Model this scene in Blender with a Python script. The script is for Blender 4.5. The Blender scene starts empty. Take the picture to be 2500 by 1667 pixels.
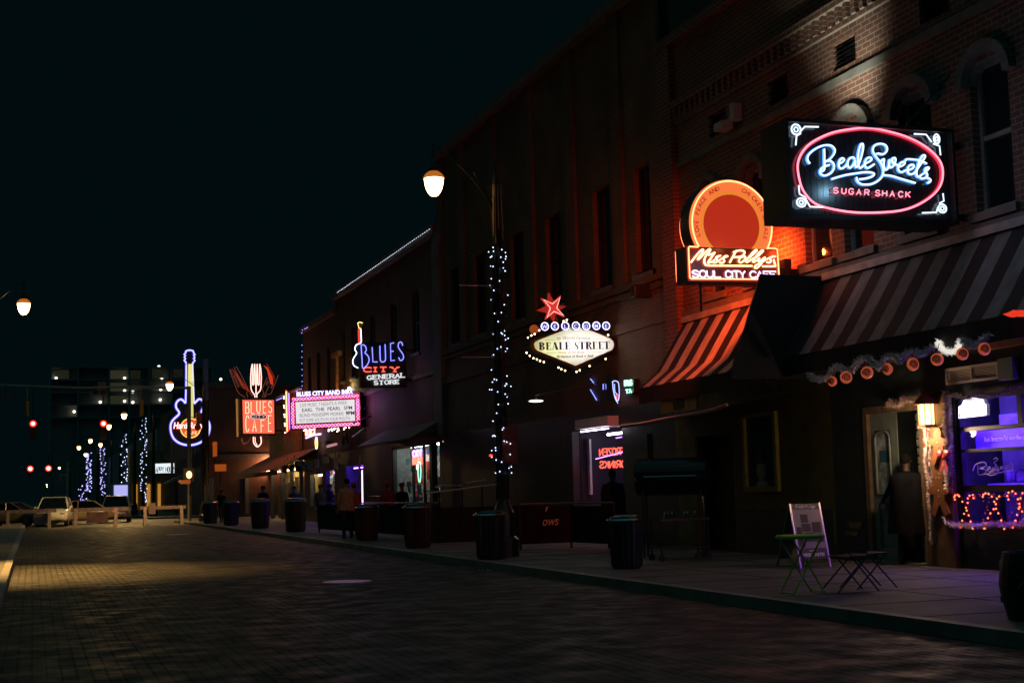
import bpy, bmesh, math, random
from mathutils import Vector, Matrix
random.seed(7)
S = bpy.context.scene
COL = S.collection
# ------------------------------------------------------------------ camera, sky, exposure
cam_data = bpy.data.cameras.new('camera'); cam = bpy.data.objects.new('camera', cam_data); COL.objects.link(cam)
cam_data.sensor_width = 36; cam_data.lens = 48.96; cam_data.clip_start = 0.1; cam_data.clip_end = 3000
R = [[0.945874, -0.009566, -0.324393], [-0.323489, -0.107968, -0.940052], [-0.026032, 0.994108, -0.105218]]
cam.matrix_world = Matrix(((R[0][0], R[0][1], R[0][2], 0), (R[1][0], R[1][1], R[1][2], 0), (R[2][0], R[2][1], R[2][2], 1.5), (0, 0, 0, 1)))
S.camera = cam
world = bpy.data.worlds.new('World'); S.world = world; world.use_nodes = True
nt = world.node_tree; nt.nodes.clear()
wo = nt.nodes.new('ShaderNodeOutputWorld'); bg = nt.nodes.new('ShaderNodeBackground'); sk = nt.nodes.new('ShaderNodeTexSky')
sk.sky_type = 'NISHITA'; sk.sun_disc = False; sk.sun_elevation = math.radians(-4); sk.sun_rotation = math.radians(200)
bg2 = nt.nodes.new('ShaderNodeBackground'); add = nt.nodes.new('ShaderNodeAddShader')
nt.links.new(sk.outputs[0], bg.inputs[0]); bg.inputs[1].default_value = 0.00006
bg2.inputs[1].default_value = 1.0     # near-black night sky; the overhead part is brightened as an unseen teal fill
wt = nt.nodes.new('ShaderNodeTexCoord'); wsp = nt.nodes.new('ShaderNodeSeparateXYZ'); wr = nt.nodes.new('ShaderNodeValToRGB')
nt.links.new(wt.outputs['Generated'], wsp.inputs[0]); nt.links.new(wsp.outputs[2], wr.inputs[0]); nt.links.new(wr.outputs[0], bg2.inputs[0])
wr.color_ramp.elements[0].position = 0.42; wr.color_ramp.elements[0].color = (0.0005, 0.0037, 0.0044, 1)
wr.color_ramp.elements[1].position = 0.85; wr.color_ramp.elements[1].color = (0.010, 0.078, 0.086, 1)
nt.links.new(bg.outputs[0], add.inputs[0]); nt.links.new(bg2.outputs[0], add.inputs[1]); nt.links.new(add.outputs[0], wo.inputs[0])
S.view_settings.view_transform = 'Standard'; S.view_settings.look = 'None'; S.view_settings.exposure = 0; S.view_settings.gamma = 1
S.render.engine = 'CYCLES'
cy = S.cycles
cy.use_denoising = True; cy.max_bounces = 5; cy.diffuse_bounces = 2; cy.glossy_bounces = 3; cy.transmission_bounces = 4; cy.transparent_max_bounces = 6
cy.sample_clamp_indirect = 3.0; cy.caustics_reflective = False; cy.caustics_refractive = False; cy.use_light_tree = True

# ------------------------------------------------------------------ materials
MATS = {}
def pmat(name, col, rough=0.7, metal=0.0, vary=0.0, scale=8.0, bump=0.0, bscale=40.0, spec=0.5):
    if name in MATS: return MATS[name]
    m = bpy.data.materials.new(name); m.use_nodes = True; n = m.node_tree.nodes; l = m.node_tree.links
    b = n['Principled BSDF']; b.inputs['Base Color'].default_value = (*col, 1); b.inputs['Roughness'].default_value = rough
    b.inputs['Metallic'].default_value = metal; b.inputs['Specular IOR Level'].default_value = spec
    tc = n.new('ShaderNodeTexCoord')
    if vary > 0:
        nz = n.new('ShaderNodeTexNoise'); nz.inputs['Scale'].default_value = scale; nz.inputs['Detail'].default_value = 6
        l.new(tc.outputs['Object'], nz.inputs['Vector'])
        r = n.new('ShaderNodeValToRGB'); lo = [max(0, c*(1-vary)) for c in col]; hi = [min(1, c*(1+vary)) for c in col]
        r.color_ramp.elements[0].position = 0.3; r.color_ramp.elements[1].position = 0.7
        r.color_ramp.elements[0].color = (*lo, 1); r.color_ramp.elements[1].color = (*hi, 1)
        l.new(nz.outputs['Fac'], r.inputs['Fac']); l.new(r.outputs['Color'], b.inputs['Base Color'])
    if bump > 0:
        nb = n.new('ShaderNodeTexNoise'); nb.inputs['Scale'].default_value = bscale; nb.inputs['Detail'].default_value = 4
        l.new(tc.outputs['Object'], nb.inputs['Vector'])
        bp = n.new('ShaderNodeBump'); bp.inputs['Strength'].default_value = bump; bp.inputs['Distance'].default_value = 0.02
        l.new(nb.outputs['Fac'], bp.inputs['Height']); l.new(bp.outputs['Normal'], b.inputs['Normal'])
    MATS[name] = m; return m
def emat(name, col, st):
    if name in MATS: return MATS[name]
    m = bpy.data.materials.new(name); m.use_nodes = True; n = m.node_tree.nodes; l = m.node_tree.links
    b = n['Principled BSDF']; b.inputs['Base Color'].default_value = (0.02, 0.02, 0.02, 1); b.inputs['Roughness'].default_value = 0.4
    b.inputs['Emission Color'].default_value = (*col, 1); b.inputs['Emission Strength'].default_value = st
    MATS[name] = m; return m
def brick(name, c1, c2, mortar, bw=0.24, bh=0.075, axis='yz', rough=0.75, ms=0.012, bump=0.6, stain=0.35, spec=0.4, rvar=0.0, streak=0.0):
    if name in MATS: return MATS[name]
    m = bpy.data.materials.new(name); m.use_nodes = True; n = m.node_tree.nodes; l = m.node_tree.links
    b = n['Principled BSDF']; b.inputs['Roughness'].default_value = rough; b.inputs['Specular IOR Level'].default_value = spec
    tc = n.new('ShaderNodeNewGeometry'); sp = n.new('ShaderNodeSeparateXYZ'); cb = n.new('ShaderNodeCombineXYZ')
    l.new(tc.outputs['Position'], sp.inputs[0])
    a = {'x': 0, 'y': 1, 'z': 2}
    l.new(sp.outputs[a[axis[0]]], cb.inputs[0]); l.new(sp.outputs[a[axis[1]]], cb.inputs[1])
    bt = n.new('ShaderNodeTexBrick'); bt.inputs['Scale'].default_value = 1.0
    bt.inputs['Brick Width'].default_value = bw; bt.inputs['Row Height'].default_value = bh
    bt.inputs['Mortar Size'].default_value = ms; bt.inputs['Mortar Smooth'].default_value = 0.2; bt.inputs['Bias'].default_value = -0.2
    bt.inputs['Color1'].default_value = (*c1, 1); bt.inputs['Color2'].default_value = (*c2, 1); bt.inputs['Mortar'].default_value = (*mortar, 1)
    l.new(cb.outputs[0], bt.inputs['Vector'])
    nz = n.new('ShaderNodeTexNoise'); nz.inputs['Scale'].default_value = 0.7; nz.inputs['Detail'].default_value = 8
    l.new(tc.outputs['Position'], nz.inputs['Vector'])
    mr = n.new('ShaderNodeMapRange'); mr.inputs[1].default_value = 0.3; mr.inputs[2].default_value = 0.7; mr.inputs[3].default_value = 1-stain; mr.inputs[4].default_value = 1+stain*0.4
    l.new(nz.outputs['Fac'], mr.inputs[0])
    mx = n.new('ShaderNodeVectorMath'); mx.operation = 'SCALE'
    l.new(bt.outputs['Color'], mx.inputs[0]); l.new(mr.outputs[0], mx.inputs['Scale']); l.new(mx.outputs[0], b.inputs['Base Color'])
    if streak:                             # worn wheel tracks and oil darkening running along the street
        mp = n.new('ShaderNodeMapping'); mp.inputs['Scale'].default_value = (1.1, .07, 1); l.new(tc.outputs['Position'], mp.inputs[0])
        ns = n.new('ShaderNodeTexNoise'); ns.inputs['Scale'].default_value = 1.0; ns.inputs['Detail'].default_value = 5; l.new(mp.outputs[0], ns.inputs['Vector'])
        ms_ = n.new('ShaderNodeMapRange'); ms_.inputs[1].default_value = .35; ms_.inputs[2].default_value = .65; ms_.inputs[3].default_value = 1-streak; ms_.inputs[4].default_value = 1+streak*.5; l.new(ns.outputs['Fac'], ms_.inputs[0])
        m2_ = n.new('ShaderNodeVectorMath'); m2_.operation = 'SCALE'; l.new(mx.outputs[0], m2_.inputs[0]); l.new(ms_.outputs[0], m2_.inputs['Scale']); l.new(m2_.outputs[0], b.inputs['Base Color'])
    if rvar:
        r2 = n.new('ShaderNodeMapRange'); r2.inputs[1].default_value = 0.35; r2.inputs[2].default_value = 0.65; r2.inputs[3].default_value = rough-rvar; r2.inputs[4].default_value = rough+rvar
        n2 = n.new('ShaderNodeTexNoise'); n2.inputs['Scale'].default_value = 2.3; n2.inputs['Detail'].default_value = 7
        l.new(tc.outputs['Position'], n2.inputs['Vector']); l.new(n2.outputs['Fac'], r2.inputs[0]); l.new(r2.outputs[0], b.inputs['Roughness'])
    bp = n.new('ShaderNodeBump'); bp.inputs['Strength'].default_value = bump; bp.inputs['Distance'].default_value = 0.012
    inv = n.new('ShaderNodeMath'); inv.operation = 'SUBTRACT'; inv.inputs[0].default_value = 1.0
    l.new(bt.outputs['Fac'], inv.inputs[1])
    n3 = n.new('ShaderNodeTexNoise'); n3.inputs['Scale'].default_value = 30; n3.inputs['Detail'].default_value = 3; l.new(tc.outputs['Position'], n3.inputs['Vector'])
    ad = n.new('ShaderNodeMath'); ad.operation = 'MULTIPLY_ADD'; ad.inputs[1].default_value = 0.45; l.new(n3.outputs['Fac'], ad.inputs[0]); l.new(inv.outputs[0], ad.inputs[2])
    l.new(ad.outputs[0], bp.inputs['Height']); l.new(bp.outputs['Normal'], b.inputs['Normal'])
    MATS[name] = m; return m
def glassmat(name, col=(0.01, 0.014, 0.016), rough=0.06):
    return pmat(name, col, rough, 0.0, spec=0.8)
def clearglass(name='clear shop glass'):
    if name in MATS: return MATS[name]
    m = bpy.data.materials.new(name); m.use_nodes = True; n = m.node_tree.nodes; l = m.node_tree.links
    n.remove(n['Principled BSDF'])
    t = n.new('ShaderNodeBsdfTransparent'); g = n.new('ShaderNodeBsdfGlossy'); g.inputs['Roughness'].default_value = 0.05
    mx = n.new('ShaderNodeMixShader'); mx.inputs[0].default_value = 0.08
    l.new(t.outputs[0], mx.inputs[1]); l.new(g.outputs[0], mx.inputs[2]); l.new(mx.outputs[0], n['Material Output'].inputs[0])
    MATS[name] = m; return m
def translucent(name, col):
    if name in MATS: return MATS[name]
    m = bpy.data.materials.new(name); m.use_nodes = True; n = m.node_tree.nodes; l = m.node_tree.links
    n.remove(n['Principled BSDF'])
    t = n.new('ShaderNodeBsdfTranslucent'); t.inputs[0].default_value = (*col, 1); d = n.new('ShaderNodeBsdfDiffuse'); d.inputs[0].default_value = (*[c*0.4 for c in col], 1)
    ad = n.new('ShaderNodeMixShader'); ad.inputs[0].default_value = 0.3
    l.new(t.outputs[0], ad.inputs[1]); l.new(d.outputs[0], ad.inputs[2]); l.new(ad.outputs[0], n['Material Output'].inputs[0])
    MATS[name] = m; return m

# ------------------------------------------------------------------ mesh building
class MB:
    def __init__(s): s.v = []; s.f = []; s.m = []; s.mi = 0
    def quad(s, *p):
        i = len(s.v); s.v += [tuple(q) for q in p]; s.f.append(tuple(range(i, i+len(p)))); s.m.append(s.mi); return s
    def box(s, x0, x1, y0, y1, z0, z1):
        if x0 > x1: x0, x1 = x1, x0
        if y0 > y1: y0, y1 = y1, y0
        if z0 > z1: z0, z1 = z1, z0
        i = len(s.v)
        s.v += [(x0, y0, z0), (x1, y0, z0), (x1, y1, z0), (x0, y1, z0), (x0, y0, z1), (x1, y0, z1), (x1, y1, z1), (x0, y1, z1)]
        for f in ((0, 3, 2, 1), (4, 5, 6, 7), (0, 1, 5, 4), (1, 2, 6, 5), (2, 3, 7, 6), (3, 0, 4, 7)): s.f.append(tuple(i+k for k in f)); s.m.append(s.mi)
        return s
    def hexa(s, bot, top):                # two quads of four points each, same winding
        i = len(s.v); s.v += [tuple(p) for p in bot] + [tuple(p) for p in top]
        for f in ((0, 3, 2, 1), (4, 5, 6, 7), (0, 1, 5, 4), (1, 2, 6, 5), (2, 3, 7, 6), (3, 0, 4, 7)): s.f.append(tuple(i+k for k in f)); s.m.append(s.mi)
        return s
    def beam(s, a, b, w, h, up=(0, 0, 1)):
        a = Vector(a); b = Vector(b); d = (b-a).normalized(); u = Vector(up); r = d.cross(u)
        if r.length < 1e-4: r = d.cross(Vector((1, 0, 0)))
        r.normalize(); u = r.cross(d)
        c = [(-r*w/2-u*h/2), (r*w/2-u*h/2), (r*w/2+u*h/2), (-r*w/2+u*h/2)]
        return s.hexa([a+k for k in c], [b+k for k in c])
    def tube(s, pts, r, n=6, closed=False, cap=True):
        P = [Vector(p) for p in pts]
        q = [P[0]]
        for p in P[1:]:
            if (p-q[-1]).length > 1e-5: q.append(p)
        P = q
        if closed and (P[0]-P[-1]).length < 1e-4: P.pop()
        N = len(P)
        if N < 2: return s
        def tan(i):
            if closed: return (P[(i+1) % N]-P[i-1]).normalized()
            if i == 0: return (P[1]-P[0]).normalized()
            if i == N-1: return (P[-1]-P[-2]).normalized()
            t = (P[i+1]-P[i]).normalized()+(P[i]-P[i-1]).normalized()
            return t.normalized() if t.length > 1e-5 else (P[i+1]-P[i]).normalized()
        t0 = tan(0); nrm = t0.orthogonal().normalized(); i0 = len(s.v)
        for i in range(N):
            t = tan(i); nrm = (nrm-t*nrm.dot(t))
            nrm = nrm.normalized() if nrm.length > 1e-5 else t.orthogonal().normalized()
            bn = t.cross(nrm); rr = r[i] if isinstance(r, (list, tuple)) else r
            for k in range(n):
                a = 2*math.pi*k/n; s.v.append(tuple(P[i]+(nrm*math.cos(a)+bn*math.sin(a))*rr))
        for i in range(N if closed else N-1):
            j = (i+1) % N
            for k in range(n): s.f.append((i0+i*n+k, i0+i*n+(k+1) % n, i0+j*n+(k+1) % n, i0+j*n+k)); s.m.append(s.mi)
        if cap and not closed:
            s.f.append(tuple(i0+k for k in range(n-1, -1, -1))); s.m.append(s.mi)
            s.f.append(tuple(i0+(N-1)*n+k for k in range(n))); s.m.append(s.mi)
        return s
    def lathe(s, prof, c=(0, 0, 0), n=16, axis='z', cap=True):
        i0 = len(s.v); c = Vector(c)
        for r, z in prof:
            for k in range(n):
                a = 2*math.pi*k/n; x, y = r*math.cos(a), r*math.sin(a)
                p = {'z': (x, y, z), 'x': (z, x, y), 'y': (y, z, x)}[axis]
                s.v.append(tuple(c+Vector(p)))
        for i in range(len(prof)-1):
            for k in range(n): s.f.append((i0+i*n+k, i0+i*n+(k+1) % n, i0+(i+1)*n+(k+1) % n, i0+(i+1)*n+k)); s.m.append(s.mi)
        if cap:
            s.f.append(tuple(i0+k for k in range(n-1, -1, -1))); s.m.append(s.mi)
            e = i0+(len(prof)-1)*n; s.f.append(tuple(e+k for k in range(n))); s.m.append(s.mi)
        return s
    def ball(s, c, r, n=10, sx=1, sy=1, sz=1):
        pr = [(max(1e-4, math.sin(math.pi*i/(n//2))), -math.cos(math.pi*i/(n//2))) for i in range(n//2+1)]
        i0 = len(s.v); s.lathe(pr, (0, 0, 0), n, cap=False)
        for i in range(i0, len(s.v)):
            x, y, z = s.v[i]; s.v[i] = (c[0]+x*r*sx, c[1]+y*r*sy, c[2]+z*r*sz)
        return s
    def prism(s, poly, fa, fb):           # polygon in 2D; fa/fb turn a 2D point into the two faces
        n = len(poly); i = len(s.v); s.v += [tuple(fa(p)) for p in poly]+[tuple(fb(p)) for p in poly]
        s.f.append(tuple(range(i, i+n))); s.f.append(tuple(range(i+2*n-1, i+n-1, -1))); s.m += [s.mi]*2
        for k in range(n): s.f.append((i+k, i+n+k, i+n+(k+1) % n, i+(k+1) % n)); s.m.append(s.mi)
        return s
    def text(s, txt, o, u, v, size, align='LEFT', shear=0.0, bold=0.0, depth=0.004, sx=1.0, space=1.0):
        cu = bpy.data.curves.new('lettering', 'FONT'); cu.body = txt; cu.size = size; cu.align_x = align; cu.shear = shear; cu.offset = bold*size
        cu.extrude = depth; cu.space_character = space; cu.resolution_u = 3
        ob = bpy.data.objects.new('lettering', cu); COL.objects.link(ob); bpy.context.view_layer.update()
        me = bpy.data.meshes.new_from_object(ob.evaluated_get(bpy.context.evaluated_depsgraph_get()))
        bpy.data.objects.remove(ob); bpy.data.curves.remove(cu)
        o = Vector(o); u = Vector(u); v = Vector(v); w = u.cross(v); i = len(s.v)
        for q in me.vertices: s.v.append(tuple(o+u*q.co.x*sx+v*q.co.y+w*q.co.z))
        for p in me.polygons: s.f.append(tuple(i+k for k in p.vertices)); s.m.append(s.mi)
        bpy.data.meshes.remove(me); return s
    def build(s, name, mat, parent=None, smooth=False, kind=None, bevel=0):
        org = Vector((0, 0, 0)); p = parent
        while p is not None: org += p.location; p = p.parent
        me = bpy.data.meshes.new(name); me.from_pydata([tuple(Vector(v)-org) for v in s.v], [], s.f)
        ms = mat if isinstance(mat, (list, tuple)) else [mat]
        for m in ms: me.materials.append(m)
        if len(ms) > 1: me.polygons.foreach_set('material_index', s.m)
        me.validate(); me.update()
        if smooth: me.polygons.foreach_set('use_smooth', [True]*len(me.polygons))
        o = bpy.data.objects.new(name, me); COL.objects.link(o)
        if parent: o.parent = parent
        if kind: o['kind'] = kind
        if bevel:
            bv = o.modifiers.new('Bevel', 'BEVEL'); bv.width = bevel; bv.segments = 2; bv.limit_method = 'ANGLE'
        return o
def thing(name, label, cat, loc=(0, 0, 0), group=None):
    o = bpy.data.objects.new(name, None); COL.objects.link(o); o.location = loc; o.empty_display_size = 0.1
    tag(o, label, cat, group); return o
def tag(o, label, cat, group=None):
    o['label'] = label; o['category'] = cat
    if group: o['group'] = group
    return o
def dup(root, loc, label=None, group=None, rotz=None):
    def cp(o, par):
        c = o.copy(); COL.objects.link(c)
        if par: c.parent = par
        for ch in [q for q in KIDS.get(o.name, [])]: cp(ch, c)
        return c
    KIDS.clear()
    for q in bpy.data.objects:
        if q.parent: KIDS.setdefault(q.parent.name, []).append(q)
    r = cp(root, None); r.location = loc
    if rotz is not None: r.rotation_euler = (0, 0, rotz)
    if label: r['label'] = label
    if group: r['group'] = group
    return r
KIDS = {}
def sm(pts, k=5, closed=False):           # smooth curve through 2D points
    n = len(pts); out = []
    g = (lambda i: pts[i % n]) if closed else (lambda i: pts[max(0, min(n-1, i))])
    for i in range(n if closed else n-1):
        a, b, c, d = g(i-1), g(i), g(i+1), g(i+2)
        for j in range(k):
            t = j/k
            out.append(tuple(0.5*(2*b[q]+(c[q]-a[q])*t+(2*a[q]-5*b[q]+4*c[q]-d[q])*t*t+(3*b[q]-a[q]-3*c[q]+d[q])*t**3) for q in range(len(b))))
    if not closed: out.append(tuple(pts[-1]))
    return out
def circ(c, r, n=24, ry=None, a0=0, a1=360):
    ry = ry or r
    return [(c[0]+r*math.cos(math.radians(a0+(a1-a0)*i/n)), c[1]+ry*math.sin(math.radians(a0+(a1-a0)*i/n))) for i in range(n+1)]
# single-stroke capitals on a unit box
GL = {
'A': [[(0,0),(.5,1),(1,0)],[(.2,.36),(.8,.36)]], 'B': [[(0,0),(0,1),(.7,1),(.9,.85),(.9,.65),(.7,.52),(0,.52)],[(.7,.52),(1,.38),(1,.14),(.75,0),(0,0)]],
'C': [[(1,.82),(.75,1),(.3,1),(0,.75),(0,.25),(.3,0),(.75,0),(1,.18)]], 'D': [[(0,0),(0,1),(.6,1),(1,.7),(1,.3),(.6,0),(0,0)]],
'E': [[(1,1),(0,1),(0,0),(1,0)],[(0,.52),(.8,.52)]], 'F': [[(1,1),(0,1),(0,0)],[(0,.52),(.8,.52)]],
'G': [[(1,.82),(.75,1),(.3,1),(0,.75),(0,.25),(.3,0),(.75,0),(1,.2),(1,.45),(.6,.45)]], 'H': [[(0,0),(0,1)],[(1,0),(1,1)],[(0,.5),(1,.5)]],
'I': [[(.5,0),(.5,1)]], 'K': [[(0,0),(0,1)],[(1,1),(0,.42)],[(.3,.6),(1,0)]], 'L': [[(0,1),(0,0),(1,0)]],
'M': [[(0,0),(0,1),(.5,.35),(1,1),(1,0)]], 'N': [[(0,0),(0,1),(1,0),(1,1)]],
'O': [[(.3,1),(0,.75),(0,.25),(.3,0),(.7,0),(1,.25),(1,.75),(.7,1),(.3,1)]], 'P': [[(0,0),(0,1),(.7,1),(1,.85),(1,.6),(.7,.45),(0,.45)]],
'R': [[(0,0),(0,1),(.7,1),(1,.85),(1,.62),(.7,.48),(0,.48)],[(.5,.48),(1,0)]],
'S': [[(.95,.83),(.7,1),(.3,1),(.03,.82),(.03,.66),(.25,.53),(.75,.46),(1,.32),(1,.16),(.72,0),(.28,0),(0,.17)]],
'T': [[(0,1),(1,1)],[(.5,1),(.5,0)]], 'U': [[(0,1),(0,.25),(.3,0),(.7,0),(1,.25),(1,1)]], 'V': [[(0,1),(.5,0),(1,1)]],
'W': [[(0,1),(.25,0),(.5,.7),(.75,0),(1,1)]], 'X': [[(0,0),(1,1)],[(0,1),(1,0)]], 'Y': [[(0,1),(.5,.5),(1,1)],[(.5,.5),(.5,0)]], 'Z': [[(0,1),(1,1),(0,0),(1,0)]],
}
def strokes(txt, x0, x1, base0, base1, h, gap=0.32, mirror=False):
    """2D strokes of a word filling x0..x1 on a baseline from base0 to base1; letters h tall"""
    w = [0.25 if c == 'I' else (0.55 if c == ' ' else 1.0) for c in txt]
    tot = sum(w)+gap*(len(txt)-1); out = []; x = 0
    for c, cw in zip(txt, w):
        for st in GL.get(c, []):
            o = []
            for a, b in st:
                q = (x+(a*cw if c != 'I' else cw*0.5))/tot
                if mirror: q = 1-q
                o.append((x0+(x1-x0)*q, base0+(base1-base0)*q+b*h))
            out.append(o)
        x += cw+gap
    return out
def glow(name, parent, at, watts, col, size=.04):
    d = bpy.data.lights.new(name, 'POINT'); d.energy = watts; d.color = col; d.shadow_soft_size = size; d.specular_factor = 0
    o = bpy.data.objects.new(name, d); COL.objects.link(o); o.parent = parent; p = parent; org = Vector((0, 0, 0))
    while p is not None: org += p.location; p = p.parent
    o.location = Vector(at)-org; return o
def throw(name, parent, at, to, watts, col, deg):
    o = glow(name, parent, at, watts, col); p = o.location.copy(); bpy.data.lights.remove(o.data)
    d = bpy.data.lights.new(name, 'SPOT'); d.energy = watts; d.color = col; d.spot_size = math.radians(deg); d.spot_blend = .8; d.shadow_soft_size = .06; d.specular_factor = 0
    o = bpy.data.objects.new(name, d); COL.objects.link(o); o.parent = parent; o.location = p; o.rotation_euler = (Vector(to)-Vector(at)).to_track_quat('-Z', 'Y').to_euler(); return o
def on_y(Y): return lambda p: (p[0], Y, p[1])
def on_x(Xc): return lambda p: (Xc, p[0], p[1])
WX = 13.4

# ------------------------------------------------------------------ setting: road, kerbs, pavements, ground
M_ROAD = brick('brick paving', (0.082, 0.074, 0.048), (0.042, 0.038, 0.026), (0.009, 0.008, 0.007), bw=0.26, bh=0.125, axis='yx', rough=0.66, ms=0.014, bump=1.0, stain=0.75, spec=0.35, rvar=0.2, streak=.55)
M_ASPH = pmat('cross street asphalt', (0.05, 0.048, 0.045), 0.7, vary=0.3, scale=3, bump=0.4, bscale=60)
M_PAVE = pmat('concrete pavement', (0.115, 0.10, 0.082), 0.7, vary=0.35, scale=1.3, bump=0.25, bscale=30)
M_KERB = pmat('stone kerb', (0.24, 0.21, 0.17), 0.6, vary=0.3, scale=2.5, bump=0.3, bscale=25)
M_DARK = pmat('black painted metal', (0.018, 0.019, 0.02), 0.42, vary=0.3, scale=6)
M_CHROME = pmat('chrome', (0.55, 0.55, 0.56), 0.18, 1.0)
KX, LX = 8.2, -0.42
MB().quad((-400, -60, -0.03), (500, -60, -0.03), (500, 1400, -0.03), (-400, 1400, -0.03)).build('ground', M_ASPH, kind='structure')
MB().quad((LX, -30, 0), (KX, -30, 0), (KX, 88, 0), (LX, 88, 0)).build('road', M_ROAD, kind='structure')
MB().quad((-60, 88, -0.005), (70, 88, -0.005), (70, 106, -0.005), (-60, 106, -0.005)).build('cross_street', M_ASPH, kind='structure')
MB().quad((-0.6, 106, 0), (8.0, 106, 0), (8.0, 900, 0), (-0.6, 900, 0)).build('far_road', M_ASPH, kind='structure')
def slab(name, x0, x1, y0, y1, z, mat, step=1.5):
    m = MB(); m.box(x0, x1, y0, y1, -0.02, z); return m.build(name, mat, kind='structure')
slab('pavement', KX+0.16, WX+2.2, -30, 88, 0.13, M_PAVE)
slab('kerb', KX, KX+0.155, -30, 88, 0.135, M_KERB)
slab('left_pavement', -6, LX-0.16, -30, 88, 0.13, M_PAVE)
slab('left_kerb', LX-0.155, LX, -30, 88, 0.135, M_KERB)
slab('far_pavement', 8.0, 60, 106, 900, 0.13, M_PAVE)
slab('far_left_pavement', -30, -0.6, 106, 900, 0.13, M_PAVE)
j = MB()
for k in range(-4, 58):
    j.box(KX+0.17, WX, 1.5*k, 1.5*k+0.012, 0.12, 0.1335)
j.box(KX+1.9, KX+1.912, -8, 88, 0.12, 0.1335); j.box(KX+3.6, KX+3.612, -8, 88, 0.12, 0.1335)
j.build('pavement_joints', pmat('joint dirt', (0.05, 0.045, 0.04), 0.9), kind='structure')

# ------------------------------------------------------------------ buildings
def facade(mb, y0, y1, z0, z1, holes=(), x=WX, d=0.25):
    ys = sorted({y0, y1, *[min(max(h[k], y0), y1) for h in holes for k in (0, 1)]})
    zs = sorted({z0, z1, *[min(max(h[k], z0), z1) for h in holes for k in (2, 3)]})
    for a, b in zip(ys, ys[1:]):
        for c, e in zip(zs, zs[1:]):
            yc, zc = (a+b)/2, (c+e)/2
            if any(h[0] < yc < h[1] and h[2] < zc < h[3] for h in holes): continue
            mb.quad((x, b, c), (x, a, c), (x, a, e), (x, b, e))
    for h in holes:
        a, b, c, e = h
        mb.quad((x, a, c), (x+d, a, c), (x+d, a, e), (x, a, e)); mb.quad((x, b, e), (x+d, b, e), (x+d, b, c), (x, b, c))
        mb.quad((x, a, e), (x+d, a, e), (x+d, b, e), (x, b, e)); mb.quad((x, b, c), (x+d, b, c), (x+d, a, c), (x, a, c))
    return mb
M_PANE = glassmat('dark window glass')
def window(parent, y0, y1, z0, z1, fm, arch=0, sill=None, x=WX, rail=True, name='window'):
    f = MB(); t = 0.075; xi = x+0.13
    f.box(xi, xi+0.09, y0+0.002, y0+t, z0+0.002, z1-0.002); f.box(xi, xi+0.09, y1-t, y1-0.002, z0+0.002, z1-0.002)
    f.box(xi+0.002, xi+0.088, y0+t, y1-t, z0+0.002, z0+t); f.box(xi+0.002, xi+0.088, y0+t, y1-t, z1-t, z1-0.002)
    if rail: f.box(xi+0.004, xi+0.086, y0+t, y1-t, (z0+z1)/2-0.035, (z0+z1)/2+0.035)
    fr = f.build(name, fm, parent)
    MB().quad((xi+0.05, y1-t, z0+t), (xi+0.05, y0+t, z0+t), (xi+0.05, y0+t, z1-t), (xi+0.05, y1-t, z1-t)).build('pane', M_PANE, fr)
    if sill: MB().box(x-0.09, x+0.12, y0-0.1, y1+0.1, z0-0.13, z0-0.002).build('sill', sill, fr)
    if arch:                               # arched lintel: a segmental fill in the head and a raised hood
        yc, hw = (y0+y1)/2, (y1-y0)/2; a = MB(); n = 10
        for i in range(n):
            p = [yc-hw+2*hw*(i+k)/n for k in (0, 1)]; q = [z1-arch+arch*math.sqrt(max(0, 1-((v-yc)/hw)**2)) for v in p]
            a.hexa([(x+0.02, p[0], q[0]), (x+0.02, p[1], q[1]), (x+0.02, p[1], z1), (x+0.02, p[0], z1)], [(x+0.2, p[0], q[0]), (x+0.2, p[1], q[1]), (x+0.2, p[1], z1), (x+0.2, p[0], z1)])
        a.build('arch_fill', fm, fr)
        h = MB(); pts = [(x-0.035, yc+(hw+0.12)*math.cos(math.radians(v)), z1-arch-0.05+(arch+0.24)*math.sin(math.radians(v))) for v in range(0, 181, 15)]
        for p, q in zip(pts, pts[1:]): h.beam(p, q, 0.16, 0.2, (1, 0, 0))
        h.build('hood', sill or fm, fr)
    return fr
M_BR1 = brick('old red brown brick', (0.21, 0.075, 0.045), (0.14, 0.055, 0.036), (0.30, 0.25, 0.21), bw=0.25, bh=0.095, ms=0.010, stain=0.3)
M_BR2 = brick('brown painted brick', (0.24, 0.13, 0.07), (0.19, 0.10, 0.06), (0.12, 0.07, 0.045), bw=0.24, bh=0.08, ms=0.008, bump=0.8, stain=0.4)
M_BR3 = brick('dimmed brick', (0.13, 0.075, 0.05), (0.10, 0.06, 0.042), (0.07, 0.05, 0.04), bw=0.24, bh=0.08, ms=0.008, bump=0.8, stain=0.4)  # darker copy of the brown brick, dimness of the unlit walls in its colour
M_STONE = pmat('grey stone trim', (0.17, 0.14, 0.12), 0.75, vary=0.25, scale=3, bump=0.4, bscale=20)
M_PAINT = pmat('painted timber trim', (0.22, 0.20, 0.18), 0.5, vary=0.2, scale=4)
M_DKTEAL = pmat('dark teal shopfront paint', (0.03, 0.045, 0.045), 0.45, vary=0.4, scale=3, bump=0.1)
M_YEL = pmat('mustard shopfront paint', (0.16, 0.13, 0.03), 0.6, vary=0.35, scale=2.5, bump=0.15)
M_ROOF = pmat('flat roof felt', (0.03, 0.03, 0.03), 0.9, vary=0.3)

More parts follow.
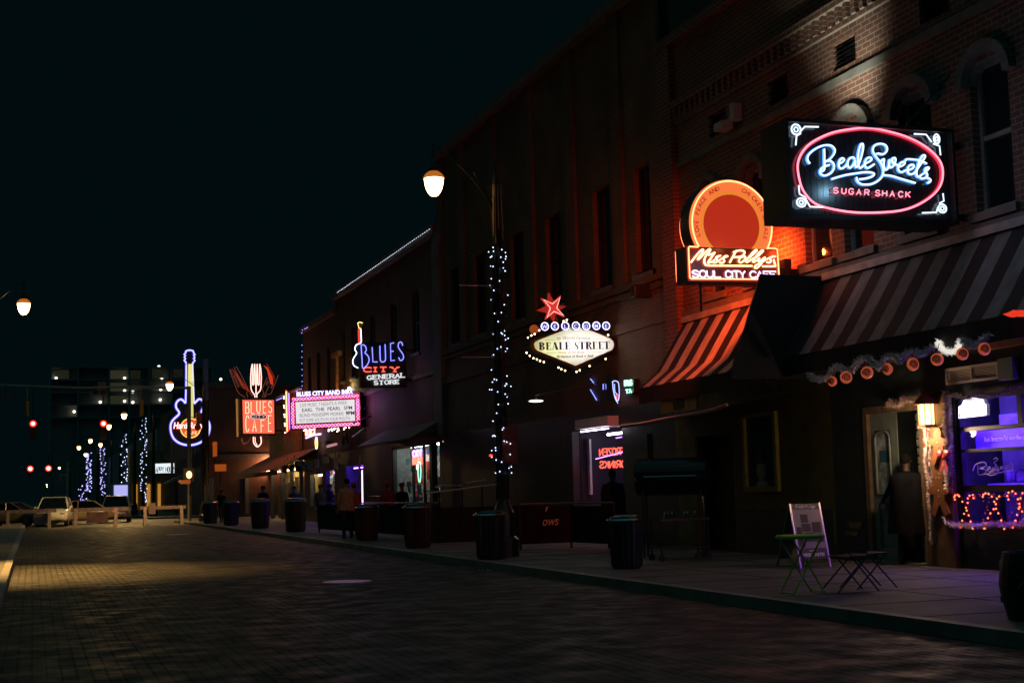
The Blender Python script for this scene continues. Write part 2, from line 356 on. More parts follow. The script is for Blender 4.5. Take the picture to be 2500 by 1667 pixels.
# --- the near brick building with the sweet shop and the soul food cafe
b1 = thing('brick_building', 'red brown brick building with arched upper windows and dentil cornice, above the sweet shop', 'building', (WX, 17, 0.13))
W1 = [(16.35, 17.22, 5.42, 7.7), (18.2, 19.08, 5.42, 7.7), (19.95, 20.85, 5.42, 7.7), (21.25, 22.15, 5.42, 7.7), (23.55, 24.4, 5.42, 7.7), (25.35, 26.2, 5.42, 7.7), (12.6, 13.5, 5.42, 7.7), (14.5, 15.35, 5.42, 7.7)]
V1 = [(20.2, 20.95, 8.72, 9.2), (17.6, 18.35, 8.72, 9.2), (22.5, 23.25, 8.72, 9.2), (25, 25.75, 8.72, 9.2)]
w = facade(MB(), 6, 27.95, 3.4, 11.2, W1+V1)
w.box(13.652, 28, 6, 27.95, 3.4, 11.2)
w.build('wall', M_BR1, b1)
c = MB()
for k in range(86):
    c.box(WX-0.10, WX-0.002, 6.05+k*0.254, 6.05+k*0.254+0.12, 9.50, 9.78)
c.box(WX-0.14, WX-0.003, 6, 27.94, 9.78, 9.92); c.box(WX-0.06, WX-0.004, 6, 27.94, 9.40, 9.50)
c.box(WX-0.20, WX+0.25, 5.98, 27.96, 11.2, 11.4)
c.build('cornice', M_BR1, b1)
MB().box(WX-0.07, WX-0.003, 6, 27.93, 8.42, 8.56).box(WX-0.05, WX-0.003, 6, 27.93, 5.12, 5.26).build('string_course', M_STONE, b1)
MB().box(WX-0.16, WX-0.005, 27.28, 27.95, 3.4, 11.2).build('pilaster', M_BR1, b1)
for h in W1: window(b1, *h, M_PAINT, arch=0.28, sill=M_STONE)
for h in V1:
    v = MB()
    for k in range(6): v.hexa([(WX+0.06, h[0]+.01, h[2]+.02+k*.078), (WX+0.06, h[1]-.01, h[2]+.02+k*.078), (WX+0.16, h[1]-.01, h[2]+.08+k*.078), (WX+0.16, h[0]+.01, h[2]+.08+k*.078)],
                            [(WX+0.06, h[0]+.01, h[2]+.032+k*.078), (WX+0.06, h[1]-.01, h[2]+.032+k*.078), (WX+0.16, h[1]-.01, h[2]+.092+k*.078), (WX+0.16, h[0]+.01, h[2]+.092+k*.078)])
    v.build('attic_vent', M_DARK, b1)
# sweet shop front
DOOR = (18.86, 20.56, 0.13, 2.72); WIN = (10.2, 18.06, 0.70, 2.74)
s = facade(MB(), 6, 21.56, 0.1, 3.4, [DOOR, WIN], d=0.2)
s.box(15.4, 28, 6, 21.56, 0.1, 3.39).box(13.6, 15.4, 6, 10.1, 0.1, 3.39).box(13.6, 15.4, 18.3, 18.55, 0.1, 3.39).box(13.6, 15.4, 20.8, 21.56, 0.1, 3.39).box(13.6, 15.4, 10.1, 18.3, 0.1, 0.66)
s.build('shopfront', M_DKTEAL, b1)
MB().box(13.3, 13.398, 18.10, 18.80, 0.13, 2.74).build('door_pilaster', pmat('brown stained timber', (0.16, 0.085, 0.045), 0.55, vary=0.3, scale=5), b1)
wf = MB()
for z0, z1 in ((0.70, 0.78), (1.28, 1.37), (1.87, 1.92), (2.19, 2.25), (2.66, 2.738)): wf.box(13.42, 13.50, 10.202, 18.058, z0, z1)
for y in (10.21, 12.2, 14.2, 15.55, 17.98): wf.box(13.425, 13.495, y, y+0.07, 0.78, 2.66)
for y in (16.55, 14.85): wf.box(13.43, 13.49, y, y+0.10, 2.25, 2.66)
shopwin = wf.build('shop_window', M_DARK, b1)
MB().quad((13.46, 18.0, 0.75), (13.46, 10.25, 0.75), (13.46, 10.25, 2.7), (13.46, 18.0, 2.7)).build('pane', clearglass(), shopwin)
M_BACK = pmat('display backdrop', (0.35, 0.33, 0.5), 0.6, vary=0.4, scale=1.7)
bk = MB().box(14.35, 14.4, 10.2, 18.2, 0.7, 2.76)
bk.build('display_backdrop', M_BACK, shopwin)
sh = MB()
for y in (17.5, 16.9, 16.2, 15.2, 14.1): sh.box(13.95, 14.3, y-0.22, y+0.22, 2.27, 2.27+random.uniform(.1, .3))
for k in range(14): sh.lathe([(.06, 0), (.08, .05), (.08, .16), (.05, .2)], (14.0+random.random()*.25, 17.7-k*0.33, 1.40), 8)
sh.box(13.85, 14.34, 10.3, 17.95, 1.37, 1.395)
sh.build('candy_display', pmat('jars and boxes', (0.25, 0.2, 0.4), 0.4, vary=0.8, scale=3), shopwin)
M_PURP = emat('purple LED strip', (0.13, 0.03, 1.0), 75)
led = MB()
for z in (1.322, 2.222, 2.70): led.tube([(13.535, 10.4, z), (13.535, 17.95, z)], 0.012)
led.build('led_strip', M_PURP, shopwin)
bnr = MB().box(13.66, 13.67, 15.2, 17.93, 1.925, 2.19).build('window_banner', pmat('purple vinyl', (0.16, 0.10, 0.55), 0.5), shopwin)
MB().tube([(13.58, 15.2, 1.895), (13.58, 17.9, 1.895)], 0.006).build('banner_light', M_PURP, shopwin)
M_WHT = pmat('white vinyl lettering', (0.8, 0.78, 0.8), 0.5)
t = MB().text('Beale Street now has more than our candy', (13.655, 17.72, 2.025), (0, -1, 0), (0, 0, 1), 0.105, bold=0.006, sx=0.62); t.build('banner_lettering', M_WHT, shopwin)
lw = MB()
LOGO = [[(17.708,1.594),(17.639,1.683),(17.44,1.717),(17.394,1.655),(17.555,1.625),(17.433,1.611),(17.421,1.554),(17.582,1.535),(17.586,1.671)], [(17.383,1.587),(17.302,1.63),(17.343,1.642),(17.382,1.599),(17.308,1.57),(17.259,1.607),(17.233,1.629),(17.261,1.585),(17.209,1.595)], [(17.209,1.595),(17.166,1.683),(17.201,1.606),(17.157,1.594),(17.12,1.626),(17.153,1.634),(17.167,1.598),(17.098,1.604)], [(17.211,1.751),(17.157,1.771),(17.119,1.744),(17.18,1.717),(17.206,1.695),(17.12,1.626),(17.144,1.549),(17.285,1.518),(17.387,1.543),(17.212,1.555)], [(17.067,1.647),(17.054,1.603),(17.016,1.646),(16.996,1.608),(16.958,1.656),(16.969,1.612),(16.916,1.637),(16.931,1.655),(16.952,1.616),(16.901,1.621),(16.875,1.649),(16.897,1.658),(16.908,1.619),(16.849,1.635),(16.834,1.692),(16.851,1.62)], [(16.862,1.675),(16.796,1.669)], [(16.842,1.609),(16.806,1.641),(16.821,1.587)], [(17.493,1.533),(17.317,1.548),(17.144,1.549),(16.973,1.568),(16.812,1.578)]]
for s_ in LOGO: lw.tube([(13.41, a, b) for a, b in sm(s_, 4)], .009, 4)
lw.build('logo_lettering', M_WHT, shopwin)
# lit plaque sign in the top pane
pl = MB(); pp = [(17.988,2.404),(17.972,2.571),(17.894,2.594),(17.843,2.661),(17.6,2.68),(17.41,2.645),(17.394,2.589),(17.353,2.572),(17.359,2.414)]
pl.prism(pp, on_x(13.44), on_x(13.455)); pl.build('lit_plaque', emat('white lightbox', (0.82, 0.8, 1.0), 1.6), shopwin)
pt = MB().tube([(13.425, a, b) for a, b in pp], 0.008, closed=True); pt.build('plaque_tube', emat('lilac neon', (0.75, 0.68, 1.0), 4), shopwin)
# wall vent, junction box and a red lit beam
vt = MB(); vy0, vy1, vz0, vz1 = 16.9, 18.14, 2.92, 3.17
for a in ((vy0, vy1, vz0, vz0+.035), (vy0, vy1, vz1-.035, vz1), (vy0, vy0+.035, vz0+.035, vz1-.035), (vy1-.035, vy1, vz0+.035, vz1-.035), (17.5, 17.53, vz0+.035, vz1-.035)): vt.box(13.33, 13.395, *a)
for k in range(8): vt.box(13.35, 13.385, vy0+.035, vy1-.035, vz0+.045+k*.022, vz0+.055+k*.022)
vt.build('vent_grille', pmat('cream painted metal', (0.6, 0.52, 0.46), 0.5), b1)
MB().box(13.28, 13.395, 16.5, 16.82, 2.88, 3.2).build('junction_box', pmat('grey green steel', (0.2, 0.23, 0.2), 0.5), b1)
MB().box(13.25, 13.395, 12, 17.2, 3.36, 3.46).build('fascia_beam', pmat('red brown fascia', (0.30, 0.10, 0.06), 0.5, vary=0.3), b1)
# door: an open leaf with an oval topped glass and a louvred leaf
M_DOOR = pmat('grey green door paint', (0.24, 0.30, 0.27), 0.45, vary=0.25, scale=4)
df = MB().box(13.38, 13.62, 20.44, 20.558, 0.13, 2.72).box(13.38, 13.62, 18.862, 18.98, 0.13, 2.72).box(13.385, 13.615, 18.98, 20.44, 2.6, 2.718)
df.build('door_frame', pmat('brown door frame', (0.2, 0.14, 0.09), 0.5, vary=0.3), b1)
dl = facade(MB(), 19.72, 20.44, 0.15, 2.6, [(19.86, 20.30, 1.25, 2.32), (19.86, 20.30, 0.35, 1.1)], x=13.45, d=0.04)
dl.box(13.492, 13.5, 19.72, 20.44, 0.15, 2.6); leaf = dl.build('door', M_DOOR, b1)
g = MB(); gp = [(19.87, 1.26), (20.29, 1.26), (20.29, 2.16)]+[(20.08+0.21*math.cos(math.radians(a)), 2.16+0.14*math.sin(math.radians(a))) for a in range(15, 180, 15)]+[(19.87, 2.16)]
g.prism(gp, on_x(13.47), on_x(13.488)); g.build('pane', pmat('door glass with painted reflection', (0.42, 0.5, 0.52), 0.16, vary=0.8, scale=6), leaf)  # street reflection put into the pale mottled glass colour
MB().tube([(13.46-.03, p[0], p[1]) for p in gp], 0.016, closed=True).build('moulding', M_DOOR, leaf)
MB().box(13.462, 13.466, 19.93, 20.22, 1.78, 1.98).build('sticker', pmat('blue round sticker', (0.05, 0.16, 0.25), 0.4), leaf)
MB().box(13.43, 13.447, 20.1, 20.22, 1.02, 1.2).build('notice', pmat('white paper', (0.6, 0.6, 0.58), 0.8), leaf)
MB().tube([(13.40, 19.80, 1.0), (13.37, 19.80, 1.05), (13.37, 19.80, 1.25), (13.40, 19.80, 1.3)], 0.013).build('handle', M_CHROME, leaf)
lv = MB()
for k in range(17): lv.box(13.7, 13.74, 18.98, 19.5, 0.2+k*0.14, 0.2+k*0.14+0.115)
lv.box(13.74, 13.76, 18.98, 19.5, 0.15, 2.6); lv.build('louvred_leaf', M_DOOR, b1)
MB().box(13.2, 13.62, 18.87, 20.55, 0.125, 0.165).build('door_sill', pmat('worn steel sill', (0.4, 0.4, 0.38), 0.4, 0.6), b1)
# soul food cafe front
s = facade(MB(), 21.56, 27.95, 0.1, 3.4, [(25.3, 27.0, 0.13, 2.5)], d=0.2)
s.box(13.9, 28, 21.56, 27.95, 0.1, 3.39); s.build('cafe_front', M_YEL, b1)
MB().box(13.36, 13.398, 21.6, 25.2, 0.13, 1.0).build('dado', M_DKTEAL, b1)
pf = MB(); py0, py1, pz0, pz1 = 23.43, 24.78, 1.32, 2.85
for a in ((py0, py1, pz0, pz0+.11), (py0, py1, pz1-.08, pz1), (py0, py0+.11, pz0+.11, pz1-.08), (py1-.11, py1, pz0+.11, pz1-.08)): pf.box(13.32, 13.396, *a)
frame = pf.build('picture_frame', pmat('yellow painted frame', (0.34, 0.30, 0.03), 0.5, vary=0.2), b1)
MB().box(13.385, 13.394, py0+.1, py1-.1, pz0+.1, pz1-.07).build('picture', pmat('dark picture', (0.03, 0.03, 0.028), 0.25), frame)
sn = MB(); sn.ball((13.37, 24.12, 1.72), .19, 14, sx=.08); sn.ball((13.37, 24.10, 1.45), .26, 14, sx=.08, sz=.4); sn.build('snowman', pmat('painted snow', (0.55, 0.46, 0.42), 0.6), frame)
MB().box(13.36, 13.392, 23.95, 24.3, 1.86, 1.9).box(13.36, 13.391, 24.0, 24.25, 1.9, 2.1).build('hat', M_DARK, frame)

# --- the brown painted building behind the welcome sign
b2 = thing('brick_building', 'tall brown painted brick building with narrow dark windows, behind the welcome sign', 'building', (WX, 37, 0.13))
W2 = [(28.55, 29.68, 6.4, 8.95), (31.18, 32.27, 6.4, 8.95), (34.55, 35.75, 6.4, 8.95), (37.6, 38.75, 6.4, 8.95), (41.2, 42.4, 6.4, 8.95), (44.0, 45.1, 6.4, 8.95)]
OPEN2 = (30.9, 34.2, 0.13, 2.95)
w = facade(MB(), 27.97, 46.4, 3.4, 13.2, W2); w.box(13.653, 28, 27.97, 46.4, 3.4, 13.2); w.build('wall', M_BR2, b2)
for h in W2: window(b2, *h, M_DARK, sill=M_STONE)
MB().box(WX-.12, WX-.003, 27.98, 46.39, 6.12, 6.27).box(WX-.08, WX-.003, 27.98, 46.39, 5.95, 6.06).box(WX-.06, WX-.003, 27.98, 46.39, 5.14, 5.38).build('string_course', M_BR2, b2)
for y in (27.99, 30.2, 33.3, 36.5, 39.8, 43.2, 45.75): MB().box(WX-.09, WX-.004, y, y+.62, 6.27, 13.0).build('pilaster', M_BR2, b2)
MB().box(WX-.30, WX+.2, 27.98, 46.39, 13.0, 13.3).build('cornice', M_STONE, b2)
s = facade(MB(), 27.97, 46.4, 0.1, 3.4, [OPEN2], d=0.2)
s.box(13.6, 16.6, 27.97, 30.8, 0.1, 3.39).box(13.6, 28, 34.3, 46.4, 0.1, 3.39).box(16.6, 28, 30.8, 34.3, 0.1, 3.39)
s.build('shopfront', M_DKTEAL, b2)
# daiquiri bar opening, lit inside
M_WALLW = pmat('white bar wall', (0.7, 0.66, 0.75), 0.7, vary=0.1)
room = MB().box(16.3, 16.59, 30.82, 34.28, 0.14, 3.38).box(13.62, 16.3, 34.2, 34.29, 0.14, 3.38).build('bar_room', pmat('dim violet wall', (0.025, 0.018, 0.05), 0.7), b2)
MB().box(14.7, 14.78, 33.25, 34.15, 0.5, 1.35).box(14.71, 14.77, 32.55, 33.2, 1.15, 1.62).box(14.7, 14.76, 31.7, 31.95, 1.1, 1.75).box(13.8, 13.86, 34.0, 34.15, 1.3, 2.75).build('drinks_fridge', M_WALLW, room)
MB().tube([(14.3, 33.9, 2.86), (14.3, 31.2, 2.86)], 0.03).tube([(13.18, 33.0, 2.90), (13.18, 31.2, 2.90)], 0.012).build('tube_light', emat('cool fluorescent', (0.9, 0.86, 1.0), 16), room)  # second, outer tube is added to light the white lintel
MB().box(13.1, 13.39, 31.05, 33.2, 2.96, 3.2).build('lit_lintel', M_WALLW, room)
# --- the building with the general store
b3 = thing('brick_building', 'dark brick building with white bulbs along its roof, over the general store', 'building', (WX, 55, 0.13))
W3 = [(y, y+1.0, 6.6, 8.9) for y in (49.2, 52.6, 56.2, 59.8, 62.2)]
w = facade(MB(), 46.42, 64.2, 3.4, 10.8, W3); w.box(13.654, 28, 46.42, 64.2, 3.4, 10.8); w.build('wall', M_BR3, b3)
for h in W3: window(b3, *h, M_PAINT, sill=M_STONE)
MB().box(WX-.25, WX-.003, 46.43, 64.19, 10.5, 10.86).box(WX-.1, WX-.003, 46.43, 64.19, 5.6, 5.75).build('cornice', M_STONE, b3)
MB().box(WX-.16, WX-.005, 45.9, 46.9, 3.4, 10.5).build('pilaster', M_STONE, b3)
GW = (48.2, 53.7, 0.75, 3.25); GD = (46.9, 47.9, 0.13, 3.2)
s = facade(MB(), 46.42, 64.2, 0.1, 3.4, [GW, GD, (58.9, 62.3, 0.13, 2.7)], d=0.2)
s.box(16.5, 28, 46.42, 64.2, 0.1, 3.39).box(13.6, 16.5, 54.2, 58.5, 0.1, 3.39).box(13.6, 16.5, 62.5, 64.2, 0.1, 3.39)
s.build('shopfront', M_DKTEAL, b3)
gf = MB()
for y in (48.2, 49.1, 50.6, 53.6): gf.box(13.42, 13.5, y+.002, y+.098, 0.752, 3.248)
gf.box(13.425, 13.495, 48.3, 53.6, 0.752, 0.85).box(13.425, 13.495, 48.3, 53.6, 3.15, 3.248)
gw = gf.build('shop_window', M_DARK, b3)
MB().quad((13.47, 53.6, .85), (13.47, 48.3, .85), (13.47, 48.3, 3.15), (13.47, 53.6, 3.15)).build('pane', clearglass(), gw)
MB().box(16.2, 16.45, 46.5, 54.1, 0.14, 3.38).box(13.62, 16.2, 53.95, 54.15, 0.14, 3.38).box(13.62, 16.2, 46.5, 54.1, 3.3, 3.38).build('store_room', pmat('store wall', (0.28, 0.30, 0.29), 0.8, vary=0.2), gw)
for k in range(3): MB().box(14.1+k*.7, 14.2+k*.7, 48.5, 53.5, 3.22, 3.28).build('ceiling_light', emat('store fluorescent', (0.93, 1.0, 0.95), 10), gw)
st = [MB() for _ in range(4)]; gm = [pmat('stock '+n, c_, 0.6, vary=0.5, scale=9) for n, c_ in (('white', (0.7, 0.68, 0.62)), ('red', (0.5, 0.05, 0.05)), ('teal', (0.10, 0.3, 0.32)), ('dark', (0.04, 0.04, 0.05)))]
for k in range(150):
    y, z = random.uniform(48.4, 53.4), random.uniform(0.75, 2.9); x = random.uniform(13.62, 15.2); a = random.uniform(.06, .22)
    st[k % 4].box(x, x+.15, y, y+a, z, z+random.uniform(.1, .4))
for m_, q in zip(gm, st): q.build('store_stock', m_, gw)
for k, (y, z) in enumerate(((50.95, 2.6), (50.95, 2.42))): MB().ball((13.75, y+.1*k, z), .08, 10).build('globe_lamp', emat('white globe', (1, .96, .9), 9), gw)
# the violet lit clothes shop doors
vd = MB().box(14.6, 14.65, 58.7, 62.5, 0.14, 3.0).build('clothes_shop_room', pmat('shop back wall', (0.4, 0.36, 0.55), 0.7, vary=0.5, scale=2), b3)
cl = [MB(), MB()]
for k in range(22): cl[k % 2].box(14.2, 14.45, 59.0+k*.15, 59.0+k*.15+.09, 0.9, 2.5)
cl[0].build('hanging_clothes', pmat('grey garments', (0.5, 0.45, 0.55), 0.9), vd); cl[1].build('hanging_clothes', pmat('dark garments', (0.03, 0.03, 0.06), 0.9), vd)
MB().tube([(13.75, 59.0, 2.62), (13.75, 62.2, 2.62)], 0.02).tube([(13.75, 60.6, .4), (13.75, 60.6, 2.5)], 0.02).build('violet_tube', emat('violet tube', (0.14, 0.04, 1.0), 55), vd)
# --- dark corner building with violet roof lights, and the low band room beyond it
b4 = thing('brick_building', 'dark narrow brick building edged with small violet lights', 'building', (WX, 68, 0.13))
W4 = [(65.4, 66.3, 6.2, 8.5), (68.0, 68.9, 6.2, 8.5), (70.4, 71.3, 6.2, 8.5)]
w = facade(MB(), 64.22, 72.6, 3.4, 10.15, W4); w.box(13.655, 28, 64.22, 72.6, 3.4, 10.15); w.build('wall', M_BR3, b4)
for h in W4: window(b4, *h, pmat('orange brown window trim', (0.42, 0.2, 0.09), 0.5), sill=M_STONE)
MB().box(WX-.2, WX-.003, 64.23, 72.6, 9.9, 10.2).build('cornice', M_STONE, b4)
s = facade(MB(), 64.22, 72.6, 0.1, 3.4, [(64.9, 67.0, 0.13, 2.6), (67.9, 71.0, 0.9, 2.5)], d=0.2)
s.box(14.8, 28, 64.22, 72.6, 0.1, 3.39); s.build('shopfront', M_DKTEAL, b4)
sw = MB().box(14.5, 14.55, 64.5, 71.5, 0.14, 3.2).build('shop_room', pmat('shop room wall', (0.5, 0.38, 0.2), 0.7, vary=0.6, scale=4), b4)
q = [MB() for _ in range(3)]
for k in range(80):
    y, z = random.uniform(67.9, 71), random.uniform(0.95, 2.3); q[k % 3].box(14.1, 14.2, y, y+random.uniform(.05, .3), z, z+random.uniform(.05, .25))
for m_, b_ in zip((pmat('shop goods gold', (0.6, 0.4, 0.12), 0.4), pmat('shop goods blue', (0.15, 0.3, 0.6), 0.4), pmat('shop goods dark', (0.03, 0.03, 0.03), 0.5)), q): b_.build('shop_goods', m_, sw)
MB().tube([(13.8, 68.2, 2.45), (13.8, 70.8, 2.45)], 0.025).build('shop_light', emat('warm shop tube', (1, .8, .5), 40), sw)
MB().tube([(13.8, 65.0, 2.5), (13.8, 66.9, 2.5)], 0.02).build('violet_tube', emat('violet tube', (0.14, 0.04, 1.0), 55), sw)
M_CLAP = pmat('orange brown clapboard', (0.45, 0.22, 0.08), 0.6, vary=0.25, scale=3)
b5 = thing('timber_building', 'low clapboard and vertical board building on the street corner, beside the neon marquee', 'building', (WX, 80, 0.13))
m = MB().box(13.6, 28, 72.62, 83.6, 3.3, 7.0).box(14.9, 28, 72.62, 83.6, 0.1, 3.3)
for k in range(19):
    z = 5.1+k*0.1; m.hexa([(13.43, 72.64, z), (13.43, 83.6, z), (13.6, 83.6, z), (13.6, 72.64, z)], [(13.47, 72.64, z+.1), (13.47, 83.6, z+.1), (13.6, 83.6, z+.1), (13.6, 72.64, z+.1)])
m.build('wall', M_CLAP, b5)
m = MB()
for k in range(50): m.box(13.30+.03*(k % 2), 13.42, 72.7+k*.218, 72.7+k*.218+.20, 3.45, 5.06)
m.build('board_balcony', pmat('dark brown boards', (0.15, 0.07, 0.04), 0.6, vary=0.4, scale=5), b5)
MB().box(13.2, 13.45, 72.64, 83.6, 6.95, 7.12).box(13.15, 13.42, 72.64, 83.6, 3.3, 3.44).build('cornice', M_PAINT, b5)
rm = MB().box(14.6, 14.66, 74, 86, 0.14, 3.2).build('cafe_room', pmat('ochre cafe wall', (0.6, 0.42, 0.12), 0.7, vary=0.4, scale=1.5), b5)
MB().tube([(13.9, 75, 2.9), (13.9, 84, 2.9)], 0.025).build('cafe_light', emat('warm shop tube', (1, .8, .5), 40), rm)
q = MB()
for k in range(26): q.box(14.2, 14.4, 74.5+k*.44, 74.5+k*.44+random.uniform(.1, .34), 0.14, random.uniform(.9, 2.6))
q.build('cafe_furniture', pmat('dark timber furniture', (0.05, 0.035, 0.025), 0.6), rm)
for y in (74, 76.9, 79.9, 83.4): MB().box(13.4, 13.6, y, y+.16, .13, 3.3).build('post', M_DARK, b5)
# --- across the cross street
M_BRF = brick('far brown brick', (0.24, 0.12, 0.07), (0.19, 0.10, 0.06), (0.2, 0.13, 0.09), bw=0.3, bh=0.1, axis='xz', ms=0.01)
bf = thing('corner_building', 'brown brick corner building across the cross street, lit by a wall sconce', 'building', (20, 112, 0.13))
m = MB().box(12.6, 40, 108, 150, .1, 10); m.build('wall', M_BRF, bf)
MB().box(12.3, 12.59, 107.7, 109, .1, 12).build('corner_column', pmat('pale column', (0.4, 0.3, 0.4), 0.5), bf)
MB().box(12.5, 40.1, 107.85, 107.995, 9.8, 10.2).box(12.5, 40, 107.9, 107.99, 4.3, 4.7).build('cornice', M_STONE, bf)
for x in (12.66,): MB().box(x, x+.35, 107.93, 107.99, .2, 2.9).build('door', pmat('pale door', (0.35, 0.36, 0.3), 0.5), bf)
MB().box(15.35, 15.62, 107.9, 107.99, .2, 3.3).build('pale_pier', pmat('pale door', (0.35, 0.36, 0.3), 0.5), bf)
sc = thing('wall_sconce', 'glowing wall sconce on the brown brick corner building', 'lamp', (17.05, 107.7, 3.8))
MB().lathe([(.04, 3.3), (.22, 3.7), (.22, 4.35), (.18, 4.4)], (17.05, 107.6, -.15), 10).build('lamp_shade', emat('warm sconce', (1, .42, .2), 45), sc)
MB().box(17.05, 17.25, 107.7, 107.99, 3.05, 3.35).build('bracket', M_DARK, sc)
# distant hotel tower with a few lit windows
M_TOW = pmat('tower concrete', (0.26, 0.27, 0.27), 0.85, vary=0.2, scale=0.3)
tw = thing('tower_block', 'dark distant tower block with a few lit balconies at the end of the street', 'building', (20, 310, 0))
m = MB().box(3, 36, 301.2, 330, 0, 29)
for z in (18.3, 20.9, 23.5, 26.1, 28.7): m.box(2.8, 36.2, 300, 301.3, z, z+.3)
for x in (3, 8.4, 14.6, 18.6, 22.6, 27.4, 35.6): m.box(x, x+.4, 300.02, 301.25, 0, 29)
m.build('wall', M_TOW, tw)
for x, z, dim in ((15.0, 26.6, 1), (19.0, 26.6, .35), (15.0, 24.0, .9), (15.0, 21.3, .8), (12.5, 24.2, .25), (4.2, 26.6, .5), (23.5, 26.9, .4), (27.8, 26.9, .35)):
    MB().box(x, x+3.3*min(1, dim+.3), 301.1, 301.19, z-.1, z+1.7).build('lit_balcony', emat('lit room %.2f' % dim, (0.75, 0.8, 0.42), 0.032*dim), tw)
for x, z in [(17.899,26.59),(17.907,23.969),(17.914,21.788),(19.566,23.72),(19.572,21.536),(13.033,21.62),(7.884,19.679),(25.244,24.23),(26.93,24.228),(25.138,22.059),(24.867,29.051),(4.304,26.576),(25.457,26.378),(37.707,26.388)]:
    MB().ball((x, 300.4, z), .32, 6).build('balcony_lamp', emat('balcony lamp', (1, .9, .7), 2.5), tw)

# ------------------------------------------------------------------ neon signs
def neon(mb, pts2, f, r, k=4, closed=False, smooth=True):
    p = sm(pts2, k, closed) if smooth and len(pts2) > 2 else pts2
    mb.tube([f(q) for q in p], r, 6, closed)
M_GLOSS = pmat('glossy black sign panel', (0.02, 0.024, 0.028), 0.22, 0.0, vary=0.3, scale=5, spec=0.9)
M_CASE = pmat('black sign cabinet', (0.02, 0.021, 0.022), 0.5, vary=0.3, scale=4)
N_WHITE = emat('ice white neon', (0.66, 0.82, 1.0), 1.7)
N_PINK = emat('pink red neon', (1.0, 0.20, 0.28), 2.6)
N_RED = emat('red neon', (1.0, 0.08, 0.05), 2.8)
N_ORG = emat('orange red neon', (1.0, 0.16, 0.06), 7.5)
N_BLUE = emat('blue neon', (0.20, 0.22, 1.0), 2.4)
N_LILAC = emat('lilac white neon', (0.9, 0.62, 0.95), 3.2)

# --- sweet shop sign
YS = 17.3
sg = thing('neon_sign', 'black box sign with white script and pink oval neon, over the striped awning', 'sign', (WX, 17.6, 5.9))
cab = MB().box(10.21, 13.08, YS+.09, 18.0, 5.27, 6.71)
for a in ((10.21, 13.08, 6.66, 6.715), (10.21, 13.08, 5.265, 5.32)): cab.box(a[0], a[1], YS-.06, YS+.089, a[2], a[3])
for a in ((10.205, 10.25), (13.04, 13.085)): cab.box(a[0], a[1], YS-.055, YS+.088, 5.32, 6.66)
cab.build('cabinet', M_CASE, sg)
fp = MB()
for k in range(28): fp.box(10.25+k*.0996, 10.25+k*.0996+.094, YS+.06, YS+.089, 5.32, 6.66)
fp.build('face_panel', M_GLOSS, sg); glow('neon_fill_lamp', sg, (11.6, YS-1.1, 5.95), 7, (.35, .7, 1)); glow('neon_fill_lamp', sg, (12.3, 20.0, 5.7), 7, (.6, .75, 1))  # unseen bluish lamps added for the neon's light on face and awning
f = on_y(YS); tb = MB()
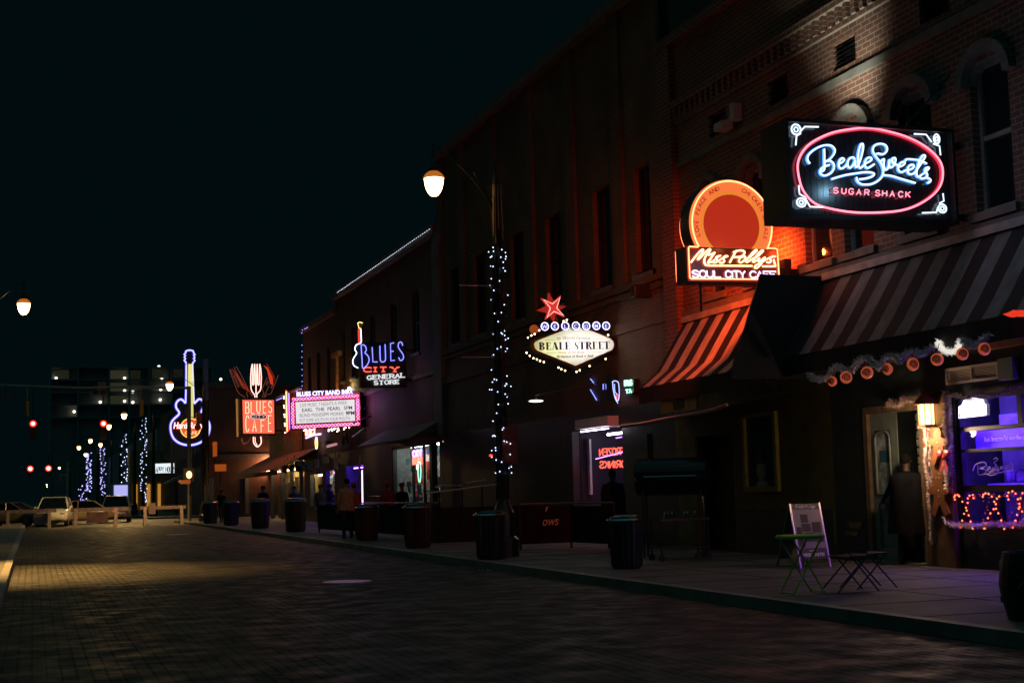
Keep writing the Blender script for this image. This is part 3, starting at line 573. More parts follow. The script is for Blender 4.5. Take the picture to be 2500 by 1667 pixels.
B = [
[(10.611,6.073),(10.583,6.104),(10.573,6.15),(10.599,6.203),(10.66,6.259),(10.741,6.31),(10.835,6.35),(10.921,6.366),(10.992,6.353),(11.032,6.314),(11.037,6.274),(11.004,6.213),(10.941,6.152),(10.88,6.119)],
[(10.88,6.119),(10.94,6.134),(10.985,6.113),(11.012,6.068),(10.998,6.003),(10.949,5.948),(10.862,5.909),(10.797,5.918),(10.773,5.957),(10.795,6.005),(10.85,6.042),(10.936,6.07)],
[(10.861,6.305),(10.859,6.223),(10.853,6.106),(10.846,6.001),(10.806,5.965)],
[(11.095,6.096),(11.156,6.122),(11.188,6.159),(11.163,6.184),(11.119,6.155),(11.092,6.096),(11.102,6.038),(11.144,6.028),(11.199,6.06),(11.234,6.097)],
[(11.368,6.174),(11.34,6.205),(11.279,6.181),(11.242,6.115),(11.251,6.057),(11.291,6.047),(11.34,6.097),(11.373,6.157),(11.367,6.098),(11.384,6.058),(11.419,6.083)],
[(11.419,6.083),(11.472,6.197),(11.518,6.341),(11.519,6.412),(11.485,6.404),(11.446,6.314),(11.422,6.195),(11.422,6.089),(11.457,6.05),(11.499,6.081)],
[(11.499,6.081),(11.555,6.125),(11.644,6.171),(11.647,6.213),(11.593,6.21),(11.543,6.154),(11.539,6.083),(11.577,6.056),(11.639,6.083),(11.698,6.121)],
[(11.739,6.277),(11.787,6.285),(11.847,6.277),(11.903,6.303),(11.933,6.358),(11.91,6.416),(11.844,6.436),(11.769,6.426),(11.713,6.393),(11.687,6.345),(11.693,6.292),(11.737,6.229),(11.793,6.167),(11.83,6.104),(11.846,6.04),(11.835,5.969),(11.79,5.908),(11.72,5.857),(11.624,5.818),(11.503,5.806),(11.431,5.82),(11.387,5.859),(11.383,5.911)],
[(10.964,5.862),(11.091,5.903),(11.225,5.939),(11.392,5.97),(11.526,5.992),(11.627,5.994),(11.686,5.976),(11.657,5.937),(11.554,5.902),(11.427,5.881)],
[(11.814,6.174),(11.87,6.207),(11.858,6.123),(11.874,6.053),(11.914,6.055),(11.953,6.134),(11.961,6.2),(11.952,6.116),(11.984,6.083),(12.033,6.121),(12.064,6.182),(12.064,6.229),(12.034,6.233),(12.004,6.196),(12.035,6.139),(12.082,6.135)],
[(12.082,6.135),(12.128,6.108),(12.197,6.129),(12.227,6.166),(12.194,6.182),(12.137,6.144),(12.105,6.077),(12.129,6.031),(12.184,6.028),(12.226,6.053)],
[(12.226,6.053),(12.316,6.07),(12.373,6.102),(12.376,6.144),(12.328,6.142),(12.277,6.092),(12.272,6.026),(12.318,5.999),(12.388,6.02)],
[(12.388,6.02),(12.5,6.157),(12.584,6.269),(12.586,6.299),(12.551,6.297),(12.491,6.222),(12.441,6.1),(12.421,5.998),(12.453,5.964),(12.503,5.996)],
[(12.236,6.197),(12.272,6.228),(12.374,6.228),(12.477,6.221),(12.565,6.196),(12.612,6.174)],
[(12.503,5.996),(12.575,6.041),(12.641,6.098),(12.636,6.122),(12.586,6.101),(12.576,6.053),(12.608,6.019),(12.598,5.971),(12.527,5.943),(12.487,5.953)],
[(12.598,5.965),(12.658,5.938),(12.655,5.902),(12.606,5.882)],
[(11.854,5.964),(11.982,5.958),(12.116,5.929),(12.25,5.9),(12.392,5.871)]]
for s_ in B: neon(tb, s_, f, 0.0125)
f2 = on_y(YS+.03); bt = MB()
for s_ in B: neon(bt, s_, f2, 0.019)
tb.build('script_tube', N_WHITE, sg); bt.build('script_glow_tube', emat('ice blue halo', (0.10, 0.36, 1.0), 1.5), sg)  # second tube added behind for the blue glow around the script
FL = [([(10.781,6.625),(10.551,6.614),(10.491,6.552)], [(10.48,6.509),(10.409,6.47),(10.388,6.33)], (10.406,6.563), .075, .075), ([(12.416,6.617),(12.628,6.62),(12.718,6.51)], [(12.744,6.487),(12.853,6.457),(12.863,6.318)], (12.811,6.563), .05, .07),
      ([(10.405,5.742),(10.411,5.616),(10.494,5.574),(10.518,5.54)], [(10.517,5.529),(10.576,5.435),(10.81,5.438)], (10.433,5.491), .072, .062), ([(12.865,5.733),(12.873,5.619),(12.793,5.579)], [(12.479,5.421),(12.728,5.439),(12.761,5.518)], (12.838,5.503), .07, .062)]
for s1_, s2_, c_, rx, ry in FL:
    fl = MB(); neon(fl, s1_, f, 0.012, smooth=False); neon(fl, s2_, f, 0.012, smooth=False); neon(fl, circ(c_, rx, 16, ry), f, 0.013); neon(fl, circ(c_, rx*.45, 12, ry*.45), f, 0.01); fl.build('corner_flourish', N_WHITE, sg)
ov = MB(); pe = [(10.406,6.053),(10.423,5.819),(10.494,5.642),(10.661,5.487),(10.929,5.419),(11.304,5.383),(11.729,5.397),(12.112,5.443),(12.403,5.536),(12.665,5.684),(12.82,5.84),(12.883,6.012),(12.866,6.187),(12.746,6.338),(12.538,6.47),(12.257,6.573),(11.906,6.639),(11.604,6.661),(11.309,6.622),(10.994,6.548),(10.678,6.401),(10.5,6.246)]
neon(ov, pe, f, 0.015, 5, True); ov.build('oval_tube', N_PINK, sg)
ov = MB(); neon(ov, [(a*.985+.175, b*.985+.085) for a, b in pe], f2, 0.018, 5, True); ov.build('oval_glow_tube', emat('pink halo', (1, .03, .07), .9), sg)  # added tube behind the oval, for its glow on the panel
ss = MB(); sp_ = [(11.018,5.694),(11.152,5.692),(11.275,5.691),(11.405,5.69),(11.541,5.689),(11.725,5.687),(11.844,5.689),(11.976,5.688),(12.121,5.687),(12.248,5.689)]
for ch, (x, z) in zip('SUGARSHACK', sp_):
    for st_ in GL[ch]: neon(ss, [(x-.036+a*.072+(b-.5)*.008, z-.04+b*.08) for a, b in st_], f, 0.009, smooth=False)
ss.build('small_lettering', N_PINK, sg)
br = MB().box(13.08, WX, 17.55, 17.75, 6.5, 6.58).box(13.08, WX, 17.55, 17.75, 5.4, 5.48); br.tube([(12.4, 17.65, 6.7), (13.38, 17.65, 7.7)], .014)
br.build('bracket', M_DARK, sg)

# --- soul food cafe sign: arched neon disc over a lettered box (its mascot figure is left out)
YP = 22.3
sg = thing('neon_sign', 'orange arched disc sign over a red neon script box, between the two striped awnings', 'sign', (WX, 22.5, 5.4))
cab = MB().box(11.05, 12.94, YP+.05, 22.75, 5.10, 5.75); cab.build('cabinet', M_CASE, sg)
MB().box(11.07, 12.92, YP+.03, YP+.049, 5.12, 5.73).build('face_panel', pmat('red brown sign face', (0.16, 0.03, 0.02), 0.3, spec=0.7), sg)
arc = [(11.272,5.774),(11.216,5.925),(11.186,6.076),(11.187,6.22),(11.238,6.423),(11.351,6.629),(11.538,6.811),(11.734,6.931),(11.927,6.979),(12.161,6.951),(12.371,6.868),(12.538,6.749),(12.681,6.579),(12.769,6.407),(12.806,6.174),(12.774,5.959),(12.715,5.772)]
cx_, cz_ = sum(p[0] for p in arc)/len(arc), sum(p[1] for p in arc)/len(arc)
cx_ = (min(p[0] for p in arc)+max(p[0] for p in arc))/2; rad = max(p[1] for p in arc); 
c0 = (cx_, rad-(max(p[0] for p in arc)-min(p[0] for p in arc))/2)
R0 = (max(p[0] for p in arc)-min(p[0] for p in arc))/2
dz = 5.75
def discpoly(r, n=40):
    a0 = math.asin(max(-1, min(1, (dz-c0[1])/r))); return [(c0[0]+r*math.cos(a0+(math.pi-2*a0)*i/n), c0[1]+r*math.sin(a0+(math.pi-2*a0)*i/n)) for i in range(n+1)]
MB().prism(discpoly(R0+.045), on_y(YP+.06), on_y(22.72)).build('disc_body', M_CASE, sg)
M_AMB = emat('backlit amber panel', (1.0, 0.20, 0.05), .95)
MB().prism(discpoly(R0+.035), on_y(YP+.040), on_y(YP+.059)).build('disc_rim', M_AMB, sg)
MB().prism(discpoly(R0*.765), on_y(YP+.0355), on_y(YP+.0398)).build('disc_band', emat('backlit yellow band', (1.0, 0.30, 0.03), .8), sg)
MB().prism(discpoly(R0*.70), on_y(YP+.030), on_y(YP+.0350)).build('disc_centre', [emat('backlit red panel', (0.62, 0.032, 0.010), .75), emat('backlit yellow band', (1.0, 0.34, 0.03), .75)][0], sg)
ut = MB(); neon(ut, discpoly(R0, 40), on_y(YP), .014, smooth=False); ut.build('arch_tube', N_ORG, sg)
ut = MB(); neon(ut, discpoly(R0, 40), on_y(22.79), .014, smooth=False); ut.build('back_arch_tube', N_ORG, sg)
ut = MB(); bx = [(11.289,5.74),(11.115,5.743),(11.095,5.72),(11.094,5.476),(11.097,5.18),(11.123,5.159),(11.905,5.173),(12.895,5.186),(12.909,5.221),(12.898,5.746),(12.864,5.763),(12.682,5.762)]
neon(ut, bx, on_y(YP), .0125, smooth=False); ut.build('box_tube', N_ORG, sg)
ut = MB(); neon(ut, [(a-.02, b) for a, b in bx], on_y(22.79), .0125, smooth=False); ut.build('back_box_tube', N_ORG, sg)
rl = MB()
for word, a0, a1 in (('LOVE PEACE AND', 197, 112), ('CHICKEN GREASE', 68, -17)):
    for k, ch in enumerate(word):
        a = math.radians(a0+(a1-a0)*k/(len(word)-1)); u = (math.sin(a), 0, -math.cos(a)); v = (math.cos(a), 0, math.sin(a))
        if ch != ' ': rl.text(ch, (c0[0]+R0*.83*math.cos(a)-u[0]*.03, YP+.034, c0[1]+R0*.83*math.sin(a)-u[2]*.03), u, v, .115)
rl.build('ring_lettering', pmat('red orange lettering', (0.75, 0.12, 0.03), 0.4), sg)
ut = MB()
for s_ in ([(11.131,5.455),(11.239,5.578),(11.34,5.679),(11.385,5.698),(11.379,5.662),(11.327,5.59),(11.265,5.517),(11.304,5.527),(11.396,5.618),(11.487,5.697),(11.527,5.707),(11.515,5.667),(11.454,5.611),(11.407,5.53),(11.399,5.458),(11.426,5.417),(11.484,5.408),(11.719,5.412),(12.364,5.425)],
 [(11.618,5.652),(11.54,5.551),(11.467,5.46),(11.516,5.466),(11.586,5.499)], [(11.478,5.603),(11.533,5.612),(11.618,5.652)], [(11.586,5.499),(11.698,5.583),(11.728,5.593),(11.658,5.577),(11.637,5.545),(11.66,5.501),(11.624,5.465),(11.565,5.468)], [(11.624,5.465),(11.785,5.559),(11.875,5.588),(11.816,5.588),(11.78,5.545),(11.802,5.501),(11.771,5.465),(11.702,5.467)],
 [(11.909,5.473),(11.984,5.591),(12.059,5.701)], [(11.993,5.668),(12.128,5.704),(12.217,5.688),(12.204,5.629),(12.123,5.587),(11.983,5.574)], [(12.203,5.598),(12.121,5.56),(12.099,5.505),(12.137,5.479),(12.22,5.536),(12.232,5.59),(12.203,5.598)],
 [(12.22,5.536),(12.322,5.583),(12.457,5.691),(12.474,5.722),(12.423,5.704),(12.323,5.602),(12.249,5.518),(12.267,5.492),(12.36,5.549)], [(12.36,5.549),(12.483,5.606),(12.593,5.695),(12.599,5.72),(12.548,5.699),(12.453,5.605),(12.389,5.522),(12.407,5.496),(12.501,5.562)],
 [(12.522,5.58),(12.494,5.521),(12.539,5.518),(12.633,5.593),(12.6,5.538),(12.546,5.464),(12.462,5.389),(12.417,5.397),(12.434,5.434),(12.547,5.491),(12.651,5.548)], [(12.651,5.548),(12.785,5.606),(12.856,5.613),(12.795,5.611),(12.738,5.573),(12.756,5.533),(12.729,5.496),(12.669,5.503)],
 [(12.813,5.562),(12.825,5.508),(12.847,5.436)], [(12.847,5.431),(12.705,5.426),(12.574,5.424)]): neon(ut, s_, on_y(YP), .0145)
ut.build('script_tube', emat('cream orange neon', (1.0, 0.5, 0.2), 5), sg)
ut = MB()
for w_, x0, x1 in (('SOUL', 420, 1020), ('CITY', 1105, 1520), ('CAFE', 1610, 2150)):
    a, b = [q for q in ([(11.144,5.193),(11.729,5.205),(11.813,5.205),(12.224,5.211),(12.313,5.21),(12.856,5.221)])[{'SOUL': 0, 'CITY': 2, 'CAFE': 4}[w_]:][:2]]
    for dx_, dy_ in ((0, 0), (.016, .009)):
        for s_ in strokes(w_, a[0]+dx_, b[0]-.016+dx_, a[1]-dy_, b[1]-dy_, .118, .16): neon(ut, s_, on_y(YP+dx_), .0075, smooth=False)
ut.build('block_lettering', N_LILAC, sg)
glow('neon_fill_lamp', sg, (13.1, 21.85, 5.75), 9, (1, .08, .012)); throw('neon_fill_lamp', sg, (12.92, 22.95, 5.85), (13.4, 23.0, 5.75), 230, (1, .075, .011), 165); throw('neon_fill_lamp', sg, (11.7, 23.2, 5.55), (13.1, 26.8, 4.7), 560, (1, .08, .012), 100); glow('neon_fill_lamp', sg, (12.0, 21.75, 5.84), 3, (1, .2, .05))  # unseen lamps added to throw orange light on wall, awning and disc
MB().box(12.95, WX, 22.45, 22.6, 5.3, 5.42).box(13.1, 13.25, 22.42, 22.63, 5.15, 5.6).tube([(11.4, 22.5, 5.1), (11.4, 22.5, 4.6)], .02).build('bracket', M_DARK, sg)

# --- diamond shaped welcome sign
YW = 31.0
sg = thing('welcome_sign', 'backlit diamond shaped welcome sign with a red neon star and seven ringed letters', 'sign', (WX, 31.2, 4.9))
dia = [(11.289,4.978),(11.251,4.929),(11.243,4.881),(11.27,4.806),(11.319,4.758),(11.81,4.575),(12.291,4.398),(12.759,4.588),(13.247,4.786),(13.298,4.85),(13.313,4.927),(13.293,5.004),(13.227,5.06),(12.782,5.23),(12.323,5.35),(12.158,5.306),(11.74,5.148)]
dc = (sum(p[0] for p in dia)/len(dia), sum(p[1] for p in dia)/len(dia))
big = [(dc[0]+(a-dc[0])*1.09, dc[1]+(b-dc[1])*1.16) for a, b in dia]; mid = [(dc[0]+(a-dc[0])*1.012, dc[1]+(b-dc[1])*1.022) for a, b in dia]
rim = MB(); n_ = len(big)
for k in range(n_):
    a, b, c, d = big[k], big[(k+1) % n_], mid[(k+1) % n_], mid[k]
    rim.hexa([(a[0], YW-.03, a[1]), (b[0], YW-.03, b[1]), (c[0], YW-.03, c[1]), (d[0], YW-.03, d[1])], [(a[0], YW+.5, a[1]), (b[0], YW+.5, b[1]), (c[0], YW+.5, c[1]), (d[0], YW+.5, d[1])])
rim.build('cabinet', pmat('dark green black enamel', (0.02, 0.028, 0.024), 0.3), sg)
red = MB()
for k in range(n_):
    a, b, c, d = mid[k], mid[(k+1) % n_], dia[(k+1) % n_], dia[k]
    red.hexa([(a[0], YW-.02, a[1]), (b[0], YW-.02, b[1]), (c[0], YW-.02, c[1]), (d[0], YW-.02, d[1])], [(a[0], YW+.03, a[1]), (b[0], YW+.03, b[1]), (c[0], YW+.03, c[1]), (d[0], YW+.03, d[1])])
red.build('red_trim', pmat('red trim', (0.35, 0.04, 0.02), 0.4), sg)
MB().quad(*[(a, YW, b) for a, b in dia]).build('lit_face', translucent('opal sign face', (0.92, 0.9, 0.82)), sg)
MB().quad(*[(a, YW+.48, b) for a, b in dia]).build('back_panel', pmat('white cabinet inside', (0.8, 0.8, 0.78), 0.8), sg)
lt = MB().tube([(11.55, YW+.3, 4.65), (11.55, YW+.3, 5.0)], .03).tube([(11.85, YW+.3, 4.75), (11.85, YW+.3, 4.6)], .03); lt.build('backlight_tube', emat('old yellow green tube', (0.86, 1.0, 0.42), 17), sg)
lt = MB()
for x, a, b in ((12.15, 4.6, 5.15), (12.5, 4.62, 5.15), (12.85, 4.72, 5.1), (13.1, 4.8, 5.05)): lt.tube([(x, YW+.3, a), (x, YW+.3, b)], .03)
lt.build('backlight_tube', emat('new white tube', (1.0, 0.97, 0.93), 17), sg)
# fat face lettering drawn as thick stems, thin bars and serifs
def fat(mb, ch, x, z, w_, h, Yp):
    st, th = w_*.36, h*.075
    def bx(a, b, c, d): mb.box(x+a*w_, x+b*w_, Yp-.006, Yp-.003, z+c*h, z+d*h)
    def pl(poly): mb.prism([(x+a*w_, z+b*h) for a, b in poly], on_y(Yp-.006), on_y(Yp-.003))
    if ch in 'BEFLR': bx(.08, .46, 0, 1); bx(0, .54, 0, .05); bx(0, .54, .95, 1.0)
    if ch in 'EL': bx(.46, .92, 0, .055); pl([(.78, .055), (.92, .055), (.96, .3), (.92, .3)])
    if ch == 'E': bx(.46, .88, .945, 1); pl([(.76, .945), (.88, .945), (.92, .72), (.88, .72)]); bx(.46, .7, .48, .53); bx(.68, .74, .38, .64)
    if ch in 'BR':
        ring = lambda zc, rz, rx: [(.44+rx*math.cos(math.radians(a)), zc+rz*math.sin(math.radians(a))) for a in range(-90, 91, 18)]
        def bowl(zc, rz, rx):
            o = ring(zc, rz, rx); i_ = ring(zc, rz-.06, rx-.34)
            for k in range(len(o)-1): pl([o[k], o[k+1], i_[k+1], i_[k]])
        bowl(.76, .245, .52)
        if ch == 'B': bowl(.265, .265, .58)
        else: pl([(.5, .53), (.68, .55), (1.08, .0), (.70, 0)]); bx(.98, 1.14, 0, .05)
    if ch == 'A': pl([(.28, 1), (.58, 1), (.98, 0), (.60, 0)]); pl([(.36, .9), (.42, .9), (.14, 0), (.07, 0)]); bx(.2, .7, .27, .32); bx(-.06, .28, 0, .05); bx(.5, 1.08, 0, .05)
    if ch == 'T': bx(.33, .69, 0, 1); bx(.22, .8, 0, .05); bx(0, 1.02, .945, 1); pl([(0, .945), (.12, .945), (.03, .68), (0, .68)]); pl([(.9, .945), (1.02, .945), (1.02, .68), (.99, .68)])
    if ch == 'S':
        pl([(.08, .74), (.2, .93), (.45, 1), (.62, .97), (.38, .82), (.4, .7), (.9, .42), (.95, .22), (.82, .05), (.55, 0), (.42, .03), (.62, .14), (.6, .3), (.14, .56)])
        pl([(.62, .97), (.86, .86), (.9, .98), (.96, .98), (.93, .68), (.88, .68), (.8, .82)]); pl([(.42, .03), (.2, .12), (.13, .02), (.06, .02), (.1, .34), (.15, .34), (.24, .18)])
lm = MB(); a0, a1 = [(11.37,4.772),(13.195,4.811)]; wd = (a1[0]-a0[0])
xs = {'B': (255, 355), 'E1': (375, 468), 'A': (478, 592), 'L': (602, 694), 'E2': (706, 798), 'S': (866, 942), 'T1': (950, 1052), 'R': (1062, 1172), 'E3': (1182, 1276), 'E4': (1286, 1382), 'T2': (1386, 1485)}
for kk, (l_, r_) in xs.items():
    x0 = a0[0]+wd*(l_-255)/1230; w_ = wd*(r_-l_)/1230; z0 = a0[1]+(a1[1]-a0[1])*(l_-255)/1230; fat(lm, kk[0], x0, z0, w_, .1845, YW)
lm.build('block_lettering', pmat('navy lettering', (0.008, 0.008, 0.16), 0.5), sg)
def line_text(txt, o, e, h, bold, shear, mat_, name, Yp=YW):
    u = Vector((e[0]-o[0], 0, e[1]-o[1])); ln = u.length; u.normalize(); v = Vector((-u.z, 0, u.x)); m = MB().text(txt, (0, 0, 0), (1, 0, 0), (0, 0, 1), 1.0, bold=bold, shear=shear)
    xm = max(q[0] for q in m.v); xn = min(q[0] for q in m.v); sx_ = ln/(xm-xn)
    i = MB(); i.f = m.f; i.m = m.m
    i.v = [tuple(Vector((o[0], Yp-.006, o[1]))+u*((q[0]-xn)*sx_)+v*(q[2]*h/.72)+Vector((0, q[1]*.4, 0))) for q in m.v]
    return i.build(name, mat_, sg)
M_BRN = pmat('brown lettering', (0.22, 0.07, 0.04), 0.6); M_ORL = pmat('orange lettering', (0.55, 0.16, 0.02), 0.6); M_NVY = pmat('dark teal lettering', (0.015, 0.04, 0.07), 0.6)
line_text('to World Famous', *[(11.836,5.018),(12.7,5.036)], .088, .0, .3, M_BRN, 'script_lettering')
line_text('Home of the Blues', *[(11.846,4.687),(12.532,4.704)], .062, .012, .35, M_ORL, 'script_lettering')
line_text("Birthplace of Rock n' Roll", *[(11.814,4.585),(12.768,4.613)], .068, .012, .35, M_NVY, 'script_lettering')
rl = MB()
for a, b in (([(11.524,5.008),(11.802,5.016)]), ([(12.76,5.041),(13.025,5.048)]), ([(11.551,4.705),(11.815,4.712)]), ([(12.6,4.731),(13.038,4.74)])): rl.beam((a[0], YW-.005, a[1]), (b[0], YW-.005, b[1]), .012, .006)
rl.build('rule_line', M_BRN, sg)
star = lambda tips, inn: [p for q in zip(tips, inn) for p in q]
bs = star([(11.721,6.182),(12.169,5.856),(11.853,5.455),(11.41,5.746)], [(11.896,5.872),(11.875,5.705),(11.684,5.688),(11.66,5.868)])
MB().prism(bs, on_y(YW+.14), on_y(YW+.22)).build('back_star', emat('dim red star', (0.75, 0.035, 0.02), 0.42), sg)
fs = star([(11.481,6.024),(11.984,6.097),(12.071,5.583),(11.568,5.506)], [(11.749,5.905),(11.871,5.788),(11.787,5.69),(11.679,5.785)])
MB().prism(fs, on_y(YW+.02), on_y(YW+.10)).build('front_star', emat('red star panel', (0.95, 0.05, 0.05), 0.7), sg)
ut = MB(); q = [(a*.84+fs_c[0]*.16, b*.84+fs_c[1]*.16) for fs_c in [(11.775,5.787)] for a, b in fs]; neon(ut, q, on_y(YW), .009, closed=True, smooth=False); ut.build('star_tube', emat('pale red neon', (1, .32, .26), 3), sg)
MB().tube([(11.86, YW+.16, 5.75), (12.0, YW+.16, 5.2)], .025).build('star_post', M_DARK, sg)
M_BLU = pmat('blue letter disc', (0.03, 0.03, 0.45), 0.35)
for ch, c_ in zip('WELCOME', [(11.497,5.325),(11.753,5.335),(12.019,5.343),(12.293,5.349),(12.561,5.35),(12.824,5.359),(13.079,5.36)]):
    d_ = MB().prism(circ(c_, .105, 20)[:-1], on_y(YW-.09), on_y(YW-.02)); dd = d_.build('letter_disc', M_BLU, sg)
    ut = MB(); neon(ut, circ(c_, .092, 20)[:-1], on_y(YW-.11), .008, closed=True, smooth=False); ut.build('ring_tube', emat('blue white neon', (0.78, 0.78, 1.0), 3.6), dd)
    MB().text(ch, (c_[0], YW-.10, c_[1]-.048), (1, 0, 0), (0, 0, 1), .125, 'CENTER', bold=.008, depth=.008).build('letter', emat('lit letter', (0.8, 0.8, 1.0), 1.1), dd)
M_BULB = emat('warm sign bulb', (1.0, 0.62, 0.28), 14)
for a, b in [(11.081,5.061),(11.167,5.11),(11.251,5.145),(11.37,5.236),(11.035,4.697),(11.115,4.626),(11.205,4.568),(11.291,4.541),(11.37,4.507),(11.464,4.477),(11.904,4.31),(11.832,4.351),(11.999,4.276),(12.293,4.249),(12.376,4.284),(12.632,4.389),(13.057,4.564),(13.145,5.146),(12.082,5.495),(12,5.463)]:
    MB().ball((a, 30.94, b), .020, 8).build('bulb', M_BULB, sg)
c_ = (11.479,5.34); MB().ball((c_[0], 31.6, c_[1]), .115, 14).build('orange_globe', emat('dim orange globe', (0.8, 0.14, 0.03), .35), sg)
MB().box(13.3, WX, 31.15, 31.35, 4.7, 4.8).box(13.3, WX, 31.15, 31.35, 5.0, 5.1).tube([(12.6, 31.25, 5.3), (13.38, 31.25, 6.0)], .02).build('bracket', M_DARK, sg)

# --- general store sign
YG = 50.0; F = on_y(YG)
sg = thing('neon_sign', 'dark sign with blue, red and white lettering and a neon guitar at its left', 'sign', (WX, 50.1, 6))
MB().box(11.35, 13.1, YG+.06, YG+.35, 5.35, 7.02).build('cabinet', M_CASE, sg)
gb = [(11.368,6.962),(11.238,6.938),(11.162,6.856),(11.141,6.74),(11.205,6.625),(11.162,6.532),(11.085,6.416),(11.055,6.277),(11.109,6.138),(11.249,6.065),(11.331,6.058)]
MB().prism(gb, on_y(YG+.02), on_y(YG+.055)).build('guitar_body', pmat('blue grey enamel', (0.04, 0.07, 0.11), 0.4), sg)
MB().prism([(11.275,7.507),(11.376,7.508),(11.385,7.032),(11.281,6.973)], on_y(YG+.02), on_y(YG+.055)).build('guitar_neck', emat('red neck panel', (1, .05, .03), 1.1), sg)
MB().prism([(11.273,7.716),(11.344,7.752),(11.45,7.723),(11.411,7.52),(11.317,7.531)], on_y(YG+.02), on_y(YG+.055)).build('guitar_head', pmat('gold enamel', (0.3, 0.17, 0.02), 0.4), sg)
ut = MB(); neon(ut, [(11.376,7.508),(11.383,7.229),(11.385,7.043),(11.332,6.962),(11.238,6.938),(11.162,6.856),(11.141,6.74),(11.205,6.625),(11.162,6.532),(11.085,6.416),(11.055,6.277),(11.109,6.138),(11.249,6.065)], F, .016); ut.build('guitar_tube', emat('soft white neon', (.85, .85, 1), 3.2), sg)
ut = MB(); neon(ut, [(11.45,7.723),(11.344,7.759),(11.261,7.723),(11.306,7.531),(11.369,7.524)], F, .014, smooth=False); ut.build('head_tube', emat('yellow neon', (1, .8, .25), 2.2), sg)
ut = MB()
for s_ in ([(11.379,6.916),(11.496,6.905),(11.565,6.79),(11.559,6.697),(11.516,6.627),(11.608,6.535),(11.666,6.419),(11.652,6.28),(11.555,6.129),(11.425,6.059),(11.406,6.348),(11.387,6.672),(11.379,6.916)], [(11.79,6.836),(11.813,6.287),(11.983,6.288)], [(12.084,6.891),(12.091,6.393),(12.133,6.299),(12.196,6.289),(12.261,6.326),(12.29,6.421),(12.282,6.945)], [(12.621,7.001),(12.487,6.974),(12.492,6.333),(12.642,6.354)], [(12.481,6.679),(12.6,6.69)], [(12.954,6.899),(12.923,7.004),(12.864,7.035),(12.799,6.987),(12.785,6.845),(12.869,6.703),(12.953,6.582),(12.978,6.451),(12.922,6.366),(12.852,6.345),(12.789,6.46)]): neon(ut, s_, F, .017, smooth=len(s_) > 5)
ut.build('blue_lettering', N_BLUE, sg)
def word(txt, o, e, h, mat_, name, Yp, parent, bold=.02, shear=0, off=0):
    global sg
    k_ = sg; sg = parent; r_ = line_text(txt, o, e, h, bold, shear, mat_, name, Yp); sg = k_; return r_
ut = MB()
for ch, x0, x1, z0 in (('C', 1042, 1100, 368), ('I', 1113, 1143, 363), ('T', 1165, 1213, 358), ('Y', 1250, 1303, 353)):
    a, b = ([(6.291,5.918),(6.788,5.92)]); sc_ = (b[0]-a[0])/100; zb = a[1]-(z0-368)*sc_-.0003*(x0-1042)
    for st_ in GL[ch]: neon(ut, [(a[0]+sc_*(x0+(x1-x0)*p), zb+q*.165-(x0)*.0+ (0.0)) for p, q in st_], F, .019, smooth=False)
    if ch in 'ITY':
        for dz_ in ((0, 1) if ch != 'T' else (0,)): 
            xm = (x0+x1)/2 if not (ch == 'Y' and dz_ == 1) else x0
            neon(ut, [(a[0]+sc_*(xm-13), zb+dz_*.165), (a[0]+sc_*(xm+13), zb+dz_*.165)], F, .017, smooth=False)
    if ch == 'Y': neon(ut, [(a[0]+sc_*(x1-13), zb+.165), (a[0]+sc_*(x1+10), zb+.165)], F, .017, smooth=False)
ut.build('red_lettering', N_RED, sg)
M_LWH = emat('lit white letter', (0.86, 0.88, 0.9), 0.95)
def slab(txt, o, e, h, mat_, name, Yp, parent):
    m = MB(); n = len(txt); w_ = (e[0]-o[0])/n
    for k, ch in enumerate(txt):
        x = o[0]+w_*k+w_*.12; z = o[1]+(e[1]-o[1])*k/n; cw = w_*.72
        for st_ in GL[ch]:
            P = [(x+a*cw, Yp, z+b*h) for a, b in st_]
            for p, q in zip(P, P[1:]): m.beam(p, q, .02, .045 if abs(q[0]-p[0]) < .3*abs(q[2]-p[2]) else .034, (1, 0, .01) if abs(q[0]-p[0]) < abs(q[2]-p[2]) else (0, 0, 1))
        sf = {'E': [(0, 0), (0, 1)], 'N': [(0, 0), (0, 1), (1, 1)], 'R': [(0, 0), (0, 1), (1, 0)], 'A': [(0, 0), (1, 0)], 'L': [(0, 0), (0, 1)], 'T': [(.5, 0)]}.get(ch, [])
        for a, b in sf: m.box(x+a*cw-.04, x+a*cw+.04, Yp-.009, Yp+.008, z+b*h-.017, z+b*h+.017)
    return m.build(name, mat_, parent)
slab('GENERAL', *[(11.569,5.635),(13.056,5.741)], .14, M_LWH, 'white_lettering', YG, sg)
slab('STORE', *[(11.821,5.448),(12.826,5.5)], .135, M_LWH, 'white_lettering', YG, sg)
MB().box(13.1, WX, 50.1, 50.25, 5.6, 5.7).box(13.1, WX, 50.1, 50.25, 6.7, 6.8).build('bracket', M_DARK, sg)

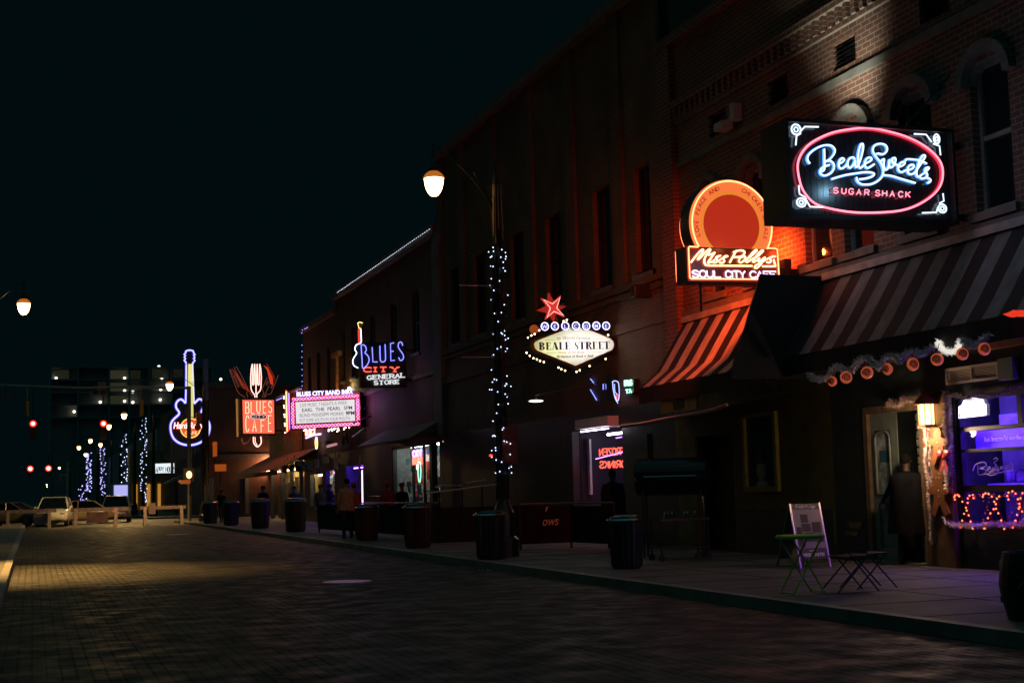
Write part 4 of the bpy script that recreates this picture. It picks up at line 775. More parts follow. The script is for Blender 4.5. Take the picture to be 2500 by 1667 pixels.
# --- band box marquee: a changeable letter board framed by plaited neon, set at a slight angle to the wall
(bx0, by0), (bdx, bdy), BLEN = (10.267,58.900),(0.9036,-0.4285),3.034
BM = lambda off: (lambda p: (bx0+bdx*p[0]+bdy*off, by0+bdy*p[0]-bdx*off, p[1]))
sg = thing('marquee_sign', 'angled cinema style letter board framed in pink plaited neon, over the pavement', 'sign', (WX, 58.2, 5))
cn = [(-0,5.734),(3.03,5.743),(3.049,4.314),(-0.002,4.252)]
MB().prism(cn, BM(-.10), BM(-.9)).build('cabinet', M_CASE, sg)
bd = [(0.224,5.423),(2.82,5.459),(2.835,4.511),(0.252,4.465)]
ring_ = MB()
for k in range(4):
    a, b, c, d = cn[k], cn[(k+1) % 4], bd[(k+1) % 4], bd[k]; g_ = BM(-.06); h_ = BM(-.099)
    ring_.hexa([g_(a), g_(b), g_(c), g_(d)], [h_(a), h_(b), h_(c), h_(d)])
ring_.build('red_surround', pmat('red sign enamel', (0.7, 0.05, 0.05), 0.35), sg)
MB().prism(bd, BM(-.05), BM(-.099)).build('board_edge', M_DARK, sg)
ib = [(0.243,5.405),(2.8,5.437),(2.814,4.529),(0.269,4.485)]
MB().prism(ib, BM(-.040), BM(-.049)).build('letter_board', emat('lit letter board', (0.90, 0.86, 0.87), 0.9), sg)
M_BLK = pmat('black plastic letters', (0.02, 0.02, 0.03), 0.5)
def btext(txt, o, e, h, r_, mat_, name, off=-.03, bold=.0):
    m = MB().text(txt, (0, 0, 0), (1, 0, 0), (0, 0, 1), 1.0, bold=bold); xm = max(q[0] for q in m.v); xn = min(q[0] for q in m.v); i = MB(); i.f = m.f; i.m = m.m
    for q in m.v:
        t_ = (q[0]-xn)/(xm-xn); i.v.append(BM(off-q[1]*.5)((o[0]+(e[0]-o[0])*t_, o[1]+(e[1]-o[1])*t_+q[2]*h/.72)))
    return i.build(name, mat_, sg)
M_GRYL = pmat('thin grey letters', (0.12, 0.12, 0.14), 0.5)
btext('LIVE MUSIC 7 NIGHTS A WEEK', *[(0.464,5.186),(2.483,5.238)], .155, 0, M_GRYL, 'letter_row', bold=-.012)
btext('EARL  THE  PEARL  5PM', *[(0.534,4.974),(2.697,5.021)], .155, 0, M_BLK, 'letter_row', bold=.006)
btext('BLIND MISSISSIPPI MORRIS', *[(0.436,4.756),(2.326,4.783)], .15, 0, M_GRYL, 'letter_row', bold=-.008)
btext('9PM', *[(2.416,4.789),(2.796,4.794)], .155, 0, M_BLK, 'letter_row', bold=.03)
btext('PUT SOME SOUTH IN YOUR MOUTH', *[(0.431,4.541),(2.589,4.577)], .15, 0, M_GRYL, 'letter_row', bold=-.012)
btext('BLUES CITY BAND BOX', *[(0.317,5.642),(2.759,5.682)], .185, 0, emat('blue edged lit letter', (0.68, 0.70, 1.0), 2.2), 'title_lettering', .02, bold=.03)
btext('BLUES CITY BAND BOX', *[(0.309,5.635),(2.769,5.678)], .19, 0, emat('deep blue return', (0.05, 0.03, 0.9), 1.4), 'title_return', -.045, bold=.055)
for name_, mt_, ph in (('plaited_tube', emat('pink white neon', (1.0, .36, .45), 2.6), 0), ('plaited_tube', emat('magenta neon', (.95, .22, 1.0), 2.2), 1)):
    ut = MB()
    for (o, e), n in (([(0.111,5.516),(2.99,5.583)], 21), ([(0.1,4.346),(3.002,4.399)], 21), ([(0.133,5.411),(0.134,4.451)], 7), ([(2.933,5.467),(2.952,4.496)], 7)):
        d_ = Vector((e[0]-o[0], e[1]-o[1])); L_ = d_.length; d_.normalize(); nn = Vector((-d_.y, d_.x)); N_ = n*8
        ut.tube([BM(-.01-.02*ph)((o[0]+d_.x*L_*i/N_+nn.x*.055*math.sin(math.pi*i/8+ph*math.pi), o[1]+d_.y*L_*i/N_+nn.y*.055*math.sin(math.pi*i/8+ph*math.pi))) for i in range(N_+1)], .0125, 5)
    ut.build(name_, mt_, sg)
for (o, e), mt_, r_ in (([(-0.196,5.889),(-0.166,4.173)], N_ORG, .028), ([(-0.083,5.811),(-0.052,4.265)], N_BLUE, .025)):
    MB().tube([BM(-.2)(o), BM(-.2)(e)], r_).build('nose_tube', mt_, sg)
MB().prism([(-0.248,5.995),(-0,5.734),(-0.002,4.252),(-0.235,4.094)], BM(-.24), BM(-.5)).build('nose_panel', pmat('red sign enamel', (0.7, 0.05, 0.05), 0.35), sg)
for a, b in [(-0.289,5.662),(-0.29,5.581),(-0.285,5.277),(-0.278,5.188),(-0.273,4.9),(-0.267,4.803),(-0.262,4.515),(-0.258,4.426),(-0.253,4.131)]: MB().ball(BM(-.18)((a, b)), .032, 6).build('bulb', emat('white sign bulb', (1, .85, .75), 7), sg)
for a, b in [(0.469,4.212),(0.544,4.242),(0.612,4.252),(0.756,4.255),(0.831,4.223),(0.899,4.239),(0.974,4.256),(1.621,4.214),(1.696,4.238),(1.772,4.261),(1.62,4.148),(1.695,4.17),(1.771,4.19),(1.846,4.21),(1.921,4.234),(1.982,4.247),(1.905,4.132),(1.973,4.159),(2.048,4.171),(2.206,4.213),(2.281,4.238),(2.357,4.262),(2.432,4.28)]:
    MB().ball(BM(-.12-random.random()*.5)((a, b)), .03, 6).build('bulb', emat('white sign bulb', (1, .85, .75), 7), sg)
MB().box(13.2, WX, 57.9, 58.1, 5.0, 5.1).build('bracket', M_DARK, sg)
glow('neon_fill_lamp', sg, (12.2, 73.5, 5.8), 90, (1, .26, .05)); glow('neon_fill_lamp', sg, (12.6, 57.0, 5.2), 22, (.75, .25, .9))  # unseen lamps added; the orange one stands far off by the clapboard wall

# --- blues cafe sign with the neon fork
YC = 79.0; F = on_y(YC)
sg = thing('neon_sign', 'square glowing orange red cafe sign with a neon fork above it, by the street corner', 'sign', (WX, 79.2, 6))
MB().box(11.0, 13.02, YC+.05, YC+.9, 4.88, 7.0).build('cabinet', M_CASE, sg)
fc = [(11.12,6.881),(12.884,6.863),(12.904,4.979),(11.155,5)]
MB().prism(fc, on_y(YC+.02), on_y(YC+.049)).build('lit_face', emat('orange red lit face', (1.0, .15, .085), 1.05), sg)
ut = MB()
def tall(ch, x0, x1, y0, y1):
    a, b = ([(10.16,6.751),(10.506,6.397)]); sx_ = (b[0]-a[0])/100; sz_ = (b[1]-a[1])/100
    W_ = lambda p: (a[0]+sx_*(x0+(x1-x0)*p[0]), a[1]+sz_*(y1+(y0-y1)*p[1]-730))
    for st_ in GL[ch]:
        neon(ut, [W_(p) for p in st_], F, .019, smooth=False)
    for p in {'B': [(0, 0), (0, 1)], 'L': [(0, 1)], 'U': [(0, 1), (1, 1)], 'E': [(0, 0), (0, 1)], 'A': [(0, 0), (1, 0)], 'F': [(0, 0), (0, 1)]}.get(ch, []): neon(ut, [W_((p[0]-.2, p[1])), W_((p[0]+.2, p[1]))], F, .016, smooth=False)
for ch, x0, x1, y0, y1 in (('B', 328, 382, 728, 908), ('L', 415, 465, 728, 908), ('U', 508, 562, 722, 905), ('E', 612, 660, 722, 902), ('S', 700, 750, 718, 898), ('C', 328, 378, 945, 1198), ('A', 440, 496, 1010, 1188), ('F', 575, 628, 1018, 1200), ('E', 695, 748, 945, 1195)): tall(ch, x0, x1, y0, y1)
ut.build('tall_lettering', emat('pale orange neon', (1.0, .62, .36), 1.9), sg)
pc = [(11.665,5.93), (12.334,5.932)]; rr = .115
pill = [(pc[0][0]+rr*math.cos(math.radians(a)), pc[0][1]+rr*math.sin(math.radians(a))) for a in range(90, 271, 18)]+[(pc[1][0]+rr*math.cos(math.radians(a)), pc[1][1]+rr*math.sin(math.radians(a))) for a in range(-90, 91, 18)]
MB().prism(pill, on_y(YC-.03), on_y(YC+.01)).build('pill_panel', M_DARK, sg)
ut = MB(); neon(ut, pill, on_y(YC-.05), .009, closed=True, smooth=False)
for s_ in strokes('CITY', *[q[0] for q in [(11.605,5.877),(12.38,5.871)]], *[q[1] for q in [(11.605,5.867),(12.38,5.868)]], .14, .25): neon(ut, s_, on_y(YC-.05), .011, smooth=False)
ut.build('pill_lettering', emat('pinkish white neon', (1, .8, .85), 1.1), sg)
ut = MB()
for s_ in ([(11.823,7.02),(11.807,7.152),(11.65,7.365),(11.598,7.525),(11.584,8.129),(11.622,8.627),(11.67,8.895),(11.691,8.895),(11.694,8.271),(11.684,7.809),(11.705,7.72),(11.74,7.72),(11.758,7.809),(11.781,8.628),(11.804,8.895),(11.825,8.895),(11.842,8.272),(11.839,7.809),(11.86,7.731),(11.881,7.731)],
           [(11.919,7.02),(11.923,7.205),(12.108,7.4),(12.155,7.56),(12.184,8.165),(12.152,8.629),(12.112,8.897),(12.087,8.896),(12.072,8.272),(12.065,7.809),(12.043,7.72),(12.001,7.72),(11.98,7.809),(11.972,8.628),(11.959,8.896),(11.945,8.896),(11.92,8.272),(11.917,7.809),(11.895,7.731),(11.881,7.731)], [(11.881,7.702),(11.881,7.205)]): neon(ut, s_, F, .030, smooth=False)
neon(ut, [(11.714,4.806),(11.726,4.482),(11.83,4.311),(11.946,4.239),(12.069,4.329),(12.155,4.494),(12.125,4.812)], F, .032)
neon(ut, [(11.809,4.781),(11.817,4.516),(11.928,4.303)], F, .02, smooth=False)
ut.build('fork_tube', emat('pink white fork neon', (1, .50, .42), 2.2), sg)
ut = MB()
for s_ in ([(10.43,8.623),(10.55,8.269),(10.843,7.455),(10.982,7.243),(11.296,7.047)], [(10.815,8.802),(11.18,8.129),(11.464,7.543),(11.385,7.259),(11.461,7.036)], [(10.482,8.624),(10.914,7.614),(10.967,7.667),(10.69,8.305)], [(10.693,8.766),(11.089,7.685),(11.142,7.738),(10.831,8.447)], [(12.556,8.166),(12.261,7.524),(12.344,7.31),(12.265,7.044)], [(13.198,8.31),(12.762,7.238),(12.478,7.168),(12.424,7.032)], [(12.591,7.987),(12.482,7.773),(12.535,7.738),(12.625,7.916)], [(12.891,7.773),(12.747,7.595),(12.793,7.577),(12.908,7.737)], [(12.659,7.702),(12.353,7.043)], [(11.126,4.772),(11.083,4.632),(11.159,4.42),(11.27,4.376),(11.492,4.556),(11.587,4.773)], [(12.248,4.775),(12.374,4.526)], [(11.097,4.737),(11.211,4.436),(11.369,4.522)]): neon(ut, s_, on_y(YC+.25), .014, smooth=False)
ut.build('unlit_fork_tube', emat('unlit tube with painted glow', (.6, .16, .09), .30), sg)  # unlit tubes; the dim red light on them is given as emission
MB().prism([(12.366,8.873),(12.56,8.595),(12.749,7.784),(12.909,7.773),(12.876,8.166),(12.596,8.738)], on_y(YC+.3), on_y(YC+.34)).build('knife_blade', emat('dim red blade', (1, .07, .02), .55), sg)
MB().prism([(12.52,9.006),(12.596,8.702),(12.876,8.166),(13.024,7.952),(12.984,8.274),(12.703,8.774)], on_y(YC+.35), on_y(YC+.38)).build('knife_blade', emat('dimmer red blade', (.8, .05, .02), .16), sg)
MB().prism([(10.552,8.695),(10.866,8.376),(11.464,7.543),(11.789,7.134),(11.701,7.116),(11.492,7.419),(11.176,7.561),(10.864,8.128)], on_y(YC+.3), on_y(YC+.33)).build('knife_blade', emat('dimmest red blade', (.9, .06, .02), .22), sg)
MB().tube([(10.92, YC+.9, 7.0), (10.95, YC+.9, 4.85)], .05).build('back_tube', emat('dim amber tube', (.75, .3, .07), .45), sg)
MB().box(13.02, WX, YC+.3, YC+.5, 5.1, 5.2).box(13.02, WX, YC+.3, YC+.5, 6.6, 6.7).tube([(12.6, YC+.4, 7.0), (13.3, YC+.4, 8.4)], .04).build('bracket', M_DARK, sg)

# --- giant neon guitar
YH = 105.0; F = on_y(YH)
sg = thing('guitar_sign', 'giant blue neon guitar sign with an orange disc, across the cross street', 'sign', (11.0, 106.5, 0.13))
gl = [(10.608,8.419),(10.436,8.621),(10.265,8.712),(10.059,8.612),(9.922,8.372),(9.946,8.072),(10.141,7.77),(10.092,7.57),(9.824,7.322),(9.619,7.074),(9.531,6.776),(9.555,6.327),(9.701,5.926),(9.969,5.624),(10.359,5.419),(10.799,5.338),(11.241,5.367),(11.634,5.501),(11.931,5.698),(12.203,5.995),(12.353,6.496),(12.33,6.899),(12.158,7.227),(11.936,7.481),(11.763,7.709),(11.798,7.91),(11.913,8.161),(11.938,8.413),(11.815,8.64),(11.593,8.727),(11.42,8.591),(11.222,8.391)]
hd = [(10.661,11.34),(10.622,11.482),(10.513,11.618),(10.612,11.719),(10.514,11.845),(10.612,11.947),(10.504,12.057),(10.622,12.149),(10.623,12.276),(10.761,12.342),(10.933,12.364),(11.156,12.32),(11.229,12.103),(11.313,12.027),(11.195,11.976),(11.293,11.824),(11.194,11.748),(11.293,11.596),(11.179,11.469),(11.119,11.342)]
gp = gl+[(11.15,9.272),(11.129,11.342)]+[]
MB().prism(gl, on_y(YH+.15), on_y(YH+.6)).build('body_panel', M_GLOSS, sg)
MB().prism([(10.661,11.34),(11.119,11.342),(11.188,8.416),(10.637,8.419)], on_y(YH+.14), on_y(YH+.58)).build('neck_panel', M_GLOSS, sg)
MB().prism(hd, on_y(YH+.15), on_y(YH+.5)).build('head_panel', M_GLOSS, sg)
N_GB = emat('violet blue guitar neon', (0.72, 0.70, 1.0), 1.25)
ut = MB(); neon(ut, gl, F, .062); neon(ut, hd, F, .05, smooth=False)
for s_ in ([(10.608,8.419),(10.649,9.777),(10.661,11.29)], [(11.222,8.391),(11.176,9.776),(11.119,11.342)]): neon(ut, s_, F, .045, smooth=False)
ut.build('outline_tube', N_GB, sg)
ut = MB(); neon(ut, gl, on_y(YH+.12), .115); neon(ut, hd, on_y(YH+.12), .085, smooth=False); neon(ut, [(10.622,8.419),(10.659,9.777),(10.675,11.29)], on_y(YH+.1), .10, smooth=False); ut.build('outline_glow_tube', emat('deep blue halo', (0.10, 0.07, 1.0), 1.0), sg)  # wider tube added behind the outline for a blue glow fringe
ut = MB()
for (a, b) in (((335, 320), 0), ((345, 336), 0), ((356, 352), 0), ((366, 368), 0), ((376, 384), 0), ((385, 400), 0)): 
    p_, q_ = [((9.19,11.334)), ((9.191,7.402))]; k_ = ([(9.19,11.334),(9.679,11.336)]); k_ = (k_[1][0]-k_[0][0])/100
    ut.tube([F((p_[0]+a[0]*k_, p_[1])), F((q_[0]+a[1]*k_, q_[1]))], .03, 5)
ut.build('string_tube', emat('yellow green neon', (.75, .68, .22), 1.1), sg)
MB().prism([(10.828,11.331),(11.085,11.332),(11.156,7.386),(10.744,7.39)], on_y(YH+.06), on_y(YH+.13)).build('fretboard', pmat('fretboard enamel', (0.5, 0.45, 0.2), 0.5), sg)
dc_ = (10.963,6.586); r5 = .71
MB().prism(circ(dc_, r5, 36)[:-1], on_y(YH+.02), on_y(YH+.14)).build('orange_disc', emat('orange lit disc', (1.0, .16, .03), .75), sg)
ut = MB(); neon(ut, circ(dc_, r5, 36)[:-1], F, .035, closed=True, smooth=False); ut.build('disc_tube', emat('amber neon', (1, .55, .12), 1.8), sg)
word('Hard Rock', *[(9.702,6.545),(11.908,6.521)], .50, emat('red letter edge', (1, .04, .03), 1.3), 'script_edge', YH-.02, sg, bold=.06, shear=.18)
word('Hard Rock', *[(9.736,6.574),(11.874,6.551)], .45, emat('white script letter', (1, .72, .66), 2.4), 'script_lettering', YH-.08, sg, bold=.012, shear=.18)
word('CAFE', *[(10.546,6.116),(11.414,6.105)], .24, emat('pale orange letter', (1, .55, .3), 2), 'cafe_lettering', YH-.06, sg, bold=.0)
MB().tube([(11.0, YH+.9, .13), (11.0, YH+.9, 12.0)], .12).box(10.4, 11.6, YH+.55, YH+.9, 8.3, 8.4).box(10.4, 11.6, YH+.55, YH+.9, 6.2, 6.3).build('mast', M_DARK, sg)

# --- small signs in the windows and along the shops
def small(name, label, cat, loc): return thing(name, label, cat, loc)
sg = small('neon_lettering', 'red mirror reversed frozen drinks neon lettering in the lit bar opening', 'sign', (13.9, 32.6, 2))
ut = MB()
for s_ in strokes('FROZEN', 33.55, 31.9, 2.28, 2.30, .17, .3): neon(ut, [(a, b) for a, b in s_], lambda p: (13.9, 65.45-p[0], p[1]), .016, smooth=False)
for s_ in strokes('DRINKS', 33.55, 31.9, 1.96, 1.98, .17, .3): neon(ut, [(a, b) for a, b in s_], lambda p: (13.9, 65.45-p[0], p[1]), .016, smooth=False)
ut.build('lettering', N_RED, sg)
ut = MB().tube([(13.85, 33.7, 2.22), (13.85, 31.6, 2.36)], .012).tube([(13.85, 31.7, 2.36), (13.85, 31.7, 1.8)], .02).tube([(13.8, 31.55, 2.72), (13.8, 32.2, 2.70)], .012); ut.build('violet_tube', emat('violet bar neon', (.4, .16, 1), 5), sg)
sg = small('beer_sign', 'small blue bottle shaped neon sign under the welcome sign', 'sign', (13.3, 31.2, 3.9))
ut = MB(); neon(ut, [(30.915,4.001),(30.832,4.017),(30.661,4.003),(30.531,3.925),(30.521,3.654),(30.645,3.528),(30.854,3.769),(30.892,3.999)], on_x(13.2), .010); neon(ut, [(30.781,3.945),(30.774,3.763),(30.632,3.685)], on_x(13.2), .008); neon(ut, [(30.854,3.769),(30.755,3.581),(30.616,3.472)], on_x(13.2), .01); ut.build('bottle_tube', emat('pale blue neon', (.32, .42, 1), 2.5), sg)
ut = MB(); neon(ut, [(30.698,3.577),(30.689,3.675),(30.599,3.669),(30.603,3.624),(30.694,3.622),(30.563,3.558)], on_x(13.2), .009, smooth=False); ut.build('red_tube', N_RED, sg)
MB().box(13.24, WX, 31.0, 31.4, 3.6, 4.2).build('mount', M_DARK, sg)
sg = small('beer_sign', 'little green lit letter sign hung beside the striped cafe awning', 'sign', (13.3, 30.1, 4))
pp = [(30.18,3.964),(29.739,3.98),(29.766,3.666),(30.13,3.635)]
MB().prism(pp, on_x(13.24), on_x(13.38)).build('mount', M_DARK, sg)
ut = MB()
(ya, za), (yb, zb) = [(30.178,3.852),(29.762,3.837)]
for s_ in strokes('DRUG', ya, yb, za, zb, .12, .3): neon(ut, s_, on_x(13.2), .017, smooth=False)
(ya, za), (yb, zb) = [(30.128,3.661),(29.799,3.664)]
for s_ in strokes('TA', ya, yb, za, zb, .09, .3): neon(ut, s_, on_x(13.2), .014, smooth=False)
ut.build('lettering', emat('green white neon', (.35, 1, .62), 2.4), sg)
sg = small('neon_strokes', 'four loose blue neon strokes on the dark wall under the welcome sign', 'sign', (13.3, 32.4, 3.9))
for s_ in ([(32.692,4.226),(32.427,4.075)], [(32.715,3.955),(32.325,3.665)], [(31.863,4.031),(31.875,3.891)], [(31.683,4.016),(31.682,3.886)]): MB().tube([(13.36, a, b) for a, b in s_], .012).build('tube', emat('blue stroke neon', (.2, .26, 1), 2.2), sg)
sg = small('lips_sign', 'red neon lips hanging at the right end of the sweet shop front', 'sign', (12.2, 15.0, 3.6))
lp = [(15.287,3.643),(15.16,3.654),(15.075,3.672),(15.023,3.643),(14.957,3.656),(14.865,3.608),(14.762,3.571),(14.87,3.556),(14.994,3.572),(15.064,3.59),(15.138,3.583),(15.209,3.609)]
MB().prism(lp, on_x(12.2), on_x(12.26)).build('lips', emat('red lips light', (1, .05, .02), .8), sg)
lq = max(lp, key=lambda q: q[1]); MB().tube([(12.23, lq[0], lq[1]), (12.43, lq[0], 3.6)], .008).build('hanger', M_DARK, sg)
sg = small('oval_sign', 'green oval neon sign in the general store window', 'sign', (13.36, 49.7, 2.2))
ut = MB(); neon(ut, circ((((49.48,2.269))), .19, 24, .43), on_x(13.36), .018, smooth=False); ut.build('oval_tube', emat('green neon', (.3, 1, .5), 2.2), sg)
MB().prism([(((49.48,2.269))[0]+.15*math.cos(t), ((49.48,2.269))[1]+.36*math.sin(t)) for t in [k*.3 for k in range(21)]], on_x(13.37), on_x(13.38)).build('green_panel', pmat('dark green sign panel', (.02, .10, .05), .4), sg)
sg = small('open_sign', 'red and violet lettered neon sign over the green oval in the store window', 'sign', (13.36, 49.7, 2.8))
for ch_, zc, mt_ in (('CITY', 2.78, emat('violet pink neon', (.75, .3, 1), 3)), ('BEER', 2.52, emat('bright red neon', (1, .09, .06), 5))):
    ut = MB()
    for s_ in strokes(ch_, 50.35, 49.15, zc, zc, .22, .25): neon(ut, s_, on_x(13.36), .035, smooth=False)
    ut.build('lettering', mt_, sg)
sg = small('band_sign', 'little red neon lettering with a violet bar and yellow loop, under the marquee', 'sign', (13.3, 66, 4))
ut = MB()
(ya, za), (yb, zb) = [(70.476,4.481),(68.123,4.447)]
for s_ in strokes('BLUES', ya, yb, za, zb, .42, .25): neon(ut, s_, on_x(13.1), .035, smooth=False)
ut.build('lettering', emat('salmon neon', (1, .22, .16), 5), sg)
pp = [(70.418,4.348),(68.438,4.41),(66.604,4.378)]; MB().tube([(13.1, a, b) for a, b in pp], .05).build('violet_bar', emat('lavender neon', (.42, .34, 1), 3), sg)
ut = MB(); neon(ut, circ((((67.697,3.985))), .26, 18, .28), on_x(13.1), .024, smooth=False); pp = [(67.784,4.243),(67.718,3.974)]; neon(ut, pp, on_x(13.1), .024); ut.build('yellow_loop', emat('yellow neon loop', (1, .85, .25), 3), sg)
MB().box(13.15, WX, 65.6, 66, 3.9, 4.0).build('mount', M_DARK, sg)

# ------------------------------------------------------------------ awnings
M_CAN_D = pmat('black canvas', (0.013, 0.013, 0.015), 0.85, vary=0.2, scale=6, bump=0.15, bscale=90)
M_CAN_L = pmat('pale canvas stripe', (0.20, 0.19, 0.185), 0.85, vary=0.25, scale=4, bump=0.15, bscale=90)  # this awning's dimness is put into the stripe colour
def awning(name, label, y0, y1, ztop, zbot, xo, pitch=0.69, first=0.0, pale=None):
    a = thing(name, label, 'awning', (WX, (y0+y1)/2, ztop))
    prof = [(WX-.02, ztop), (WX-.42, ztop-.62), (WX-.72, ztop-1.08), (xo, zbot)]
    cuts = [(y1, 0)]; y = y1-first; k = 0
    if first: cuts.append((y, 1))
    while y > y0: y = max(y0, y-pitch/2); cuts.append((y, 1 if k % 2 == 0 else 0)) if False else cuts.append((y, 'L' if k % 2 == 0 else 'D')); k += 1
    c = MB(); n = len(prof)
    for yy, _ in cuts:
        for q in prof: c.v.append((q[0], yy, q[1]))
    for i in range(1, len(cuts)):
        for j in range(n-1): c.f.append(((i-1)*n+j, i*n+j, i*n+j+1, (i-1)*n+j+1)); c.m.append(1 if cuts[i][1] == 'L' else 0)
    can = c.build('canvas', [M_CAN_D, pale or M_CAN_L], a); so_ = can.modifiers.new('thickness', 'SOLIDIFY'); so_.thickness = .012
    v = MB(); n = int((y1-y0)/.35)
    for i in range(n):
        ya = y0+(y1-y0)*i/n; yb = y0+(y1-y0)*(i+1)/n; v.box(xo-.012, xo+.012, ya+.004, yb-.004, zbot-.33, zbot-.004)
    v.build('valance', M_CAN_D, a)
    f = MB().tube([(xo+.02, y0, zbot-.02), (xo+.02, y1, zbot-.02)], .016)
    for i in range(5):
        yy = y0+.05+(y1-y0-.1)*i/4; f.tube([(xo+.03, yy, zbot-.03), (WX-.03, yy, zbot-.0)], .014).tube([(WX-.05, yy, ztop-.06), (WX-.05, yy, zbot)], .014)
    f.build('frame', M_DARK, a)
    MB().box(WX-.10, WX-.002, y0, y1, ztop+.0, ztop+.13).build('head_rail', pmat('pale timber rail', (0.42, 0.36, 0.31), 0.6, vary=0.3, scale=4), a)
    return a
aw = awning('striped_awning', 'black and pale striped awning over the sweet shop front, right of the dark canvas panel', 9.0, 21.5, 5.05, 3.66, 12.45, 0.70, .55)
MB().prism([(13.39, 5.14), (12.10, 5.15), (11.97, 4.8), (11.846, 4.47), (11.70, 4.06), (11.5, 3.585), (11.44, 3.3), (13.39, 3.3)], on_y(21.53), on_y(21.58)).build('end_panel', M_CAN_D, aw)
awning('striped_awning', 'striped awning glowing orange under the soul food cafe sign', 21.7, 27.25, 4.98, 3.56, 12.25, 0.69, .2, pmat('brightened canvas stripe', (0.48, 0.42, 0.38), 0.85, vary=0.25, scale=4, bump=0.15, bscale=90))  # lighter copy of the pale stripe, brightened for the orange light
lo = thing('curved_canopy', 'thin dark canopy with a red lit curved edge, under the orange striped awning', 'canopy', (WX, 27.0, 3.0))
pp = [(27.646,2.763),(26.486,2.772),(25.223,2.81),(24.06,2.832),(23.245,2.862),(22.774,2.919)]
m = MB()
for p, q in zip(pp, pp[1:]): m.hexa([(12.0, p[0], p[1]), (12.0, q[0], q[1]), (WX-.01, q[0], q[1]+.25), (WX-.01, p[0], p[1]+.25)], [(12.0, p[0], p[1]+.03), (12.0, q[0], q[1]+.03), (WX-.01, q[0], q[1]+.28), (WX-.01, p[0], p[1]+.28)])
m.build('canopy_sheet', M_CAN_D, lo); MB().tube([(11.98, p[0], p[1]+.01) for p in pp], .035).build('canopy_edge', pmat('rose pink edging', (0.5, 0.2, 0.17), 0.4), lo)
mn = thing('menu_board', 'orange brown menu board with dark bottle drawings, between the striped awning and the thin canopy', 'board', (12.6, 26, 3.2))
pp = [(26.29,3.464),(26.314,2.969),(24.652,2.968),(24.609,3.452)]
MB().prism(pp, on_x(12.3), on_x(12.34)).build('panel', pmat('orange ochre board', (0.5, 0.25, 0.08), 0.6, vary=0.2), mn)
pp = [(25.68,3.178),(25.196,3.185),(25.211,3.016),(25.682,3.006)]; q_ = [(25.511,3.352),(25.33,3.352),(25.303,3.179),(25.557,3.178)]
MB().prism(pp, on_x(12.285), on_x(12.299)).prism(q_, on_x(12.285), on_x(12.299)).build('drawing', pmat('dark print', (0.05, 0.03, 0.02), 0.6), mn)
MB().tube([(12.32, 24.6, 3.62), (12.32, 24.6, 3.4)], .01).tube([(12.32, 26.0, 3.62), (12.32, 26.0, 3.4)], .01).build('hanger', M_DARK, mn)
ca = thing('shop_awning', 'plain red brown sloping awning over the corner cafe, under the marquee', 'awning', (WX, 76, 3.7))
MB().hexa([(11.4, 69, 2.75), (11.4, 84, 2.75), (WX-.01, 84, 3.75), (WX-.01, 69, 3.75)], [(11.4, 69, 2.80), (11.4, 84, 2.80), (WX-.01, 84, 3.80), (WX-.01, 69, 3.80)]).build('canvas', pmat('red brown canvas', (0.30, 0.11, 0.07), 0.8, vary=0.2), ca)
MB().box(11.38, 11.42, 69, 84, 2.5, 2.74).build('valance', pmat('red brown canvas', (0.30, 0.11, 0.07), 0.8), ca)
gs = thing('shop_awning', 'flat dusty green brown canopy over the general store window', 'awning', (WX, 52, 3.5))
MB().hexa([(12.3, 46.6, 3.3), (12.3, 55, 3.3), (WX-.01, 55, 3.62), (WX-.01, 46.6, 3.62)], [(12.3, 46.6, 3.36), (12.3, 55, 3.36), (WX-.01, 55, 3.95), (WX-.01, 46.6, 3.95)]).build('canvas', pmat('olive canvas', (0.15, 0.13, 0.07), 0.8, vary=0.3), gs)
MB().tube([(12.35, 54.9, .13), (12.35, 54.9, 3.3)], .05).build('post', pmat('mustard post', (0.3, 0.2, 0.05), 0.5), gs)
bn = thing('hanging_banner', 'mustard banner with a big letter, hanging above the store canopy', 'banner', (12.9, 53.9, 5))
pp = [(13.458,4.592),(13.788,4.663),(13.684,3.682),(13.482,3.668)]
MB().prism(pp, on_y(53.9), on_y(53.93)).build('cloth', pmat('mustard cloth', (0.42, 0.26, 0.07), 0.8, vary=.2), bn)
qq = [(13.709,4.467),(13.593,4.411),(13.554,4.131),(13.6,3.851),(13.675,3.822)]; MB().tube([(a, 53.88, b) for a, b in sm(qq)], .06).build('letter', pmat('brown print', (0.2, 0.06, 0.03), 0.7), bn)
bn = thing('hanging_banner', 'dusky pink banner with a letter M on the wall under the marquee', 'banner', (13.3, 60, 4.5))
pp = [(62.087,4.304),(60.732,4.251),(60.69,3.619),(61.797,3.445)]; MB().prism(pp, on_x(13.2), on_x(13.23)).build('cloth', pmat('dusky pink cloth', (0.36, 0.16, 0.18), 0.8, vary=.3), bn)
qq = [(61.773,3.696),(61.621,4.193),(61.247,3.926),(60.895,4.177),(60.809,3.694)]; MB().tube([(13.18, a, b) for a, b in qq], .06).build('letter', pmat('dark print', (0.05, 0.03, 0.02), 0.6), bn)
fx = thing('floodlight', 'tilted grey strip floodlight reaching out under the right end of the marquee', 'lamp', (13, 57.5, 4.3))
pp = [(12.555,3.837),(13.053,4.181),(13.137,4.113),(12.655,3.759)]; MB().prism(pp, on_y(57), on_y(57.25)).build('casing', pmat('lilac grey metal', (0.45, 0.42, 0.5), 0.5), fx); MB().tube([(12.6, 57.1, 4.4), (13.4, 57.1, 4.7)], .03).build('arm', M_DARK, fx)
fx = thing('light_bar', 'pink lit fluorescent bar on the wall above the plain red brown awning', 'lamp', (13.2, 66, 3.5))
